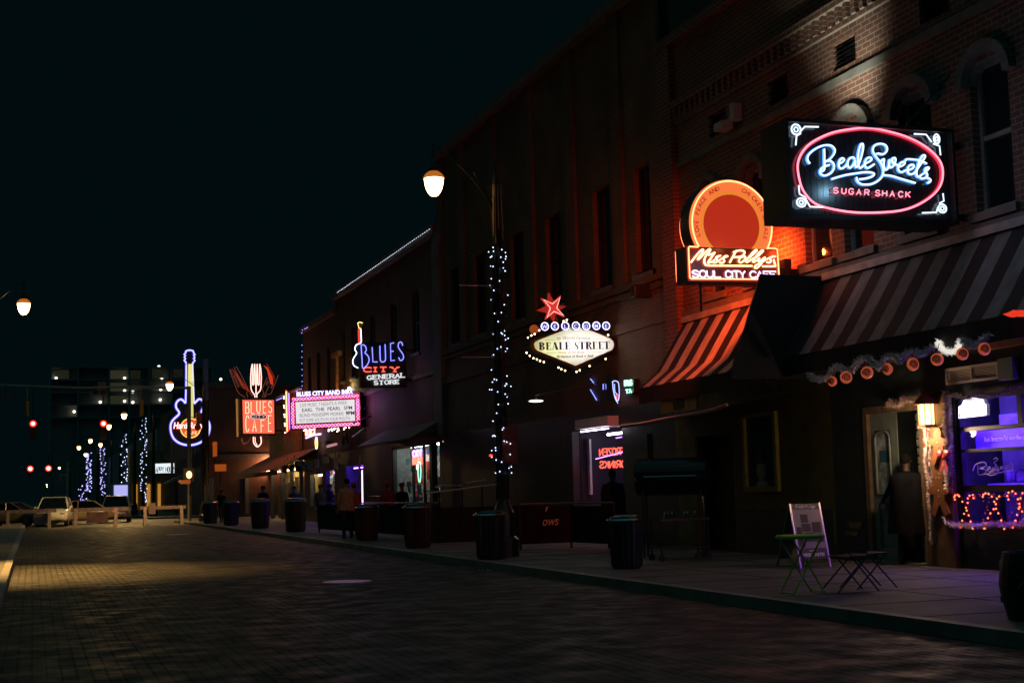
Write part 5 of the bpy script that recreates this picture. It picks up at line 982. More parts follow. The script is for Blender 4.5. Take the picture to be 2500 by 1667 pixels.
(p, q) = [(65.489,3.733),(63.446,3.768)]; MB().tube([(13.2, *p), (13.2, *q)], .06).build('tube', emat('dim pink tube', (.8, .34, .4), .6), fx)
sb = thing('hanging_sign', 'small dark hanging board lettered last chance for a beer, under the plain awning', 'sign', (12, 71, 2.9))
pp = [(69.714,3.173),(64.95,3.043),(64.978,2.558),(69.63,2.632)]; MB().prism(pp, on_x(12.4), on_x(12.44)).build('board', pmat('black board', (.02, .02, .02), .6), sb)
m = MB()
for t_, (o, e) in (('RIBS  MEAT', [(69.444,2.947),(65.306,2.873)]), ('LAST CHANCE', [(68.018,2.807),(64.973,2.767)]), ('FOR A BEER', [(67.702,2.672),(64.981,2.644)])):
    for s_ in strokes(t_.upper(), o[0], e[0], o[1], e[1], .13, .35): m.tube([(12.39, a, b) for a, b in s_], .018, 4)
m.build('lettering', pmat('pinkish letters', (.6, .4, .45), .6), sb)
MB().tube([(12.42, 70, 3.5), (12.42, 70, 2.9)], .02).tube([(12.42, 72, 3.4), (12.42, 72, 2.9)], .02).build('hanger', M_DARK, sb)
for k, (u, v, u2, v2) in enumerate(((250, 700, 310, 785), (335, 690, 398, 770), (655, 620, 705, 720), (755, 590, 830, 665), (895, 570, 940, 720))):
    ps = [(72.348,3),(70.917,2.621),(70.309,2.992),(68.885,2.641),(63.511,3.081),(62.582,2.694),(61.631,3.135),(60.309,2.834),(59.172,3.13),(58.453,2.599)][2*k:2*k+2]
    o = thing('hanging_plaque', ['round cornered brown plaque hung at the far end of the plain awning', 'brown plaque hung just left of the lettered last chance board', 'narrow two panel plaque right of the lettered last chance board', 'wide tan plaque hung over the violet tube', 'tall tan plaque hung over the violet shop doors'][k], 'plaque', (12.2, ps[0][0], 3), 'plaques hung along the shop fronts')
    MB().box(12.19, 12.22, ps[0][0], ps[1][0], ps[0][1], ps[1][1]).build('panel', pmat('tan plaque', (.42, .27, .17), .6, vary=.4, scale=4), o); MB().tube([(12.2, (ps[0][0]+ps[1][0])/2, max(ps[0][1], ps[1][1])), (12.2, (ps[0][0]+ps[1][0])/2, 3.3)], .012).build('hanger', M_DARK, o)

# ------------------------------------------------------------------ street lamps and their light strings
M_GLOBE = emat('lamp globe', (1.0, 0.60, 0.22), 15)
M_GLOBE2 = emat('bright amber lamp globe', (1.0, 0.56, 0.18), 420)
M_POLE = pmat('dark green black pole', (0.02, 0.023, 0.021), 0.38, vary=0.3, scale=5)
def lamp(label, x, y, side=-1, arm=1.35, rods=False, base=True, pole=True, gm=None):
    r = thing('street_lamp', label, 'street lamp', (x, y, 0.13), 'acorn street lamps along the street')
    if pole:
        m = MB().lathe([(.30, .0), (.30, .35), (.24, .42), (.22, .9), (.17, 1.0), (.12, 1.15), (.10, 3.0), (.075, 7.8), (.03, 7.95), (.012, 8.25)], (x, y, .13), 14)
        for a in range(0, 360, 45): m.tube([(x+.125*math.cos(math.radians(a)), y+.125*math.sin(math.radians(a)), 1.3), (x+.083*math.cos(math.radians(a)), y+.083*math.sin(math.radians(a)), 7.6)], .014, 5)
        m.build('pole', M_POLE, r)
    hx = x+side*arm
    pts = [(x, y, 6.9)]+[(x+side*arm*(1-math.cos(math.radians(t)))*.5*1.0, y, 6.9+1.75*math.sin(math.radians(t*.5+0))) for t in range(20, 181, 20)]
    MB().tube(pts+[(hx, y, 8.45), (hx, y, 8.2)], .018, 6).tube([(x, y, 7.3), (x+side*arm*.35, y, 8.1)], .012, 5).build('arm', M_POLE, r)
    g = MB().lathe([(.02, 7.56), (.075, 7.575), (.13, 7.64), (.175, 7.74), (.195, 7.85), (.205, 7.95), (.17, 7.99), (.05, 8.0)], (hx, y, 0), 18); g.build('globe', gm or M_GLOBE, r, smooth=True)
    MB().lathe([(.225, 7.93), (.215, 7.97), (.17, 8.03), (.10, 8.08)], (hx, y, 0), 18).build('collar', emat('amber halo glow', (1.0, .27, .02), .45), r, smooth=True)  # lamp's orange halo, given as emission on the hood
    MB().lathe([(.125, 8.085), (.10, 8.16), (.05, 8.24), (.04, 8.4)], (hx, y, 0), 14).build('cap', M_DARK, r, smooth=True)
    if rods:
        m = MB()
        for o_, z0_ in ((-.10, 6.75), (-.05, 6.6), (.02, 6.9), (.11, 6.7)): m.tube([(x+o_, y-.09, z0_), (x+o_*.8, y-.085, 7.85)], .012, 5)
        m.build('lamplit_streak', pmat('ochre lamplight streak', (.62, .34, .12), .5), r)  # lamplight stripes on the pole top, painted as added ochre rods
        m = MB()
        for z in (5.71, 4.22): m.tube([(x-.08, y, z), (x-.83, y, z)], .012)
        m.build('banner_rod', pmat('bare copper rod', (0.5, 0.25, 0.18), 0.35, 0.6), r)
        m = MB().box(x-.03, x+.30, y-.13, y-.11, 2.05, 2.78).box(x+.0, x+.30, y-.135, y-.115, 2.02, 2.045)
        m.build('notice_plate', pmat('faded red notice', (0.30, 0.045, 0.04), 0.6, vary=.2), r)
        word_m = MB(); 
        for t_, z in (('NO', 2.62), ('PARKING', 2.5), ('TOW', 2.2)): word_m.text(t_, (x+.135, y-.135, z), (1, 0, 0), (0, 0, 1), .085 if t_ != 'NO' else .14, 'CENTER', depth=.001)
        word_m.build('notice_lettering', pmat('brown notice print', (0.12, 0.02, 0.02), .6), r)
    return r
B_BLUE = emat('cold white fairy bulb', (0.52, 0.66, 1.0), 3.6)
B_FAR = emat('far cold white fairy bulb', (0.55, 0.62, 1.0), 3)
B_VIO = emat('violet fairy bulb', (0.45, 0.42, 1.0), 3.2)
def bulb_string(label, cat, pts, wire, r, mat_, group=None, name='light_string', extra=None):
    t = thing(name, label, cat, pts[0], group)
    if wire: MB().tube(wire, .006, 4).build('wire', M_DARK, t)
    b0 = MB().ball(pts[0], r, 8).build('bulb', mat_, t)
    for p in pts[1:]:
        b = b0.copy(); COL.objects.link(b); b.parent = t; b.location = Vector(p)-Vector(pts[0])
    return t
lamp('nearest street lamp, its pole wrapped in white fairy lights and hung with a red notice', 9.14, 27.3, rods=True, arm=1.34)
pts = []; wire = []
for i in range(600):
    t = i/599; z = 6.5-t*5.0; a = t*2*math.pi*21; rr = .135+.05*(1-z/6.5)+.02; p = (9.14+rr*math.cos(a), 27.3+rr*math.sin(a), z); wire.append(p)
    if random.random() < .16 and len(pts) < 96: pts.append((p[0]+random.uniform(-.05, .05), p[1], p[2]+random.uniform(-.06, .06)))
pts += [(9.14+random.uniform(-.2, .25), 27.15, z) for z in (6.5, 6.46, 6.4, 6.42)]
bulb_string('string of cold white fairy lights wound round the nearest lamp pole', 'light string', pts, wire, .0125, B_BLUE)
lamp('street lamp whose head glows beside the neck of the neon guitar', 9.2, 81.0, arm=1.9)
for k, (p, lb) in enumerate((((-0.34, 47.8), 'lone street lamp glowing amber high at the far left edge'), ((-1.75, 33.5), 'street lamp just outside the left edge, throwing the amber pool on the bricks'))):
    o = lamp(lb, p[0]-1.35, p[1], side=1)
    d = bpy.data.lights.new('lamp_beam', 'SPOT'); d.energy = (300, 9500)[k]; d.color = (1, .56, .16); d.spot_size = math.radians((100, 68)[k]); d.spot_blend = 1.0; d.shadow_soft_size = .12
    q = bpy.data.objects.new('lamp_beam', d); COL.objects.link(q); q.parent = o; q.location = Vector((p[0], p[1], 7.5))-o.location; q.rotation_euler = (Vector((p[0]+(1.0, 1.5)[k], p[1]-(2, 2.0)[k], 0))-Vector((p[0], p[1], 7.5))).to_track_quat('-Z', 'Y').to_euler()
def beam(o, x, y, w, deg, tx, ty):
    d = bpy.data.lights.new('lamp_beam', 'SPOT'); d.energy = w; d.color = (1, .6, .2); d.spot_size = math.radians(deg); d.spot_blend = 1.0; d.shadow_soft_size = .12
    q = bpy.data.objects.new('lamp_beam', d); COL.objects.link(q); q.parent = o; q.location = Vector((x, y, 7.5))-o.location; q.rotation_euler = (Vector((tx, ty, 0))-Vector((x, y, 7.5))).to_track_quat('-Z', 'Y').to_euler()
beam(bpy.data.objects['street_lamp.001'], 7.3, 81, 4000, 110, 4.5, 84)
far = [((6.53, 110.1), 'far street lamp just right of the red traffic lights'), ((6.22, 126.5), 'far amber lamp touching the right hand red traffic light'), ((5.8, 156.5), 'highest of the small cluster of far lamps left of the fairy light poles'), ((5.21, 176.5), 'far lamp at the left end of the small cluster'), ((7.35, 168.1), 'far yellowish lamp hanging over the second fairy light pole'), ((6.91, 203.8), 'far lamp beside the top of the leftmost fairy light pole'), ((4.8, 284), 'distant lamp beside a lit gallows bracket'), ((4.78, 368), 'distant lamp just below the bracket lamp'), ((4.2, 470), 'lower left distant lamp above the white car'), ((5.1, 560), 'lowest distant lamp above the white car roof')]
zf = {470: 6.9, 560: 6.55}
for (x, y), lb in far:
    o = lamp(lb, x+2.2 if y < 250 else x+2.0, y, arm=2.2 if y < 250 else 2.0, gm=None)
    if y < 120: beam(o, x, y, 5000, 110, x-2, y-7)
    if y > 400: o.location.z = .13-(7.81-(1.5+(7.81-1.5)*(.83 if y == 470 else .86)))
for k, (y, zt, zb, lb, n, vio) in enumerate(((127, 8.5, 1.2, 'rightmost of the far fairy light poles, by the yellow signal box', 64, 0), (155, 8.6, 1.7, 'fairy light pole second from the right in the far row', 52, 0), (203, 9.0, 2.1, 'fairy light pole second from the left in the far row', 52, 1), (254, 9.7, 1.0, 'leftmost and brightest far fairy light pole with a lit bush at its foot', 90, 1))):
    pts = []; x = 9.2
    for i in range(n):
        t = i/(n-1); z = zt-t*(zt-zb); a = i*2.1; pts.append((x+random.uniform(-.3,.3)*(1+.2*k), y+.3*math.sin(a), z+random.uniform(-.05, .05)))
    if k == 3: pts = pts[:70]+[(x-.9+random.uniform(-.8, 1.1), y+random.uniform(-.3, .3), 1.2+random.random()**2*3) for _ in range(28)]
    bulb_string(lb, 'light string', pts, [(x, y, zb), (x, y, zt)], .042+.012*k, B_VIO if vio else B_FAR, 'fairy lights on the far poles')
    MB().lathe([(.16, 0), (.12, 3), (.1, zt+.5)], (x, y, .13), 8).build('wrapped_pole', M_POLE)
    o = bpy.data.objects['wrapped_pole' if k == 0 else 'wrapped_pole.00%d' % k]; tag(o, ['dark pole inside the rightmost far fairy lights', 'dark pole inside the second far fairy lights from the right', 'dark pole inside the second far fairy lights from the left', 'dark pole rising from the lit bush'][k], 'pole', 'dark poles under the far fairy lights')
ps = [(13.08, 46.5+(62.2-46.5)*i/54, 10.63) for i in range(55)]
bulb_string('straight row of white bulbs along a dark roof edge', 'light string', ps, None, .0105, emat('white roof bulb', (.8, .85, 1.0), 5))
ps = [(13.15, 72.55, z) for z in (10.1, 9.75, 8.35, 7.65, 6.95, 6.25, 5.55)]+[(13.15, 72.4-k*.7, 10.22+.0*k) for k in (0, .9, 1.3, 1.9)]
(vx) = [(71.415,9.826),(71.397,9.19),(71.415,8.865),(71.467,8.566),(71.485,8.245),(71.432,7.924),(71.449,7.622),(71.467,7.305),(71.48,7.078),(71.737,6.945),(72.151,6.957),(72.882,6.956),(73.217,6.941),(71.229,9.955),(70.559,9.942),(70.212,9.927),(69.833,9.928)]
bulb_string('violet bulbs climbing the corner of the narrow dark building', 'light string', [(13.12, a, b) for a, b in vx], None, .028, emat('violet corner bulb', (.30, .22, 1.0), 2))
vx = [(79.428,6.884),(79.04,6.883),(78.655,6.878),(78.316,6.876),(77.937,6.877),(77.624,6.877)]
bulb_string('short row of violet bulbs along the low clapboard roof', 'light string', [(13.1, a, b) for a, b in vx], None, .035, emat('violet corner bulb', (.42, .32, 1.0), 7))
ul = thing('wall_uplight', 'bright yellow uplight washing a strip of brick left of the general store sign', 'lamp', (13.2, 60.9, 6.0))
MB().ball((13.25, 60.7, 6.12), .07, 8).ball((13.22, 60.95, 6.05), .05, 8).build('bulb', emat('hot white uplight', (1, .85, .5), 30), ul); MB().box(13.15, 13.39, 60.5, 61.1, 5.85, 5.98).build('tray', M_DARK, ul); glow('uplight_beam', ul, (13.22, 60.8, 6.3), 9, (1, .72, .25))
wp = thing('window_trim', 'orange lit window trim with a capital on the wall left of the general store sign', 'post', (13.35, 62.8, 5.8))
MB().box(13.1, 13.2, 62.7, 62.9, 5.8, 7.75).box(13.05, 13.25, 62.1, 63.7, 7.75, 7.95).build('post', pmat('orange lit trim tone', (.6, .3, .12), .6, vary=.3, scale=6), wp)  # neon-lit window trim, the orange light put into its colour
glow('trim_fill_lamp', wp, (12.6, 62.6, 6.0), 14, (1, .4, .12))  # unseen orange lamp without fixture, brightens the trim
cl_ = thing('canopy_light', 'white oval canopy light hanging in the dark under the welcome sign', 'lamp', (11.4, 31.5, 3.6))
(a_, b_) = [(11.238,3.59),(11.648,3.602)]; MB().ball(((a_[0]+b_[0])/2, 31.5, a_[1]), .16, 14, sx=1.15, sz=.18).build('lens', emat('white canopy lens', (1, .95, .9), 2.2), cl_); MB().tube([((a_[0]+b_[0])/2, 31.5, a_[1]+.02), ((a_[0]+b_[0])/2, 31.5, a_[1]+.14), (13.39, 31.5, a_[1]+.5)], .015).build('arm', M_DARK, cl_)
(p_,) = [(40.817,2.542)]; rl_ = thing('indicator_lamp', 'tiny red indicator light on the dark wall left of the fairy light pole', 'lamp', (13.3, *p_)); MB().ball((13.3, *p_), .06, 8, sy=1.6, sz=.7).build('lens', emat('red indicator', (1, .06, .04), 2), rl_); MB().box(13.31, 13.39, p_[0]-.05, p_[0]+.05, p_[1]-.05, p_[1]+.05).build('housing', M_DARK, rl_)
sc_ = thing('security_camera', 'small red lit security camera high on the brick wall between the two box signs', 'camera', (13.2, 25, 8)); (p_, q_) = [(24.695,8.682),(24.373,8.929)]
MB().box(13.05, 13.3, p_[0]-.18, p_[0]+.18, p_[1]-.07, p_[1]+.09).build('body', pmat('pale camera shell', (.5, .45, .42), .5), sc_); MB().box(13.2, 13.39, q_[0]-.08, q_[0]+.08, q_[1]-.2, q_[1]+.15).tube([(13.2, p_[0], p_[1]+.05), (13.3, q_[0], q_[1])], .03).build('mount', pmat('pale camera shell', (.5, .45, .42), .5), sc_)
# strings of far signals
M_YELB = pmat('traffic yellow', (0.62, 0.36, 0.03), 0.5)
sgp = thing('traffic_signal', 'mast arm carrying two red traffic lights over the cross street, with a one way sign', 'traffic signal', (9.3, 90, .13))
Y9 = 90
pp = [(2.911,8.424),(4.546,8.463),(6.599,8.436)]; MB().tube([(a, Y9, b) for a, b in pp], [.05, .07, .09]).tube([(9.3, Y9, 8.4), (pp[2][0], Y9, pp[2][1])], .09).tube([(9.3, Y9, .13), (9.3, Y9, 8.5)], .13).tube([(pp[0][0], Y9, pp[0][1]), (-2, Y9, 8.6)], .05).build('mast_arm', pmat('galvanised mast', (0.36, 0.33, 0.27), 0.5, .5), sgp)
for rx, ry, sz in ((253, 670, .24), (793, 670, .24)):
    (x, z) = [q for q in [(-0.029,6.219),(4.097,6.18)]][0 if rx == 253 else 1]
    h = MB().box(x-.22, x+.22, Y9-.12, Y9+.2, z-.95, z+.3).tube([(x, Y9, z+.3), (x, Y9, 8.4)], .03).build('signal_head', M_DARK, sgp)
    MB().ball((x, Y9-.15, z), .21, 14, sy=.4).build('red_halo_lens', emat('red signal', (1.0, .035, .02), 1.4), h); MB().ball((x, Y9-.25, z), .12, 10, sy=.4).build('lens_core', emat('hot red signal core', (1.0, .42, .34), 4), h)  # red halo of the signal built as a wider glowing lens
for lb, u in (('dim red signal lens low over the far road, left of the distant lamps', 0), ('second dim red signal lens beside the distant lamps', 1)):
    (x, z) = [(-0.411,6.576),(2.269,6.584)][u]
    o = thing('traffic_signal', lb, 'traffic signal', (x, 230, .13)); MB().ball((x, 229.8, z), .5, 10, sy=.4).build('red_halo_lens', emat('red signal', (1.0, .035, .02), 1.4), o); MB().ball((x, 229.5, z), .3, 10, sy=.4).build('lens_core', emat('hot red signal core', (1.0, .42, .34), 4), o); MB().box(x-.35, x+.35, 230, 230.4, z-1.2, z+.6).tube([(x, 230.2, z), (x, 230.2, z+2.2)], .08).build('signal_head', M_DARK, o)
pp = [(6.283,7.632),(6.489,7.631),(6.491,6.664),(6.285,6.665)]; MB().prism(pp, on_y(Y9-.3), on_y(Y9+.3)).tube([(6.35, Y9, 7.6), (6.35, Y9, 8.45)], .04).build('yellow_signal_back', M_YELB, sgp)
pp = [(-0.443,7.596),(-0.277,7.595),(-0.268,6.7),(-0.396,6.701)]; MB().prism(pp, on_y(Y9-.3), on_y(Y9+.3)).tube([(-.38, Y9, 7.7), (-.38, Y9, 8.6)], .04).build('yellow_signal_back', M_YELB, sgp)
pp = [(3.262,8.092),(3.478,8.245),(3.479,8.181),(4.287,8.228),(4.289,7.927),(3.48,7.97),(3.48,7.921)]; ow = MB().prism(pp, on_y(89.8), on_y(89.84)).build('one_way_sign', pmat('dim white sign', (.22, .2, .2), .6), sgp)
o_, e_ = [(3.494,8.009),(4.209,8.031)]
m = MB()
for s_ in strokes('ONE WAY', o_[0], e_[0], o_[1], e_[1], .2, .35): m.tube([(a, 89.78, b) for a, b in s_], .022, 4)
m.build('lettering', M_DARK, ow)
ss = thing('street_sign', 'blue green street name plate ending in d St., cut by the left edge', 'sign', (-1.6, 90, 7.6))
pp = [(-2.368,8.086),(-1.002,8.122),(-0.996,7.625),(-2.362,7.575)]; MB().prism(pp, on_y(89), on_y(89.04)).build('plate', pmat('dark blue plate', (0.03, 0.10, 0.13), .5), ss)
o_, e_ = [(-2.362,7.676),(-1.093,7.687)]
m = MB().text('2nd St.', (0, 0, 0), (1, 0, 0), (0, 0, 1), 1, bold=.0); xm = max(q[0] for q in m.v)
m.v = [(o_[0]+(e_[0]-o_[0])*q[0]/xm, 88.98+q[1], o_[1]+q[2]*.6) for q in m.v]; m.build('lettering', pmat('pale blue lettering', (.10, .26, .33), .5), ss); MB().tube([(-1.6, 89.1, 7.9), (-1.6, 89.1, 8.6)], .03).build('hanger', M_DARK, ss)
ts = thing('traffic_signal', 'red tinted signal head on the pole in front of the neon guitar', 'traffic signal', (9.85, 84, .13))
pp = [(9.108,6.489),(9.237,6.605),(9.275,6.465),(9.48,6.464),(9.479,5.813),(9.107,5.817)]; MB().prism(pp, on_y(84), on_y(84.3)).build('signal_head', pmat('dull red housing', (.42, .07, .04), .5, vary=.2), ts)
c_ = [(9.251,5.947),(9.197,5.623)]; MB().ball((c_[0][0], 83.97, c_[0][1]), .17, 10, sy=.3).ball((c_[1][0], 84.1, c_[1][1]), .2, 10, sy=.5).build('visor', pmat('dull red housing', (.42, .07, .04), .5), ts)
MB().tube([(9.75, 84.2, .13), (9.75, 84.2, 7.2)], .11).build('pole', M_POLE, ts)
pc_ = thing('pedestrian_signal', 'glowing orange walk signal over an arrow plate, at the street corner', 'traffic signal', (8.6, 83, .13))
(x, z) = (8.582,2.809); hd_ = MB().box(x-.3, x+.3, 83.05, 83.4, z-.38, z+.38).tube([(x+.1, 83.3, .13), (x+.1, 83.3, z)], .06).build('signal_head', M_DARK, pc_)
MB().ball((x, 83, z), .2, 12, sx=.8, sy=.3, sz=1.1).build('lit_hand', emat('orange walk signal', (1, .30, .12), 6), hd_)
pp = [(7.944,2.439),(8.078,2.549),(8.077,2.511),(8.671,2.52),(8.671,2.294),(8.077,2.285),(8.077,2.322)]; MB().prism(pp, on_y(83), on_y(83.03)).build('arrow_plate', pmat('dull brown arrow plate', (.30, .10, .05), .6), pc_)
for lb, poly, yy in (('tall orange panel on a thin pole left of the cafe sign', [(9.815,4.647),(10.068,4.674),(10.065,3.829),(9.827,3.795)], 82), ('wide two panel orange plate below the tall orange panel', [(9.922,3.364),(10.586,3.367),(10.584,2.96),(9.943,2.958)], 82), ('small square orange plate by the corner lamp pole', [(9.246,3.182),(9.424,3.194),(9.424,3.028),(9.261,3.017)], 82)):
    o = thing('road_sign', lb, 'sign', (poly[0][0], yy, .13), 'orange plates at the street corner')
    MB().prism(poly, on_y(yy), on_y(yy+.04)).build('plate', emat('orange plate with painted glow', (.9, .16, .015), .34), o); px_ = (poly[0][0]+poly[1][0])/2; MB().tube([(px_, yy+.1, .13), (px_, yy+.1, poly[0][1])], .035).build('post', M_DARK, o)  # plates are no lamps; the light they catch is given as emission
# far corner clutter across the cross street
ms = thing('marquee_sign', 'bright white letter board at the far corner below the guitar', 'sign', (9.8, 118, 4))
pp = [(9.202,4.386),(11.064,4.415),(11.085,3.493),(9.203,3.5)]; MB().prism(pp, on_y(118.02), on_y(118.6)).build('cabinet', pmat('dark teal cabinet', (.02, .12, .15), .5), ms); ip = [(9.265,4.321),(11.001,4.352),(11.022,3.547),(9.266,3.552)]
MB().prism(ip, on_y(118), on_y(118.019)).build('lit_face', emat('white far lightbox', (.85, .95, 1), 1.0), ms)
o_, e_ = [(9.336,3.625),(10.956,3.623)]
m = MB()
for t_, dz_ in (('HAPPY HOUR', 0), ('LIVE MUSIC', 1.05)):
    for s_ in strokes(t_, o_[0], e_[0], o_[1]+dz_, e_[1]+dz_, .42, .35): m.tube([(a, 117.97, b) for a, b in s_], .03, 4)
m.build('lettering', pmat('grey letters', (.3, .3, .33), .5), ms); MB().tube([(11.2, 118.3, .13), (11.2, 118.3, 4)], .08).build('post', M_DARK, ms)
cp = thing('shop_awning', 'pale grey canopy with a striped balustrade, below the neon guitar', 'awning', (11.5, 112, 4))
a_ = [(9.458,2.522),(10.551,3.106),(12.711,4.032),(12.71,3.827),(10.55,2.852)]; MB().prism(a_, on_y(112), on_y(113)).build('fascia', pmat('pale grey fascia', (.34, .33, .33), .6, vary=.2), cp)
m = MB()
for k in range(9):
    (x, z) = [q for q in [(10.319,4.547),(10.589,4.665),(10.86,4.783),(11.132,4.891),(11.403,5.01),(11.676,5.119),(11.949,5.238),(12.222,5.336),(12.496,5.435)]][k]; m.box(x-.09, x+.09, 112.4, 112.6, z-1.2, z+2.3)
m.build('balustrade', pmat('pale grey slats', (.25, .23, .22), .6), cp)
a_ = [(10.58,4.233),(12.748,5.222),(12.745,4.038),(10.579,3.212)]; MB().prism(a_, on_y(112.3), on_y(112.39)).build('panel', pmat('slate grey panel', (.14, .14, .15), .6), cp)
yb = thing('shop_unit', 'amber lit wall between two far fairy light poles', 'building', (8.6, 150, .13))
MB().box(9.6, 12.6, 150, 156, .13, 6.5).build('wall', pmat('ochre render', (.5, .33, .12), .8, vary=.3, scale=.8), yb)
for k, x in enumerate((9.9, 11.2, 12.3)): MB().box(x, x+.35, 149.9, 149.99, .4, 3.0).build('lit_panel', emat('amber lit wall patch', (1, .45, .06), .42 if k < 2 else .3), yb)  # yellow light on the wall, painted as glowing panels
bx = thing('lit_kiosk', 'small lilac lit kiosk window behind the far cars', 'building', (8, 132, .13))
(x, z) = (7.564,2.081); MB().box(x-.9, x+1.0, 132.05, 134, .13, 2.9).build('wall', M_TOW, bx); MB().box(x-.6, x+.6, 132, 132.04, z-.6, z+.7).build('lit_window', emat('lilac window', (.5, .5, 1), .9), bx)
lf = thing('shop_unit', 'dark shop row on the far side of the cross street, behind the fairy light poles', 'building', (20, 160, .13))
MB().box(12.7, 40, 156.2, 290, .1, 9).build('wall', M_TOW, lf)
gb_ = thing('gallows_bracket', 'thin lit gallows bracket standing by a distant lamp', 'post', (7, 220, .13))
pp = [(3.921,4.57),(3.916,5.271),(4.873,5.316)]; MB().tube([(a, 220, b) for a, b in pp], .09).tube([(pp[2][0], 220, .13), (pp[2][0], 220, pp[2][1]+2.0)], .13).build('frame', pmat('pale lit steel', (.7, .6, .4), .5), gb_)

# ------------------------------------------------------------------ street barriers
M_BAR = pmat('faded pinkish barrier paint', (0.42, 0.31, 0.28), 0.7, vary=0.25, scale=6)
def barrier(label, x0, x1, y, posts, extra=None):
    o = thing('street_barrier', label, 'barrier', ((x0+x1)/2, y, 0), 'wooden barriers closing the street')
    MB().box(x0, x1, y-.03, y+.03, .88, 1.07).build('rail', M_BAR, o)
    for p in posts:
        m = MB(); m.hexa([(p-.09, y-.28, 0), (p+.09, y-.28, 0), (p+.09, y-.16, 0), (p-.09, y-.16, 0)], [(p-.08, y-.09, 1.0), (p+.08, y-.09, 1.0), (p+.08, y-.031, 1.0), (p-.08, y-.031, 1.0)])
        m.hexa([(p-.09, y+.16, 0), (p+.09, y+.16, 0), (p+.09, y+.28, 0), (p-.09, y+.28, 0)], [(p-.08, y+.031, 1.0), (p+.08, y+.031, 1.0), (p+.08, y+.09, 1.0), (p-.08, y+.09, 1.0)]); m.build('leg', M_BAR, o)
    return o
o = barrier('street barrier at the left edge with a grey board hung behind it', -1.75, 1.25, 82, (-1.28, .88))
MB().box(.05, .9, 82.1, 82.14, .22, .86).build('board', pmat('grey blue board', (.16, .17, .2), .6), o)
o = barrier('middle street barrier with a pinkish panel under its rail', 2.0, 5.15, 82, (2.27, 4.42))
MB().box(2.85, 4.0, 81.95, 82.02, .22, .84).build('board', pmat('dull pink board', (.24, .13, .14), .6, vary=.4, scale=2), o)
o = barrier('street barrier nearest the corner with a small notice on its rail', 5.75, 8.3, 82, (6.02, 8.05))
MB().box(6.22, 6.6, 81.9, 81.96, .62, 1.24).build('notice', pmat('pale pink notice', (.42, .3, .28), .7), o)
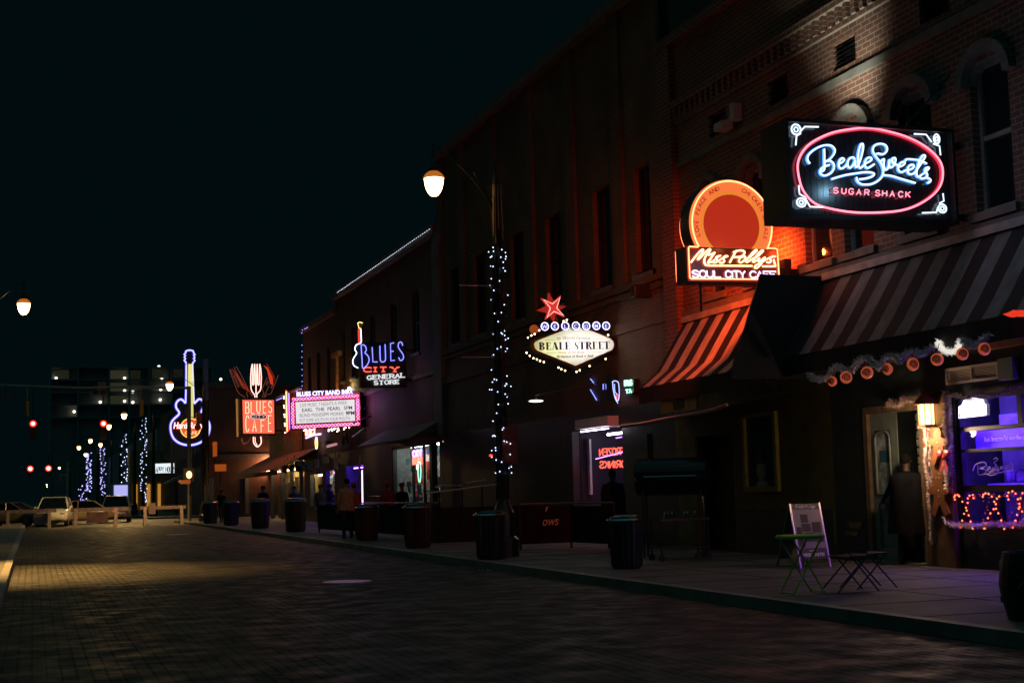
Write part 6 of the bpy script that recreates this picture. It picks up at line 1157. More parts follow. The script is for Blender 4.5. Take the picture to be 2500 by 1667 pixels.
# ------------------------------------------------------------------ cars
M_TYRE = pmat('tyre rubber', (0.015, 0.015, 0.015), 0.8); M_RIM = pmat('alloy rim', (0.5, 0.48, 0.44), 0.3, 0.8); M_CGL = pmat('car glass', (0.004, 0.005, 0.006), .2, spec=.06)
def car(label, loc, rotz, paint, kind='sedan', heads=0, tails=0):
    """built facing +X at the origin, then turned: L x W x H in metres"""
    L, Wd, Hh = (4.6, 1.82, 1.47) if kind == 'sedan' else (4.7, 1.9, 1.72)
    o = thing('parked_car', label, 'car', (0, 0, 0))
    hw = Wd/2
    st = [(-L/2, .42, .80, .72), (-L/2+.12, .30, .95, .88), (-1.5, .22, 1.0, 1.0), (-.6, .20, .98, 1.0), (.6, .20, .97, 1.0), (1.15, .21, .95, 1.0), (1.8, .22, .86, .97), (L/2-.16, .28, .74, .88), (L/2, .40, .62, .72)]
    if kind != 'sedan': st = [(a, b, c*1.12, d) for a, b, c, d in st]
    m = MB(); n = 14; i0 = 0
    for x, zb, zt, ws in st:
        for k in range(n):
            a = 2*math.pi*k/n+math.pi/n; cx, cz = math.cos(a), math.sin(a); e = .45
            yy = hw*ws*math.copysign(abs(cx)**e, cx); zz = (zb+zt)/2+(zt-zb)/2*math.copysign(abs(cz)**e, cz); m.v.append((x, yy, zz))
    for i in range(len(st)-1):
        for k in range(n): m.f.append((i*n+k, i*n+(k+1) % n, (i+1)*n+(k+1) % n, (i+1)*n+k)); m.m.append(0)
    m.f.append(tuple(range(n-1, -1, -1))); m.f.append(tuple(range((len(st)-1)*n, len(st)*n))); m.m += [0, 0]
    body = m.build('body', paint, o, smooth=True)
    zb = .93 if kind == 'sedan' else 1.06
    ca = [(-L/2+.55 if kind == 'sedan' else -L/2+.1, zb), (-1.05 if kind == 'sedan' else -1.95, Hh-.06), (-.4, Hh), (.25, Hh-.02), (1.22, zb)]
    gm = MB(); P = lambda x, z, s: (x, s*(hw-.10-(z-zb)*.30), z)
    N = len(ca)
    for s in (1, -1): gm.f.append(tuple(len(gm.v)+k for k in range(N))); gm.v += [P(x, z, s) for x, z in ca]; gm.m.append(0)
    gm.quad(P(*ca[0], 1), P(*ca[1], 1), P(*ca[1], -1), P(*ca[0], -1)); gm.quad(P(*ca[N-2], 1), P(*ca[N-1], 1), P(*ca[N-1], -1), P(*ca[N-2], -1))
    gm.build('windows', M_CGL, o)
    rf = MB()
    for a, b in zip(ca[1:-1], ca[2:-1]): rf.hexa([P(a[0], a[1], 1), P(b[0], b[1], 1), P(b[0], b[1], -1), P(a[0], a[1], -1)], [P(a[0], a[1]+.03, 1), P(b[0], b[1]+.03, 1), P(b[0], b[1]+.03, -1), P(a[0], a[1]+.03, -1)])
    for s in (1, -1):
        for a, b in ((ca[0], ca[1]), (ca[N-2], ca[N-1])): rf.tube([P(*a, s*1.01), P(*b, s*1.01)], .045, 6)
        rf.tube([P(.0, zb, s*1.01), P(-.05, Hh-.02, s*1.01)], .035, 6)
    rf.build('roof', paint, body, smooth=False)
    for x in (-1.38, 1.42):
        for s in (1, -1):
            w_ = MB().lathe([(.24, -.10), (.32, -.11), (.335, -.05), (.335, .05), (.32, .11), (.24, .10)], (x, s*(hw-.13), .335), 18, 'y').build('wheel', M_TYRE, o)
            r_ = MB().lathe([(.05, .0), (.235, 0), (.235, .02)], (x, s*(hw-.13)+s*.10, .335), 14, 'y')
            for a in range(5): r_.beam((x, s*(hw-.02), .335), (x+.22*math.cos(a*1.2566), s*(hw-.02), .335+.22*math.sin(a*1.2566)), .05, .02, (0, 1, 0))
            r_.build('rim', M_RIM, w_)
    zl = .64 if kind == 'sedan' else .74
    for s in (1, -1):
        MB().ball((L/2-.13, s*(hw-.34), zl), .17, 10, sx=.55, sy=1, sz=.55).build('headlight', emat('lit headlight', (1, .8, .62), 26) if heads else pmat('headlight glass', (.5, .5, .48), .1, .4), o)
        MB().ball((-L/2+.08, s*(hw-.26), .84), .16, 10, sx=.5, sy=1.2, sz=.7).build('tail_light', emat('lit tail light', (1, .05, .03), 3) if tails else pmat('tail lens', (.25, .01, .01), .2), o)
        MB().ball((.95, s*(hw+.06), zb+.06), .11, 8, sx=.6, sy=1, sz=.7).build('wing_mirror', paint, o)
    MB().box(L/2-.09, L/2-.01, -.55, .55, .36, .5).box(-L/2+.0, -L/2+.06, -.6, .6, .4, .52).build('grille', M_DARK, o)
    MB().box(L/2-.02, L/2+.005, -.24, .24, .40, .51).build('number_plate', pmat('pale plate', (.5, .5, .45), .5), o)
    o.location = loc; o.rotation_euler = (0, 0, rotz); return o
C_W = pmat('white car paint', (0.62, 0.58, 0.5), 0.25, spec=.7); C_T = pmat('champagne car paint', (0.55, 0.42, 0.22), 0.25, spec=.7); C_D = pmat('dark tan car paint', (0.16, 0.12, 0.07), 0.25, spec=.7); C_S = pmat('silver car paint', (0.4, 0.34, 0.28), 0.25, .3, spec=.7)
car('white hatchback facing the middle barrier, seen head on', (1.25, 89.2, 0), math.radians(-96), C_W, 'suv')
car('champagne sedan crossing behind the white car, its rear lights red', (2.7, 94.5, 0), math.radians(180), C_T, 'sedan', tails=1)
car('dark tan car with a bright headlight at the left edge', (-1.2, 92.0, 0), math.radians(-28), C_D, 'sedan', heads=1)
car('dark car cut by the left edge behind the tan one', (-4.2, 99, 0), math.radians(0), C_D, 'sedan', tails=1)
car('small silver van facing us right of the champagne sedan', (5.3, 97.5, 0), math.radians(-95), C_S, 'suv')
car('dark car with red tail lights driving away beyond the champagne sedan', (4.0, 118, 0), math.radians(90), pmat('black car paint', (.02, .02, .02), .25), 'sedan', tails=1)
# ------------------------------------------------------------------ litter bins
M_BIN = pmat('black green bin steel', (0.02, 0.026, 0.024), 0.35, vary=.3, scale=5)
def bin_(label, x, y, s=1.0):
    o = thing('litter_bin', label, 'litter bin', (x, y, .13), 'black round litter bins along the kerb')
    m = MB().lathe([(.30*s, 0), (.33*s, .04), (.36*s, .55*s), (.38*s, 1.05*s), (.34*s, 1.06*s)], (x, y, .13), 20)
    for k in range(20):
        a = 2*math.pi*k/20; m.tube([(x+.335*s*math.cos(a), y+.335*s*math.sin(a), .17), (x+.385*s*math.cos(a), y+.385*s*math.sin(a), .13+1.03*s)], .014, 4)
    m.build('body', M_BIN, o, smooth=False)
    MB().tube([(x+.40*s*math.cos(a/20*2*math.pi), y+.40*s*math.sin(a/20*2*math.pi), .13+1.09*s) for a in range(20)], .022, 6, True).build('chrome_rim', M_CHROME, o)
    MB().lathe([(.39*s, 1.07*s), (.34*s, 1.17*s), (.16*s, 1.2*s), (.15*s, 1.12*s)], (x, y, .13), 20).build('lid', M_BIN, o, smooth=True)
    return o
for x, y, s, lb in ((8.75, 74.2, 1.0, 'black litter bin with a bright chrome edge, farthest along the kerb'), (8.98, 67.8, 1.0, 'black litter bin second from the far end of the kerb row'), (9.1, 59.6, 1.05, 'black litter bin in the middle of the kerb row, red glint on its rim'), (9.25, 52.0, 1.05, 'black litter bin with a pink lit rim, left of the person in beige'), (9.2, 40.0, .88, 'black litter bin right of the person in beige'), (8.95, 33.4, .9, 'squat black litter bin left of the fairy light pole'), (8.62, 26.6, .8, 'black litter bin tucked against the foot of the fairy light pole'), (9.42, 21.7, .74, 'nearest black litter bin, in front of the smoker barrel')): bin_(lb, x, y, s)
# ------------------------------------------------------------------ patio fences and rails
M_FEN = pmat('black fence cloth', (0.008, 0.009, 0.01), 0.8, vary=.3, scale=3, spec=.2)
def fence(label, pts, h, rail=True, name='patio_fence'):
    o = thing(name, label, 'fence', (*pts[0], .13)); m, r, q = MB(), MB(), MB()
    for a, b in zip(pts, pts[1:]):
        m.beam((*a, .13+.1+(h-.14)/2), (*b, .13+.1+(h-.14)/2), .02, h-.2); r.tube([(*a, .13+h), (*b, .13+h)], .022, 6)
    r.build('top_rail', pmat('dull steel rail', (.2, .21, .22), .3, .7), o); m.build('panel', M_FEN, o)
    for p in pts: MB().tube([(*p, .13), (*p, .13+h)], .03, 8).build('post', M_DARK, o)
    return o
fn = fence('black patio fence panel with white script, behind the fairy light pole', [(10.4, 29.9), (11.64, 29.95), (11.9, 28.0)], 1.02)
MB().text("ows", (10.90, 29.86, .66), (1, 0.02, 0), (0, 0, 1), .30, shear=.35, depth=.003, sx=.8).text("'", (10.89, 29.86, .78), (1, 0, 0), (0, 0, 1), .42, shear=.4, depth=.003).build('lettering', pmat('chalk white lettering', (.75, .72, .68), .6), fn)
fence('long black barrier panels beside the person in beige', [(9.75, 50.0), (10.0, 44.5), (10.2, 39.5), (10.4, 36.5)], 1.05)
hr = thing('ramp_handrail', 'sloping steel handrail on the raised patio left of the fairy light pole', 'railing', (10.5, 36, .13))
p1 = [(9.896,1.449),(10.258,1.486),(10.89,1.537),(11.456,1.605),(11.877,1.637)]; p2 = [(10.28,1.606),(10.477,1.653),(11.043,1.634)]; p3 = [(11.144,1.696),(11.719,1.77)]
MB().tube([(a, 36, b) for a, b in p1], .022).tube([(a, 36.5, b) for a, b in p2], .02).tube([(a, 36.5, b) for a, b in p3], .02).build('rail', pmat('bare steel tube', (.6, .52, .48), .3, .8), hr)
m = MB()
for a, b in p1: m.tube([(a, 36, .13), (a, 36, b)], .02)
m.box(p1[0][0], 13.0, 36.1, 36.2, .13, 1.05).build('base_panel', M_FEN, hr)
gr = thing('window_railing', 'little black balustrade in front of the general store window', 'railing', (12.6, 51.5, .13)); m = MB()
for k in range(22): m.tube([(12.6, 48.4+k*.28, .13), (12.6, 48.4+k*.28, 1.35)], .02, 5)
m.tube([(12.6, 48.3, 1.35), (12.6, 54.4, 1.35)], .03).build('bars', M_DARK, gr)
# ------------------------------------------------------------------ sweet shop decorations
def tinsel(mb, pts, r, n, rnd):
    P = [Vector(p) for p in pts]; seg = [(b-a).length for a, b in zip(P, P[1:])]; T = sum(seg)
    for k in range(n):
        d = rnd.random()*T; i = 0
        while i < len(seg)-1 and d > seg[i]: d -= seg[i]; i += 1
        c = P[i].lerp(P[i+1], min(1, d/max(1e-6, seg[i]))); v = Vector((rnd.gauss(0, 1), rnd.gauss(0, 1), rnd.gauss(0, 1))).normalized(); w = v.orthogonal().normalized()*.008; e = c+v*r*rnd.uniform(.55, 1.1)
        mb.quad(tuple(c-w), tuple(c+w), tuple(e+w*.5), tuple(e-w*.5))
M_TIN = pmat('silver tinsel', (0.66, 0.62, 0.62), 0.4, 0.15, spec=.8)
rnd = random.Random(3)
def garland(label, pts, r, n, mat_=None, name='tinsel_garland'):
    m = MB(); tinsel(m, pts, r, n, rnd); m.tube(pts, .008, 4); o = m.build(name, mat_ or M_TIN); tag(o, label, 'garland'); return o
XA = 12.38
gp = [(20.567,3.29),(20.399,3.214),(20.172,3.171),(19.943,3.2),(19.792,3.323),(19.624,3.353),(19.418,3.239),(19.203,3.255),(19.034,3.386),(18.775,3.396),(18.634,3.29),(18.44,3.229),(18.279,3.37),(18.04,3.352),(17.931,3.252),(17.804,3.345),(17.569,3.388),(17.349,3.319),(17.164,3.389),(16.988,3.403)]
garland('silver tinsel garland looping along the lower edge of the sweet shop awning', [(XA, a, b) for a, b in sm(gp, 3)], .085, 2600)
gp = [(16.99,3.47),(16.906,3.354),(16.721,3.283),(16.55,3.317),(16.457,3.425)]
garland('bright white lit loop of tinsel below the awning edge', [(XA+.02, a, b) for a, b in sm(gp, 3)], .075, 900, emat('white tinsel with painted glow', (1, .93, .82), .75))  # tinsel is no lamp; the light on it is given as emission
gp = [(16.436,3.423),(16.296,3.394),(16.181,3.33),(16.041,3.328),(15.936,3.393),(15.796,3.428)]
garland('dull tinsel loop at the right end of the awning edge', [(XA, a, b) for a, b in sm(gp, 3)], .085, 600)
CP = [(19.738,3.108),(19.327,3.139),(18.726,3.161),(18.17,3.168),(17.52,3.181),(16.927,3.197),(16.348,3.219),(15.867,3.238)]
CR = (.085, .1, .098, .092, .098, .093, .09, .09); CT = (60, 20, 40, 75, 10, 45, 15, 15)
CLAB = ['orange lollipop light at the far left end of the tinsel garland', 'orange lollipop light second from the left of the garland', 'orange lollipop light third from the left of the garland', 'orange lollipop light turned nearly edge on', 'large round orange lollipop light at the middle of the garland', 'orange lollipop light just left of the bright white tinsel loop', 'orange lollipop light just right of the bright white tinsel loop', 'rightmost orange lollipop light on the garland']
M_LOL = emat('orange lit sweet', (1.0, 0.17, 0.06), .30); M_SWL = pmat('dark red swirl', (.06, .008, .006), .6)
for (a, b), r_, tw_, lb in zip(CP, CR, CT, CLAB):
    o = thing('lollipop_light', lb, 'light', (XA-.06, a, b), 'swirled lollipop lights on the awning garland')
    yaw = math.radians(18+tw_); n_ = Vector((-math.sin(yaw)*.0-math.cos(math.radians(90-tw_)), -math.sin(math.radians(90-tw_)), 0)); u = Vector((-n_.y, n_.x, 0)); c = Vector((XA-.06, a, b))
    m = MB(); ci = [c+u*r_*math.cos(t*math.pi/10)+Vector((0, 0, r_*math.sin(t*math.pi/10))) for t in range(20)]; i_ = [c+(p-c)*.8+n_*.035 for p in ci]; bk = [c+(p-c)*.8-n_*.035 for p in ci]
    for k in range(20): m.quad(ci[k], ci[(k+1) % 20], i_[(k+1) % 20], i_[k]); m.quad(ci[k], ci[(k+1) % 20], bk[(k+1) % 20], bk[k])
    m.quad(*i_); m.quad(*bk); m.build('sweet', M_LOL, o)
    sp = [c+n_*.04+u*(.68*r_*t/26)*math.cos(t*.62)+Vector((0, 0, (.68*r_*t/26)*math.sin(t*.62))) for t in range(2, 27)]; MB().tube(sp, .010, 4).build('swirl', M_SWL, o)
    MB().tube([c+Vector((0, 0, r_)), c+Vector((0.05, 0, r_+.14))], .006).build('hook', M_DARK, o)
XW = 13.28
M_TINP = pmat('pinkish white tinsel', (0.85, 0.66, 0.62), 0.4, 0.1, spec=.8)
for lb, gp, r_, n_ in (('pinkish tinsel swag over the shop door', [(19.633,2.693),(19.497,2.759),(19.352,2.675),(19.165,2.781),(18.92,2.749),(18.722,2.779),(18.632,2.715)], .085, 1300),
  ('tinsel garland hanging down the left side of the lantern pilaster', [(18.632,2.715),(18.695,2.459),(18.616,2.282),(18.612,2.024),(18.653,1.739),(18.609,1.452),(18.613,1.168),(18.593,0.884),(18.607,0.488)], .075, 3200),
  ('tinsel garland framing the left side of the violet shop window', [(18.101,2.792),(18.066,2.536),(18.11,2.313),(18.086,2.088),(18.13,1.865),(18.134,1.585),(18.138,1.306)], .085, 2800),
  ('tinsel garland along the top of the violet shop window', [(18.101,2.792),(17.843,2.745),(17.585,2.671),(17.32,2.734),(17.03,2.686),(16.7,2.716),(16.456,2.763),(15.989,2.816)], .06, 1300),
  ('thick tinsel garland along the sill under the candy canes', [(18.269,0.888),(18.119,0.793),(17.854,0.777),(17.508,0.775),(17.169,0.807),(16.804,0.799),(16.106,0.836)], .075, 2200)):
    garland(lb, [(XW, a, b) for a, b in sm(gp, 3)], r_, n_, M_TINP)
ln = thing('wall_lantern', 'warm glowing glass wall lantern between the door and the violet window', 'lantern', (13.28, 18.43, 2.5))
lx, ly = 13.16, 18.44
MB().lathe([(.115, 2.33), (.12, 2.64)], (lx, ly, 0), 8).build('glass', emat('warm lantern glass', (1.0, .60, .22), 4.5), ln)
m = MB().lathe([(.19, 2.645), (.15, 2.72), (.05, 2.8), (.02, 2.84)], (lx, ly, 0), 8).lathe([(.15, 2.28), (.14, 2.325)], (lx, ly, 0), 8)
for k in range(8):
    a = k*math.pi/4; m.tube([(lx+.124*math.cos(a), ly+.124*math.sin(a), 2.32), (lx+.128*math.cos(a), ly+.128*math.sin(a), 2.65)], .007, 4)
m.tube([(lx, ly, 2.8), (13.3, ly, 2.85)], .02).build('frame', pmat('red brown iron', (.2, .06, .03), .5), ln)
pl_ = bpy.data.lights.new('lantern_bulb', 'POINT'); pl_.energy = 46; pl_.color = (1, .64, .38); pl_.shadow_soft_size = .08; po = bpy.data.objects.new('lantern_bulb', pl_); COL.objects.link(po); po.parent = ln; po.location = Vector((lx-.2, ly, 2.2))-ln.location
M_GING = pmat('ginger brown cutout', (0.24, 0.09, 0.028), 0.7, vary=.2, scale=6)
def ginger(label, y, z, s):
    o = thing('gingerbread_figure', label, 'decoration', (13.2, y, z), 'gingerbread cutouts on the pilaster')
    q = [(0, .22), (.06, .20), (.09, .14), (.07, .08), (.20, .06), (.22, -.01), (.10, -.03), (.10, -.10), (.17, -.24), (.09, -.28), (0, -.14)]
    poly = [(y+a*s, z+b*s) for a, b in q]+[(y-a*s, z+b*s) for a, b in q[-2:0:-1]]
    MB().prism(poly, on_x(13.24), on_x(13.275)).build('cutout', M_GING, o); m = MB()
    for a, b in ((-.03, .16), (.03, .16), (0, .02), (0, -.05)): m.ball((13.235, y+a*s, z+b*s), .012, 6)
    m.build('icing', M_WHT, o)
(y, z) = (18.303,2.026); ginger('upper gingerbread cutout under the lantern, with a pink bow', y, z, 1.15)
(y, z) = (18.35,1.281); ginger('lower gingerbread cutout beside the candy canes', y, z, 1.35)
bw = thing('ribbon_bow', 'shiny pink ribbon bow between the two gingerbread cutouts', 'decoration', (13.2, 18.4, 1.9))
(y, z) = (18.144,1.811); m = MB()
m.ball((13.22, y, z), .035, 8)
for s_ in (1, -1): m.ball((13.22, y+s_*.09, z+.05), .085, 10, sx=.5, sz=.75).quad((13.22, y, z), (13.2, y+s_*.04, z), (13.2, y+s_*.12, z-.2), (13.2, y+s_*.05, z-.22))
m.build('ribbon', pmat('pink satin', (.65, .08, .10), .25), bw)
M_CANE = pmat('clear red cane tube', (.10, .01, .01), .3)
for k, (a_, lb) in enumerate((((970, 1015), 'leftmost pair of crossed candy cane lights in the shop window'), ((1128, 1000), 'second pair of crossed candy cane lights from the left'), ((1262, 990), 'third pair of crossed candy cane lights, by the right edge'))):
    c_ = [(7.498,3.351)]
    q = [(17.998,1.166),(18.006,1.222),(17.925,1.235),(17.863,1.188),(17.728,1.002),(17.673,0.894),(17.615,0.737),(17.548,1.166),(17.563,1.234),(17.673,1.207),(17.695,1.117),(17.771,1.002),(17.851,0.851),(17.917,0.713),(17.332,1.206),(17.298,1.251),(17.194,1.245),(17.097,1.178),(17.05,1.033),(16.978,0.928),(16.895,0.745),(16.942,1.218),(17.015,1.178),(17.068,1.059),(17.18,0.966),(17.273,0.858),(17.347,0.742),(17.325,0.75),(16.762,1.165),(16.779,1.243),(16.664,1.282),(16.572,1.216),(16.528,1.061),(16.46,0.958),(16.4,0.779),(16.356,1.241),(16.451,1.255),(16.52,1.139),(16.55,1.035),(16.621,0.905),(16.671,0.801),(16.714,0.761)][k*14:k*14+14]
    o = thing('candy_cane_lights', lb, 'light', (13.3, q[0][0], .7), 'crossed candy cane lights in the shop window'); m = MB()
    m.tube([(13.3, *p) for p in sm(q[:7], 4)], .012, 6).tube([(13.32, *p) for p in sm(q[7:], 4)], .012, 6); m.build('cane', M_CANE, o); b_ = MB()
    P = sm(q[:7], 3)+sm(q[7:], 3)
    for p in P[::2]: b_.ball((13.27, *p), .0135, 6)
    b_.build('bulbs', emat('red orange cane bulb', (1, .12, .04), 5.5), o)
# uplight that washes the brick above the neon sign
fl_ = thing('floodlight', 'small black floodlight on a bent arm lighting the bricks above the sweet shop sign', 'lamp', (12.9, 19.2, 7.9))
(x1, z1) = (12.578,7.943)
MB().box(12.2, 12.4, 19.6, 19.8, 6.73, 6.9).tube([(12.3, 19.7, 6.75), (12.3, 18.0, 6.72)], .02).build('housing', M_DARK, fl_, bevel=.02)
sl = bpy.data.lights.new('flood_beam', 'SPOT'); sl.energy = 430; sl.color = (.82, .95, .80); sl.spot_size = math.radians(60); sl.spot_blend = 1.0; sl.shadow_soft_size = .25
so = bpy.data.objects.new('flood_beam', sl); COL.objects.link(so); so.parent = fl_; so.location = Vector((12.3, 19.75, 6.95))-fl_.location
so.rotation_euler = (Vector((13.4, 20.35, 9.1))-Vector((12.3, 19.75, 6.95))).to_track_quat('-Z', 'Y').to_euler()
wl = thing('floodlight', 'black wall floodlight on a curved arm, left of the soul food cafe sign', 'lamp', (13.3, 28.2, 5.9))
cc = [(13.163,5.933),(13.306,5.83),(13.566,5.745),(13.881,5.735)]
MB().box(cc[0][0]-.22, cc[0][0]+.2, 28.85, 29.1, cc[0][1]-.16, cc[0][1]+.14).build('housing', M_DARK, wl, bevel=.03)
MB().tube([(cc[0][0]+.1, 29, cc[0][1]-.1), (cc[1][0], 29, cc[1][1]), (cc[2][0], 28.8, cc[2][1]), (13.39, 28.1, cc[3][1]-.0)], .018).build('arm', M_DARK, wl)
# ------------------------------------------------------------------ pavement furniture
M_GREEN = pmat('lime green table paint', (0.36, 0.72, 0.04), 0.4, vary=.15)
bt = thing('bistro_table', 'round lime green folding bistro table on the pavement', 'table', (8.98, 15.3, .13))
tx, ty = 8.98, 15.3
MB().lathe([(.29, .80), (.30, .81), (.30, .84), (.285, .845)], (tx, ty, 0), 28).build('table_top', M_GREEN, bt)
for s_ in (1, -1):
    m = MB()
    for o_ in (-.16, .16): m.tube([(tx+s_*.22, ty+o_, .13), (tx-s_*.2, ty+o_, .80)], .011)
    m.tube([(tx+s_*.22, ty-.16, .15), (tx+s_*.22, ty+.16, .15)], .01).build('leg_frame', M_GREEN, bt)
fc_ = thing('folding_chair', 'black folding bistro chair right of the lime green table', 'chair', (9.6, 15.2, .13))
qx, qy = 9.62, 15.25
m = MB()
for k in range(6): m.beam((qx-.19, qy-.17+k*.068, .56), (qx+.19, qy-.17+k*.068, .57), .05, .015)
m.build('seat', M_DARK, fc_)
for s_ in (1, -1):
    MB().tube([(qx-.30, qy+s_*.2, .13), (qx+.17, qy+s_*.19, .57)], .011).build('leg', M_DARK, fc_)
    MB().tube([(qx+.30, qy+s_*.18, .13), (qx-.10, qy+s_*.18, .60), (qx-.02+.0, qy+s_*.18, .72)], .011).build('leg', M_DARK, fc_)
    MB().tube([(qx-.02, qy+s_*.18, .72), (qx+.14, qy+s_*.17, 1.0)], .011).build('back_post', M_DARK, fc_)
MB().beam((qx+.12, qy-.18, .94), (qx+.12, qy+.18, .94), .016, .075).beam((qx+.06, qy-.18, .84), (qx+.06, qy+.18, .84), .014, .05).build('backrest', pmat('black glossy slat', (.02, .02, .02), .2), fc_)
ch2 = thing('folding_chair', 'second black folding chair, its legs crossing at the right of the pair', 'chair', (10.15, 15.7, .13)); qx, qy = 10.12, 15.6
m = MB()
for k in range(6): m.beam((qx-.19, qy-.17+k*.068, .56), (qx+.19, qy-.17+k*.068, .57), .05, .015)
m.build('seat', M_DARK, ch2)
for s_ in (1, -1):
    MB().tube([(qx-.30, qy+s_*.2, .13), (qx+.17, qy+s_*.19, .57)], .011).build('leg', M_DARK, ch2); MB().tube([(qx+.30, qy+s_*.18, .13), (qx-.14, qy+s_*.18, .60)], .011).build('leg', M_DARK, ch2)
MB().beam((qx-.14, qy-.18, .60), (qx-.14, qy+.18, .60), .02, .05).build('backrest', M_DARK, ch2)
af = thing('sandwich_board', 'fudge advertising sandwich board standing behind the lime green table', 'sign board', (11.85, 19.8, .13))
A0, A1 = 11.56, 12.10; yb_, yt_ = 19.72, 19.98; H_ = 1.02
AF = lambda u, v, o=0: (A0+(A1-A0)*u, yb_+(yt_-yb_)*v-o, .13+H_*v)
M_AL = pmat('aluminium board frame', (.55, .5, .46), .35, .8)
for u in (0, 1): MB().beam(AF(u, 0), AF(u, 1), .03, .03, (0, 1, 0)).build('leg', M_AL, af)
MB().hexa([AF(.04, .14), AF(.96, .14), AF(.96, .99), AF(.04, .99)], [AF(.04, .14, .012), AF(.96, .14, .012), AF(.96, .99, .012), AF(.04, .99, .012)]).build('poster', pmat('lilac grey poster', (.22, .19, .19), .5, vary=.15, scale=3), af)
MB().hexa([AF(.05, .90, .013), AF(.95, .90, .013), AF(.95, .985, .013), AF(.05, .985, .013)], [AF(.05, .90, .016), AF(.95, .90, .016), AF(.95, .985, .016), AF(.05, .985, .016)]).build('dark_band', pmat('dark brown band', (.04, .025, .025), .5), af)
MB().hexa([AF(.05, .15, .013), AF(.95, .15, .013), AF(.95, .30, .013), AF(.05, .30, .013)], [AF(.05, .15, .016), AF(.95, .15, .016), AF(.95, .30, .016), AF(.05, .30, .016)]).build('dark_band', pmat('dark brown band', (.04, .025, .025), .5), af)
fd = MB()
for u, v, w_, h_ in ((.40, .76, .24, .13), (.42, .62, .28, .12), (.47, .47, .26, .14), (.76, .62, .30, .16), (.76, .46, .34, .12), (.16, .52, .16, .22), (.18, .38, .22, .1)): fd.hexa([AF(u-w_/2, v-h_/2, .013), AF(u+w_/2, v-h_/2, .013), AF(u+w_/2, v+h_/2, .013), AF(u-w_/2, v+h_/2, .013)], [AF(u-w_/2, v-h_/2, .017), AF(u+w_/2, v-h_/2, .017), AF(u+w_/2, v+h_/2, .017), AF(u-w_/2, v+h_/2, .017)])
fd.build('fudge_picture', pmat('fudge brown print', (.022, .011, .009), .6, vary=.5, scale=14), af)
vv = Vector(AF(0, 1))-Vector(AF(0, 0)); vv.normalize()
MB().text('Fresh Fudge', AF(.5, .925, .02), (1, 0, 0), vv, .075, 'CENTER', bold=.012, depth=.002).text('FREE TASTE!', AF(.5, .175, .02), (1, 0, 0), vv, .072, 'CENTER', bold=.03, depth=.002).text('Ask for a', AF(.5, .25, .02), (1, 0, 0), vv, .04, 'CENTER', depth=.002).build('lettering', pmat('cream lettering', (.8, .7, .66), .6), af)
bb = [(A0+.02, 20.55), (A1-.02, 20.55)]
MB().beam((A0+.02, 20.5, .13), AF(0.03, .98, -.04), .03, .03, (0, 1, 0)).beam((A1-.02, 20.5, .13), AF(.97, .98, -.04), .03, .03, (0, 1, 0)).hexa([(A0+.03, 20.46, .25), (A1-.03, 20.46, .25), (A1-.03, 20.03, 1.1), (A0+.03, 20.03, 1.1)], [(A0+.03, 20.48, .25), (A1-.03, 20.48, .25), (A1-.03, 20.05, 1.1), (A0+.03, 20.05, 1.1)]).build('back_panel', pmat('pale grey back', (.25, .27, .25), .6), af)
bl = thing('planter_barrel', 'dark barrel with a faint green leaf drawing, cut by the right edge', 'barrel', (9.17, 11.2, .13))
m = MB().lathe([(.31, 0), (.36, .2), (.38, .33), (.36, .5), (.33, .64), (.29, .64), (.27, .6)], (9.17, 11.2, .13), 24); m.build('body', pmat('black stained barrel', (.014, .018, .018), .5, vary=.4, scale=5), bl)
MB().lathe([(.365, .16), (.372, .18), (.375, .21)], (9.17, 11.2, .13), 24, cap=False).lathe([(.362, .5), (.36, .53), (.355, .56)], (9.17, 11.2, .13), 24, cap=False).build('hoop', M_DARK, bl)
lg = MB()
for a in (-60, -25, 10): lg.tube([(9.17+.385*math.cos(math.radians(-140+a*.35+t*4)), 11.2+.385*math.sin(math.radians(-140+a*.35+t*4)), .50+.06*math.sin(t*.5)-abs(a)*.001) for t in range(8)], .006, 4)
lg.build('leaf_drawing', pmat('green chalk', (.05, .30, .12), .7), bl)
pp = [(5.5, 24.5, .004)]
lt_ = thing('litter', 'scrap of crumpled pinkish paper lying in the road near the kerb', 'litter', (7.6, 24.0, 0))
(x, y) = (7.859,24.793); m = MB()
for k in range(7): a, b = x-.12+k*.045, y+random.uniform(-.05, .05); m.quad((a, b-.06, .01+random.random()*.03), (a+.06, b-.05, .01+random.random()*.05), (a+.06, b+.06, .01+random.random()*.04), (a, b+.05, .01))
m.build('paper', pmat('pinkish paper', (.75, .5, .42), .8), lt_); lt_.location.z = 0
mh = thing('manhole_cover', 'flat pale manhole cover in the middle of the brick road', 'manhole cover', (4, 21, 0)); (x, y) = (5.11,23.773)
MB().lathe([(.42, .002), (.42, .006), (.05, .0075)], (x, y, 0), 28).build('cover', pmat('worn iron', (.30, .27, .28), .32, .6, vary=.4, scale=14), mh)
mh = thing('manhole_cover', 'small shiny drain cover glinting near the corner barrier', 'manhole cover', (6.5, 66, 0)); (x, y) = (5.687,59.195)
MB().lathe([(.5, .002), (.5, .006), (.05, .0075)], (x, y, 0), 28).build('cover', pmat('worn iron', (.30, .27, .28), .32, .6), mh)
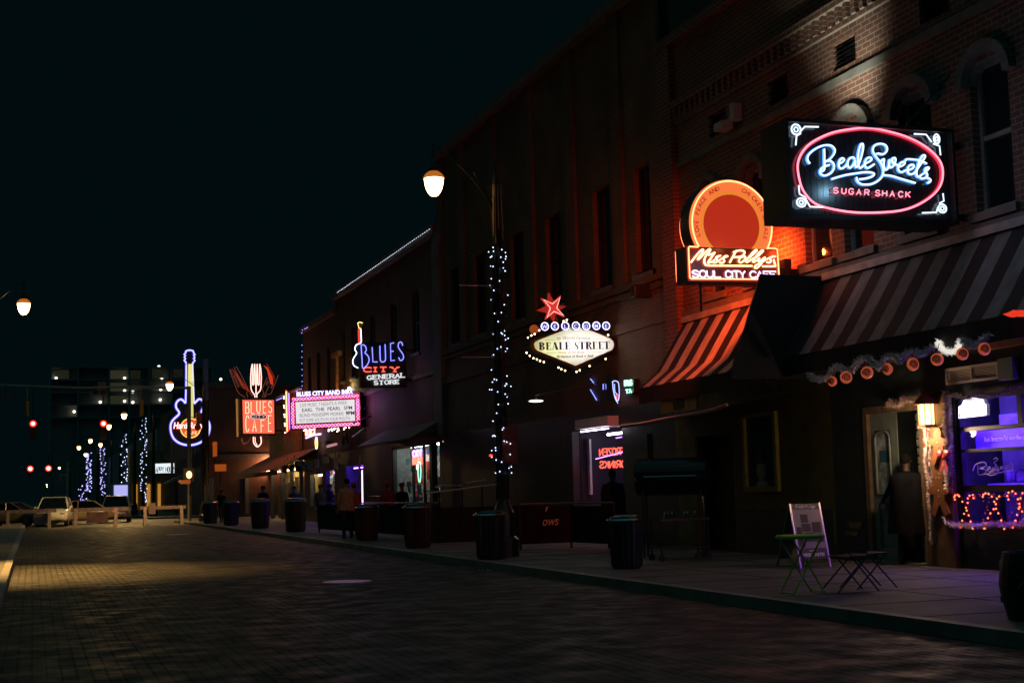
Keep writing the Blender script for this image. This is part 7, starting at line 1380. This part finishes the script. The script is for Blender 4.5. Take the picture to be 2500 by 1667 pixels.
# barrel smoker on its stand, seen dark against the cafe front
sk_ = thing('barrel_smoker', 'big black barrel smoker on a steel stand in front of the mustard cafe front', 'smoker', (11.6, 25, .13))
cx, cyy, cz, rr = 11.75, 24.6, 1.72, .36
M_SMK = pmat('black enamel steel', (.018, .02, .024), .22, .2, vary=.2)
e0 = [(11.11,1.791),(12.306,1.78)]
x0_, x1_ = e0[0][0], e0[1][0]
ax = Vector((x1_-x0_, -.75, 0)); ln_ = ax.length; ax.normalize(); sdv = Vector((-ax.y, ax.x, 0)); c0_ = Vector((x0_, 25.0, 1.66))
m = MB(); ring2 = lambda d, r: [c0_+ax*d+sdv*r*math.cos(t*math.pi/12)+Vector((0, 0, r*math.sin(t*math.pi/12))) for t in range(24)]
RS = [ring2(0, .02), ring2(0, rr*.9), ring2(.04, rr), ring2(ln_-.04, rr), ring2(ln_, rr*.9), ring2(ln_+.02, rr*.82), ring2(ln_+.02, .02)]
for A_, B_ in zip(RS, RS[1:]):
    for k in range(24): m.quad(A_[k], A_[(k+1) % 24], B_[(k+1) % 24], B_[k])
m.build('drum', M_SMK, sk_, smooth=True)
for d in (.15, ln_-.15):
    for s_ in (1, -1): b_ = c0_+ax*d+sdv*.25*s_; MB().tube([(b_.x, b_.y, 1.4), (b_.x, b_.y, .13)], .022).build('leg', M_DARK, sk_)
h_ = c0_+ax*(ln_*.5)-sdv*rr*.95; h1 = c0_+ax*.2-sdv*(rr+.05); h2 = c0_+ax*(ln_-.2)-sdv*(rr+.05)
MB().tube([tuple(h1), tuple(h2)], .013).build('handle', M_CHROME, sk_)
st_ = c0_+ax*.3; MB().tube([(st_.x, st_.y, 1.9), (st_.x, st_.y, 2.5)], .06).build('chimney', M_SMK, sk_)
h_ = c0_+ax*(ln_-.1)-sdv*.38; MB().tube([(h_.x-.08, h_.y, 1.29), (h_.x, h_.y, 1.28), (h_.x+.02, h_.y, .98)], .012).build('hook', M_CHROME, sk_)
# motorbike like steel trolley with bright fittings under the smoker
tr = thing('prep_trolley', 'dark steel trolley with a few bright fittings in front of the smoker', 'trolley', (11, 23.3, .13))
MB().box(10.75, 11.75, 23.2, 23.7, .85, .89).box(10.75, 11.75, 23.2, 23.7, .35, .38).build('shelf', M_DARK, tr)
for x in (10.78, 11.72):
    for y in (23.23, 23.67): MB().tube([(x, y, .2), (x, y, .88)], .016).lathe([(.06, -.02), (.06, .02)], (x, y, .19), 10, 'y').build('leg', M_DARK, tr)
m = MB()
for u in (10.9, 10.96, 11.05, 11.3, 11.36, 11.5): m.lathe([(.022, .0), (.026, .09), (.01, .13)], (u, 23.3, .89), 8)
m.build('bottles', M_CHROME, tr)
# ------------------------------------------------------------------ people
def person(label, x, y, z, h, face, top, legs, hair, arms=None, stride=.0, lean=0.0, skin=(.25, .13, .08), hat=None, top_name='jacket', long=0.62, bulk=1.0, coat=None):
    """continuous skinned figure, facing +Y before turning by face"""
    s = h/1.75; me = bpy.data.meshes.new('person'); V, E, Rr = [], [], []
    def v(p, r, par=None):
        V.append((p[0], p[1]+lean*max(0, p[2]-.9), p[2])); Rr.append(r)
        if par is not None: E.append((par, len(V)-1))
        return len(V)-1
    pel = v((0, 0, .95), (.155*bulk, .12*bulk)); bel = v((0, 0, 1.10), (.15*bulk, .115*bulk), pel); che = v((0, .0, 1.32), (.175*(1+bulk)/2, .125*bulk), bel); nb = v((0, -.01, 1.46), (.10, .085), che); ne = v((0, 0.0, 1.53), (.058, .058), nb); hb = v((0, .02, 1.60), (.078, .09), ne); ht = v((0, .02, 1.70), (.072, .085), hb)
    hands = []
    for sd in (1, -1):
        hip = v((sd*.10, 0, .88), (.098, .098), pel); st = stride*sd; kn = v((sd*.11, st*.5+.02, .50), (.066, .07), hip); an = v((sd*.11, st-.02*abs(stride), .10), (.045, .05), kn); hl = v((sd*.11, st-.03, .045), (.042, .042), an); v((sd*.125, st+.16, .035), (.04, .03), hl)
        a = (arms or {}).get(sd, [(.235, .0, 1.16), (.25, .06, .92)])
        sh = v((sd*.185, 0, 1.405), (.075, .075), che); el = v((sd*a[0][0], a[0][1], a[0][2]), (.05, .05), sh); wr = v((sd*a[1][0], a[1][1], a[1][2]), (.036, .034), el); hands.append((el, wr, sd))
    V = [(a*s, b*s, c*s) for a, b, c in V]
    me.from_pydata(V, E, []); ob = bpy.data.objects.new('person', me); COL.objects.link(ob)
    mo = ob.modifiers.new('skin', 'SKIN'); mo.use_smooth_shade = True
    for i, d in enumerate(me.skin_vertices[0].data): d.radius = (Rr[i][0]*s, Rr[i][1]*s); d.use_root = (i == 0)
    ob.modifiers.new('sub', 'SUBSURF').levels = 1
    bpy.context.view_layer.update(); m2 = bpy.data.meshes.new_from_object(ob.evaluated_get(bpy.context.evaluated_depsgraph_get())); bpy.data.objects.remove(ob)
    mb = MB(); mb.v = [tuple(q.co) for q in m2.vertices]; mb.f = [tuple(p.vertices) for p in m2.polygons]
    wz = long*h*.88
    for f in mb.f:
        c = sum((Vector(mb.v[k]) for k in f), Vector())/len(f); zz = c.z/s; xx = abs(c.x/s)
        mb.m.append(0 if zz > 1.50 else (3 if zz < .10 and xx < .3 else (1 if zz > wz/s*.86 or (xx > .215 and zz > .6) else 2)))
    mb.mi = 0
    for el, wr, sd in hands:                # palm, four curled fingers and a thumb
        e, w_ = Vector(V[el]), Vector(V[wr]); d = (w_-e).normalized(); sidev = d.cross(Vector((0, 1, 0))); sidev = sidev.normalized() if sidev.length > .1 else Vector((1, 0, 0)); nrm = d.cross(sidev)
        pc = w_+d*.05*s; i0 = len(mb.v); mb.ball((0, 0, 0), 1, 8)
        for i in range(i0, len(mb.v)): q = Vector(mb.v[i]); mb.v[i] = tuple(pc+sidev*q.x*.040*s+nrm*q.y*.018*s+d*q.z*.055*s)
        for k, L in enumerate((.065, .078, .072, .055)):
            b = pc+d*.045*s+sidev*(-.03+.02*k)*s; mb.tube([b, b+d*L*.5*s+nrm*.006*s, b+d*L*.8*s+nrm*.03*s], [.0095*s, .0085*s, .006*s], 6)
        b = pc+sidev*-.036*s; mb.tube([b, b+d*.03*s-sidev*.022*s, b+d*.058*s-sidev*.024*s+nrm*.012*s], [.011*s, .0095*s, .007*s], 6)
    hc = Vector((0, .02*s+lean*.75*s, 1.66*s))
    mb.ball(tuple(hc+Vector((0, .092*s, -.01*s))), .016*s, 6, sy=1.3, sz=1.4)
    for sd in (1, -1): mb.ball(tuple(hc+Vector((sd*.082*s, -.005*s, -.005*s))), .022*s, 6, sx=.5, sz=1.5)
    mb.mi = 3
    for sd in (1, -1): mb.ball(tuple(hc+Vector((sd*.032*s, .083*s, .015*s))), .009*s, 6)
    mb.ball(tuple(hc+Vector((0, .083*s, -.052*s))), .02*s, 6, sy=.4, sz=.3)
    o = mb.build('person', [pmat('skin tone %.2f' % skin[0], skin, .6), top, legs, M_DARK], smooth=True); o.location = (x, y, z); o.rotation_euler = (0, 0, face); tag(o, label, 'person')
    hm = MB(); hm.ball(tuple(hc+Vector((0, -.012*s, .028*s))), .098*s, 12, sx=.92, sy=1.02, sz=.98)
    keep = [k for k, f in enumerate(hm.f) if (lambda c: c.z > hc.z+.035*s or (c.y < hc.y-.01*s and c.z > hc.z-.075*s))(sum((Vector(hm.v[q]) for q in f), Vector())/len(f))]
    hm.f = [hm.f[k] for k in keep]; hm.m = [0]*len(hm.f)
    def child(mm, name, mat_):
        me = bpy.data.meshes.new(name); me.from_pydata([tuple(q) for q in mm.v], [], mm.f); me.materials.append(mat_); me.polygons.foreach_set('use_smooth', [True]*len(me.polygons)); c = bpy.data.objects.new(name, me); COL.objects.link(c); c.parent = o; return c
    child(hm, 'hair', hair)
    if coat:                                # an open bottomed coat with folds
        cm = MB(); n = 26; rows = [(.10, 1.475), (.185, 1.43), (.205, 1.30), (.19, 1.12), (.205, .95), (.225, coat)]
        for r_, z in rows:
            for q in range(n):
                a = 2*math.pi*q/n; fr = 1+(.035+.05*(1.475-z))*math.sin(a*5+z*4)+.02*math.sin(a*9+z*13); cm.v.append((r_*bulk*fr*math.cos(a)*s, (r_*.72*bulk*fr*math.sin(a)+lean*max(0, z-.9))*s, z*s))
        for i in range(len(rows)-1):
            for q in range(n): cm.f.append((i*n+q, i*n+(q+1) % n, (i+1)*n+(q+1) % n, (i+1)*n+q))
        child(cm, 'coat', top)
    if hat: k = MB().lathe([(.115*s, -.0), (.11*s, .05*s), (.08*s, .1*s), (.02*s, .125*s)], tuple(hc+Vector((0, 0, .03*s))), 14); child(k, 'hat', hat)
    return o
P_BLK = pmat('black coat', (.010, .011, .014), .95, vary=.3, scale=5, spec=.1); P_TRO = pmat('black trousers', (.015, .016, .018), .8); P_BEI = pmat('beige knit jacket', (.42, .30, .19), .85, vary=.25, scale=14, bump=.3); P_ORG = pmat('orange fleece', (.55, .07, .02), .8); P_NAV = pmat('navy jacket', (.03, .035, .06), .8); P_HAI = pmat('dark hair', (.008, .007, .007), .95, spec=.1)
person('person in a long black coat stepping through the sweet shop door, one arm out', 13.28, 19.25, .13, 1.74, math.radians(-62), P_BLK, P_TRO, P_HAI, {1: [(.30, .05, 1.14), (.30, .10, .90)], -1: [(.38, .10, 1.18), (.54, .26, 1.06)]}, .10, .04, skin=(.05, .03, .022), long=.42, bulk=1.42, coat=.50)  # shade of the silhouette put into the darkened skin colour
person('person in dark clothes standing before the lit frozen drinks bar', 12.2, 28.75, .13, 1.72, math.radians(-30), P_BLK, P_TRO, P_HAI, None, .05, skin=(.04, .025, .02), bulk=1.25, coat=.7)  # skin darkened likewise, silhouette shade in the colour
person('person in a beige jacket walking along the kerb between the bins', 9.05, 42.0, .13, 1.80, math.radians(-10), P_BEI, P_TRO, P_HAI, {1: [(.24, .08, 1.17), (.2, .22, 1.0)], -1: [(.26, -.05, 1.15), (.27, .0, .9)]}, .14, bulk=1.08, coat=.84)
person('person in an orange fleece just behind the beige jacket', 9.75, 44.2, .13, 1.66, math.radians(10), P_ORG, P_TRO, P_HAI, None, .08, hat=P_ORG, coat=.86)
person('dark figure by the white lit doorway beyond the farthest bin', 9.55, 76.0, .13, 1.72, math.radians(200), P_BLK, P_TRO, P_HAI, None, .1)
person('hooded dark figure between the two farthest bins', 10.3, 66.5, .13, 1.78, math.radians(170), P_BLK, P_TRO, P_HAI, None, .12, hat=P_BLK, coat=.7)
person('dark figure standing left of the fork sign lit sconce wall', 11.2, 63.2, .13, 1.72, math.radians(160), P_NAV, P_TRO, P_HAI, None, .06, coat=.8)
person('dark haired figure leaning forward at the cafe window', 12.2, 60.5, .13, 1.76, math.radians(210), P_BLK, P_TRO, P_HAI, {1: [(.25, .2, 1.2), (.15, .4, 1.15)]}, .05, .12)
person('figure in a navy jacket and cap behind the pink rimmed bin', 10.75, 54.8, .13, 1.70, math.radians(190), P_NAV, P_TRO, P_HAI, None, .05, hat=P_NAV, coat=.85)
person('figure in a dark red lit coat among the group by the store window', 11.2, 45.6, .13, 1.70, math.radians(160), pmat('maroon coat', (.25, .02, .02), .8), P_TRO, P_HAI, None, .06, hat=pmat('red cap', (.45, .03, .03), .7))
person('shorter figure in black beside the maroon coat by the store window', 11.9, 46.4, .13, 1.64, math.radians(190), P_BLK, P_TRO, P_HAI, None, .05, hat=pmat('red cap', (.45, .03, .03), .7))
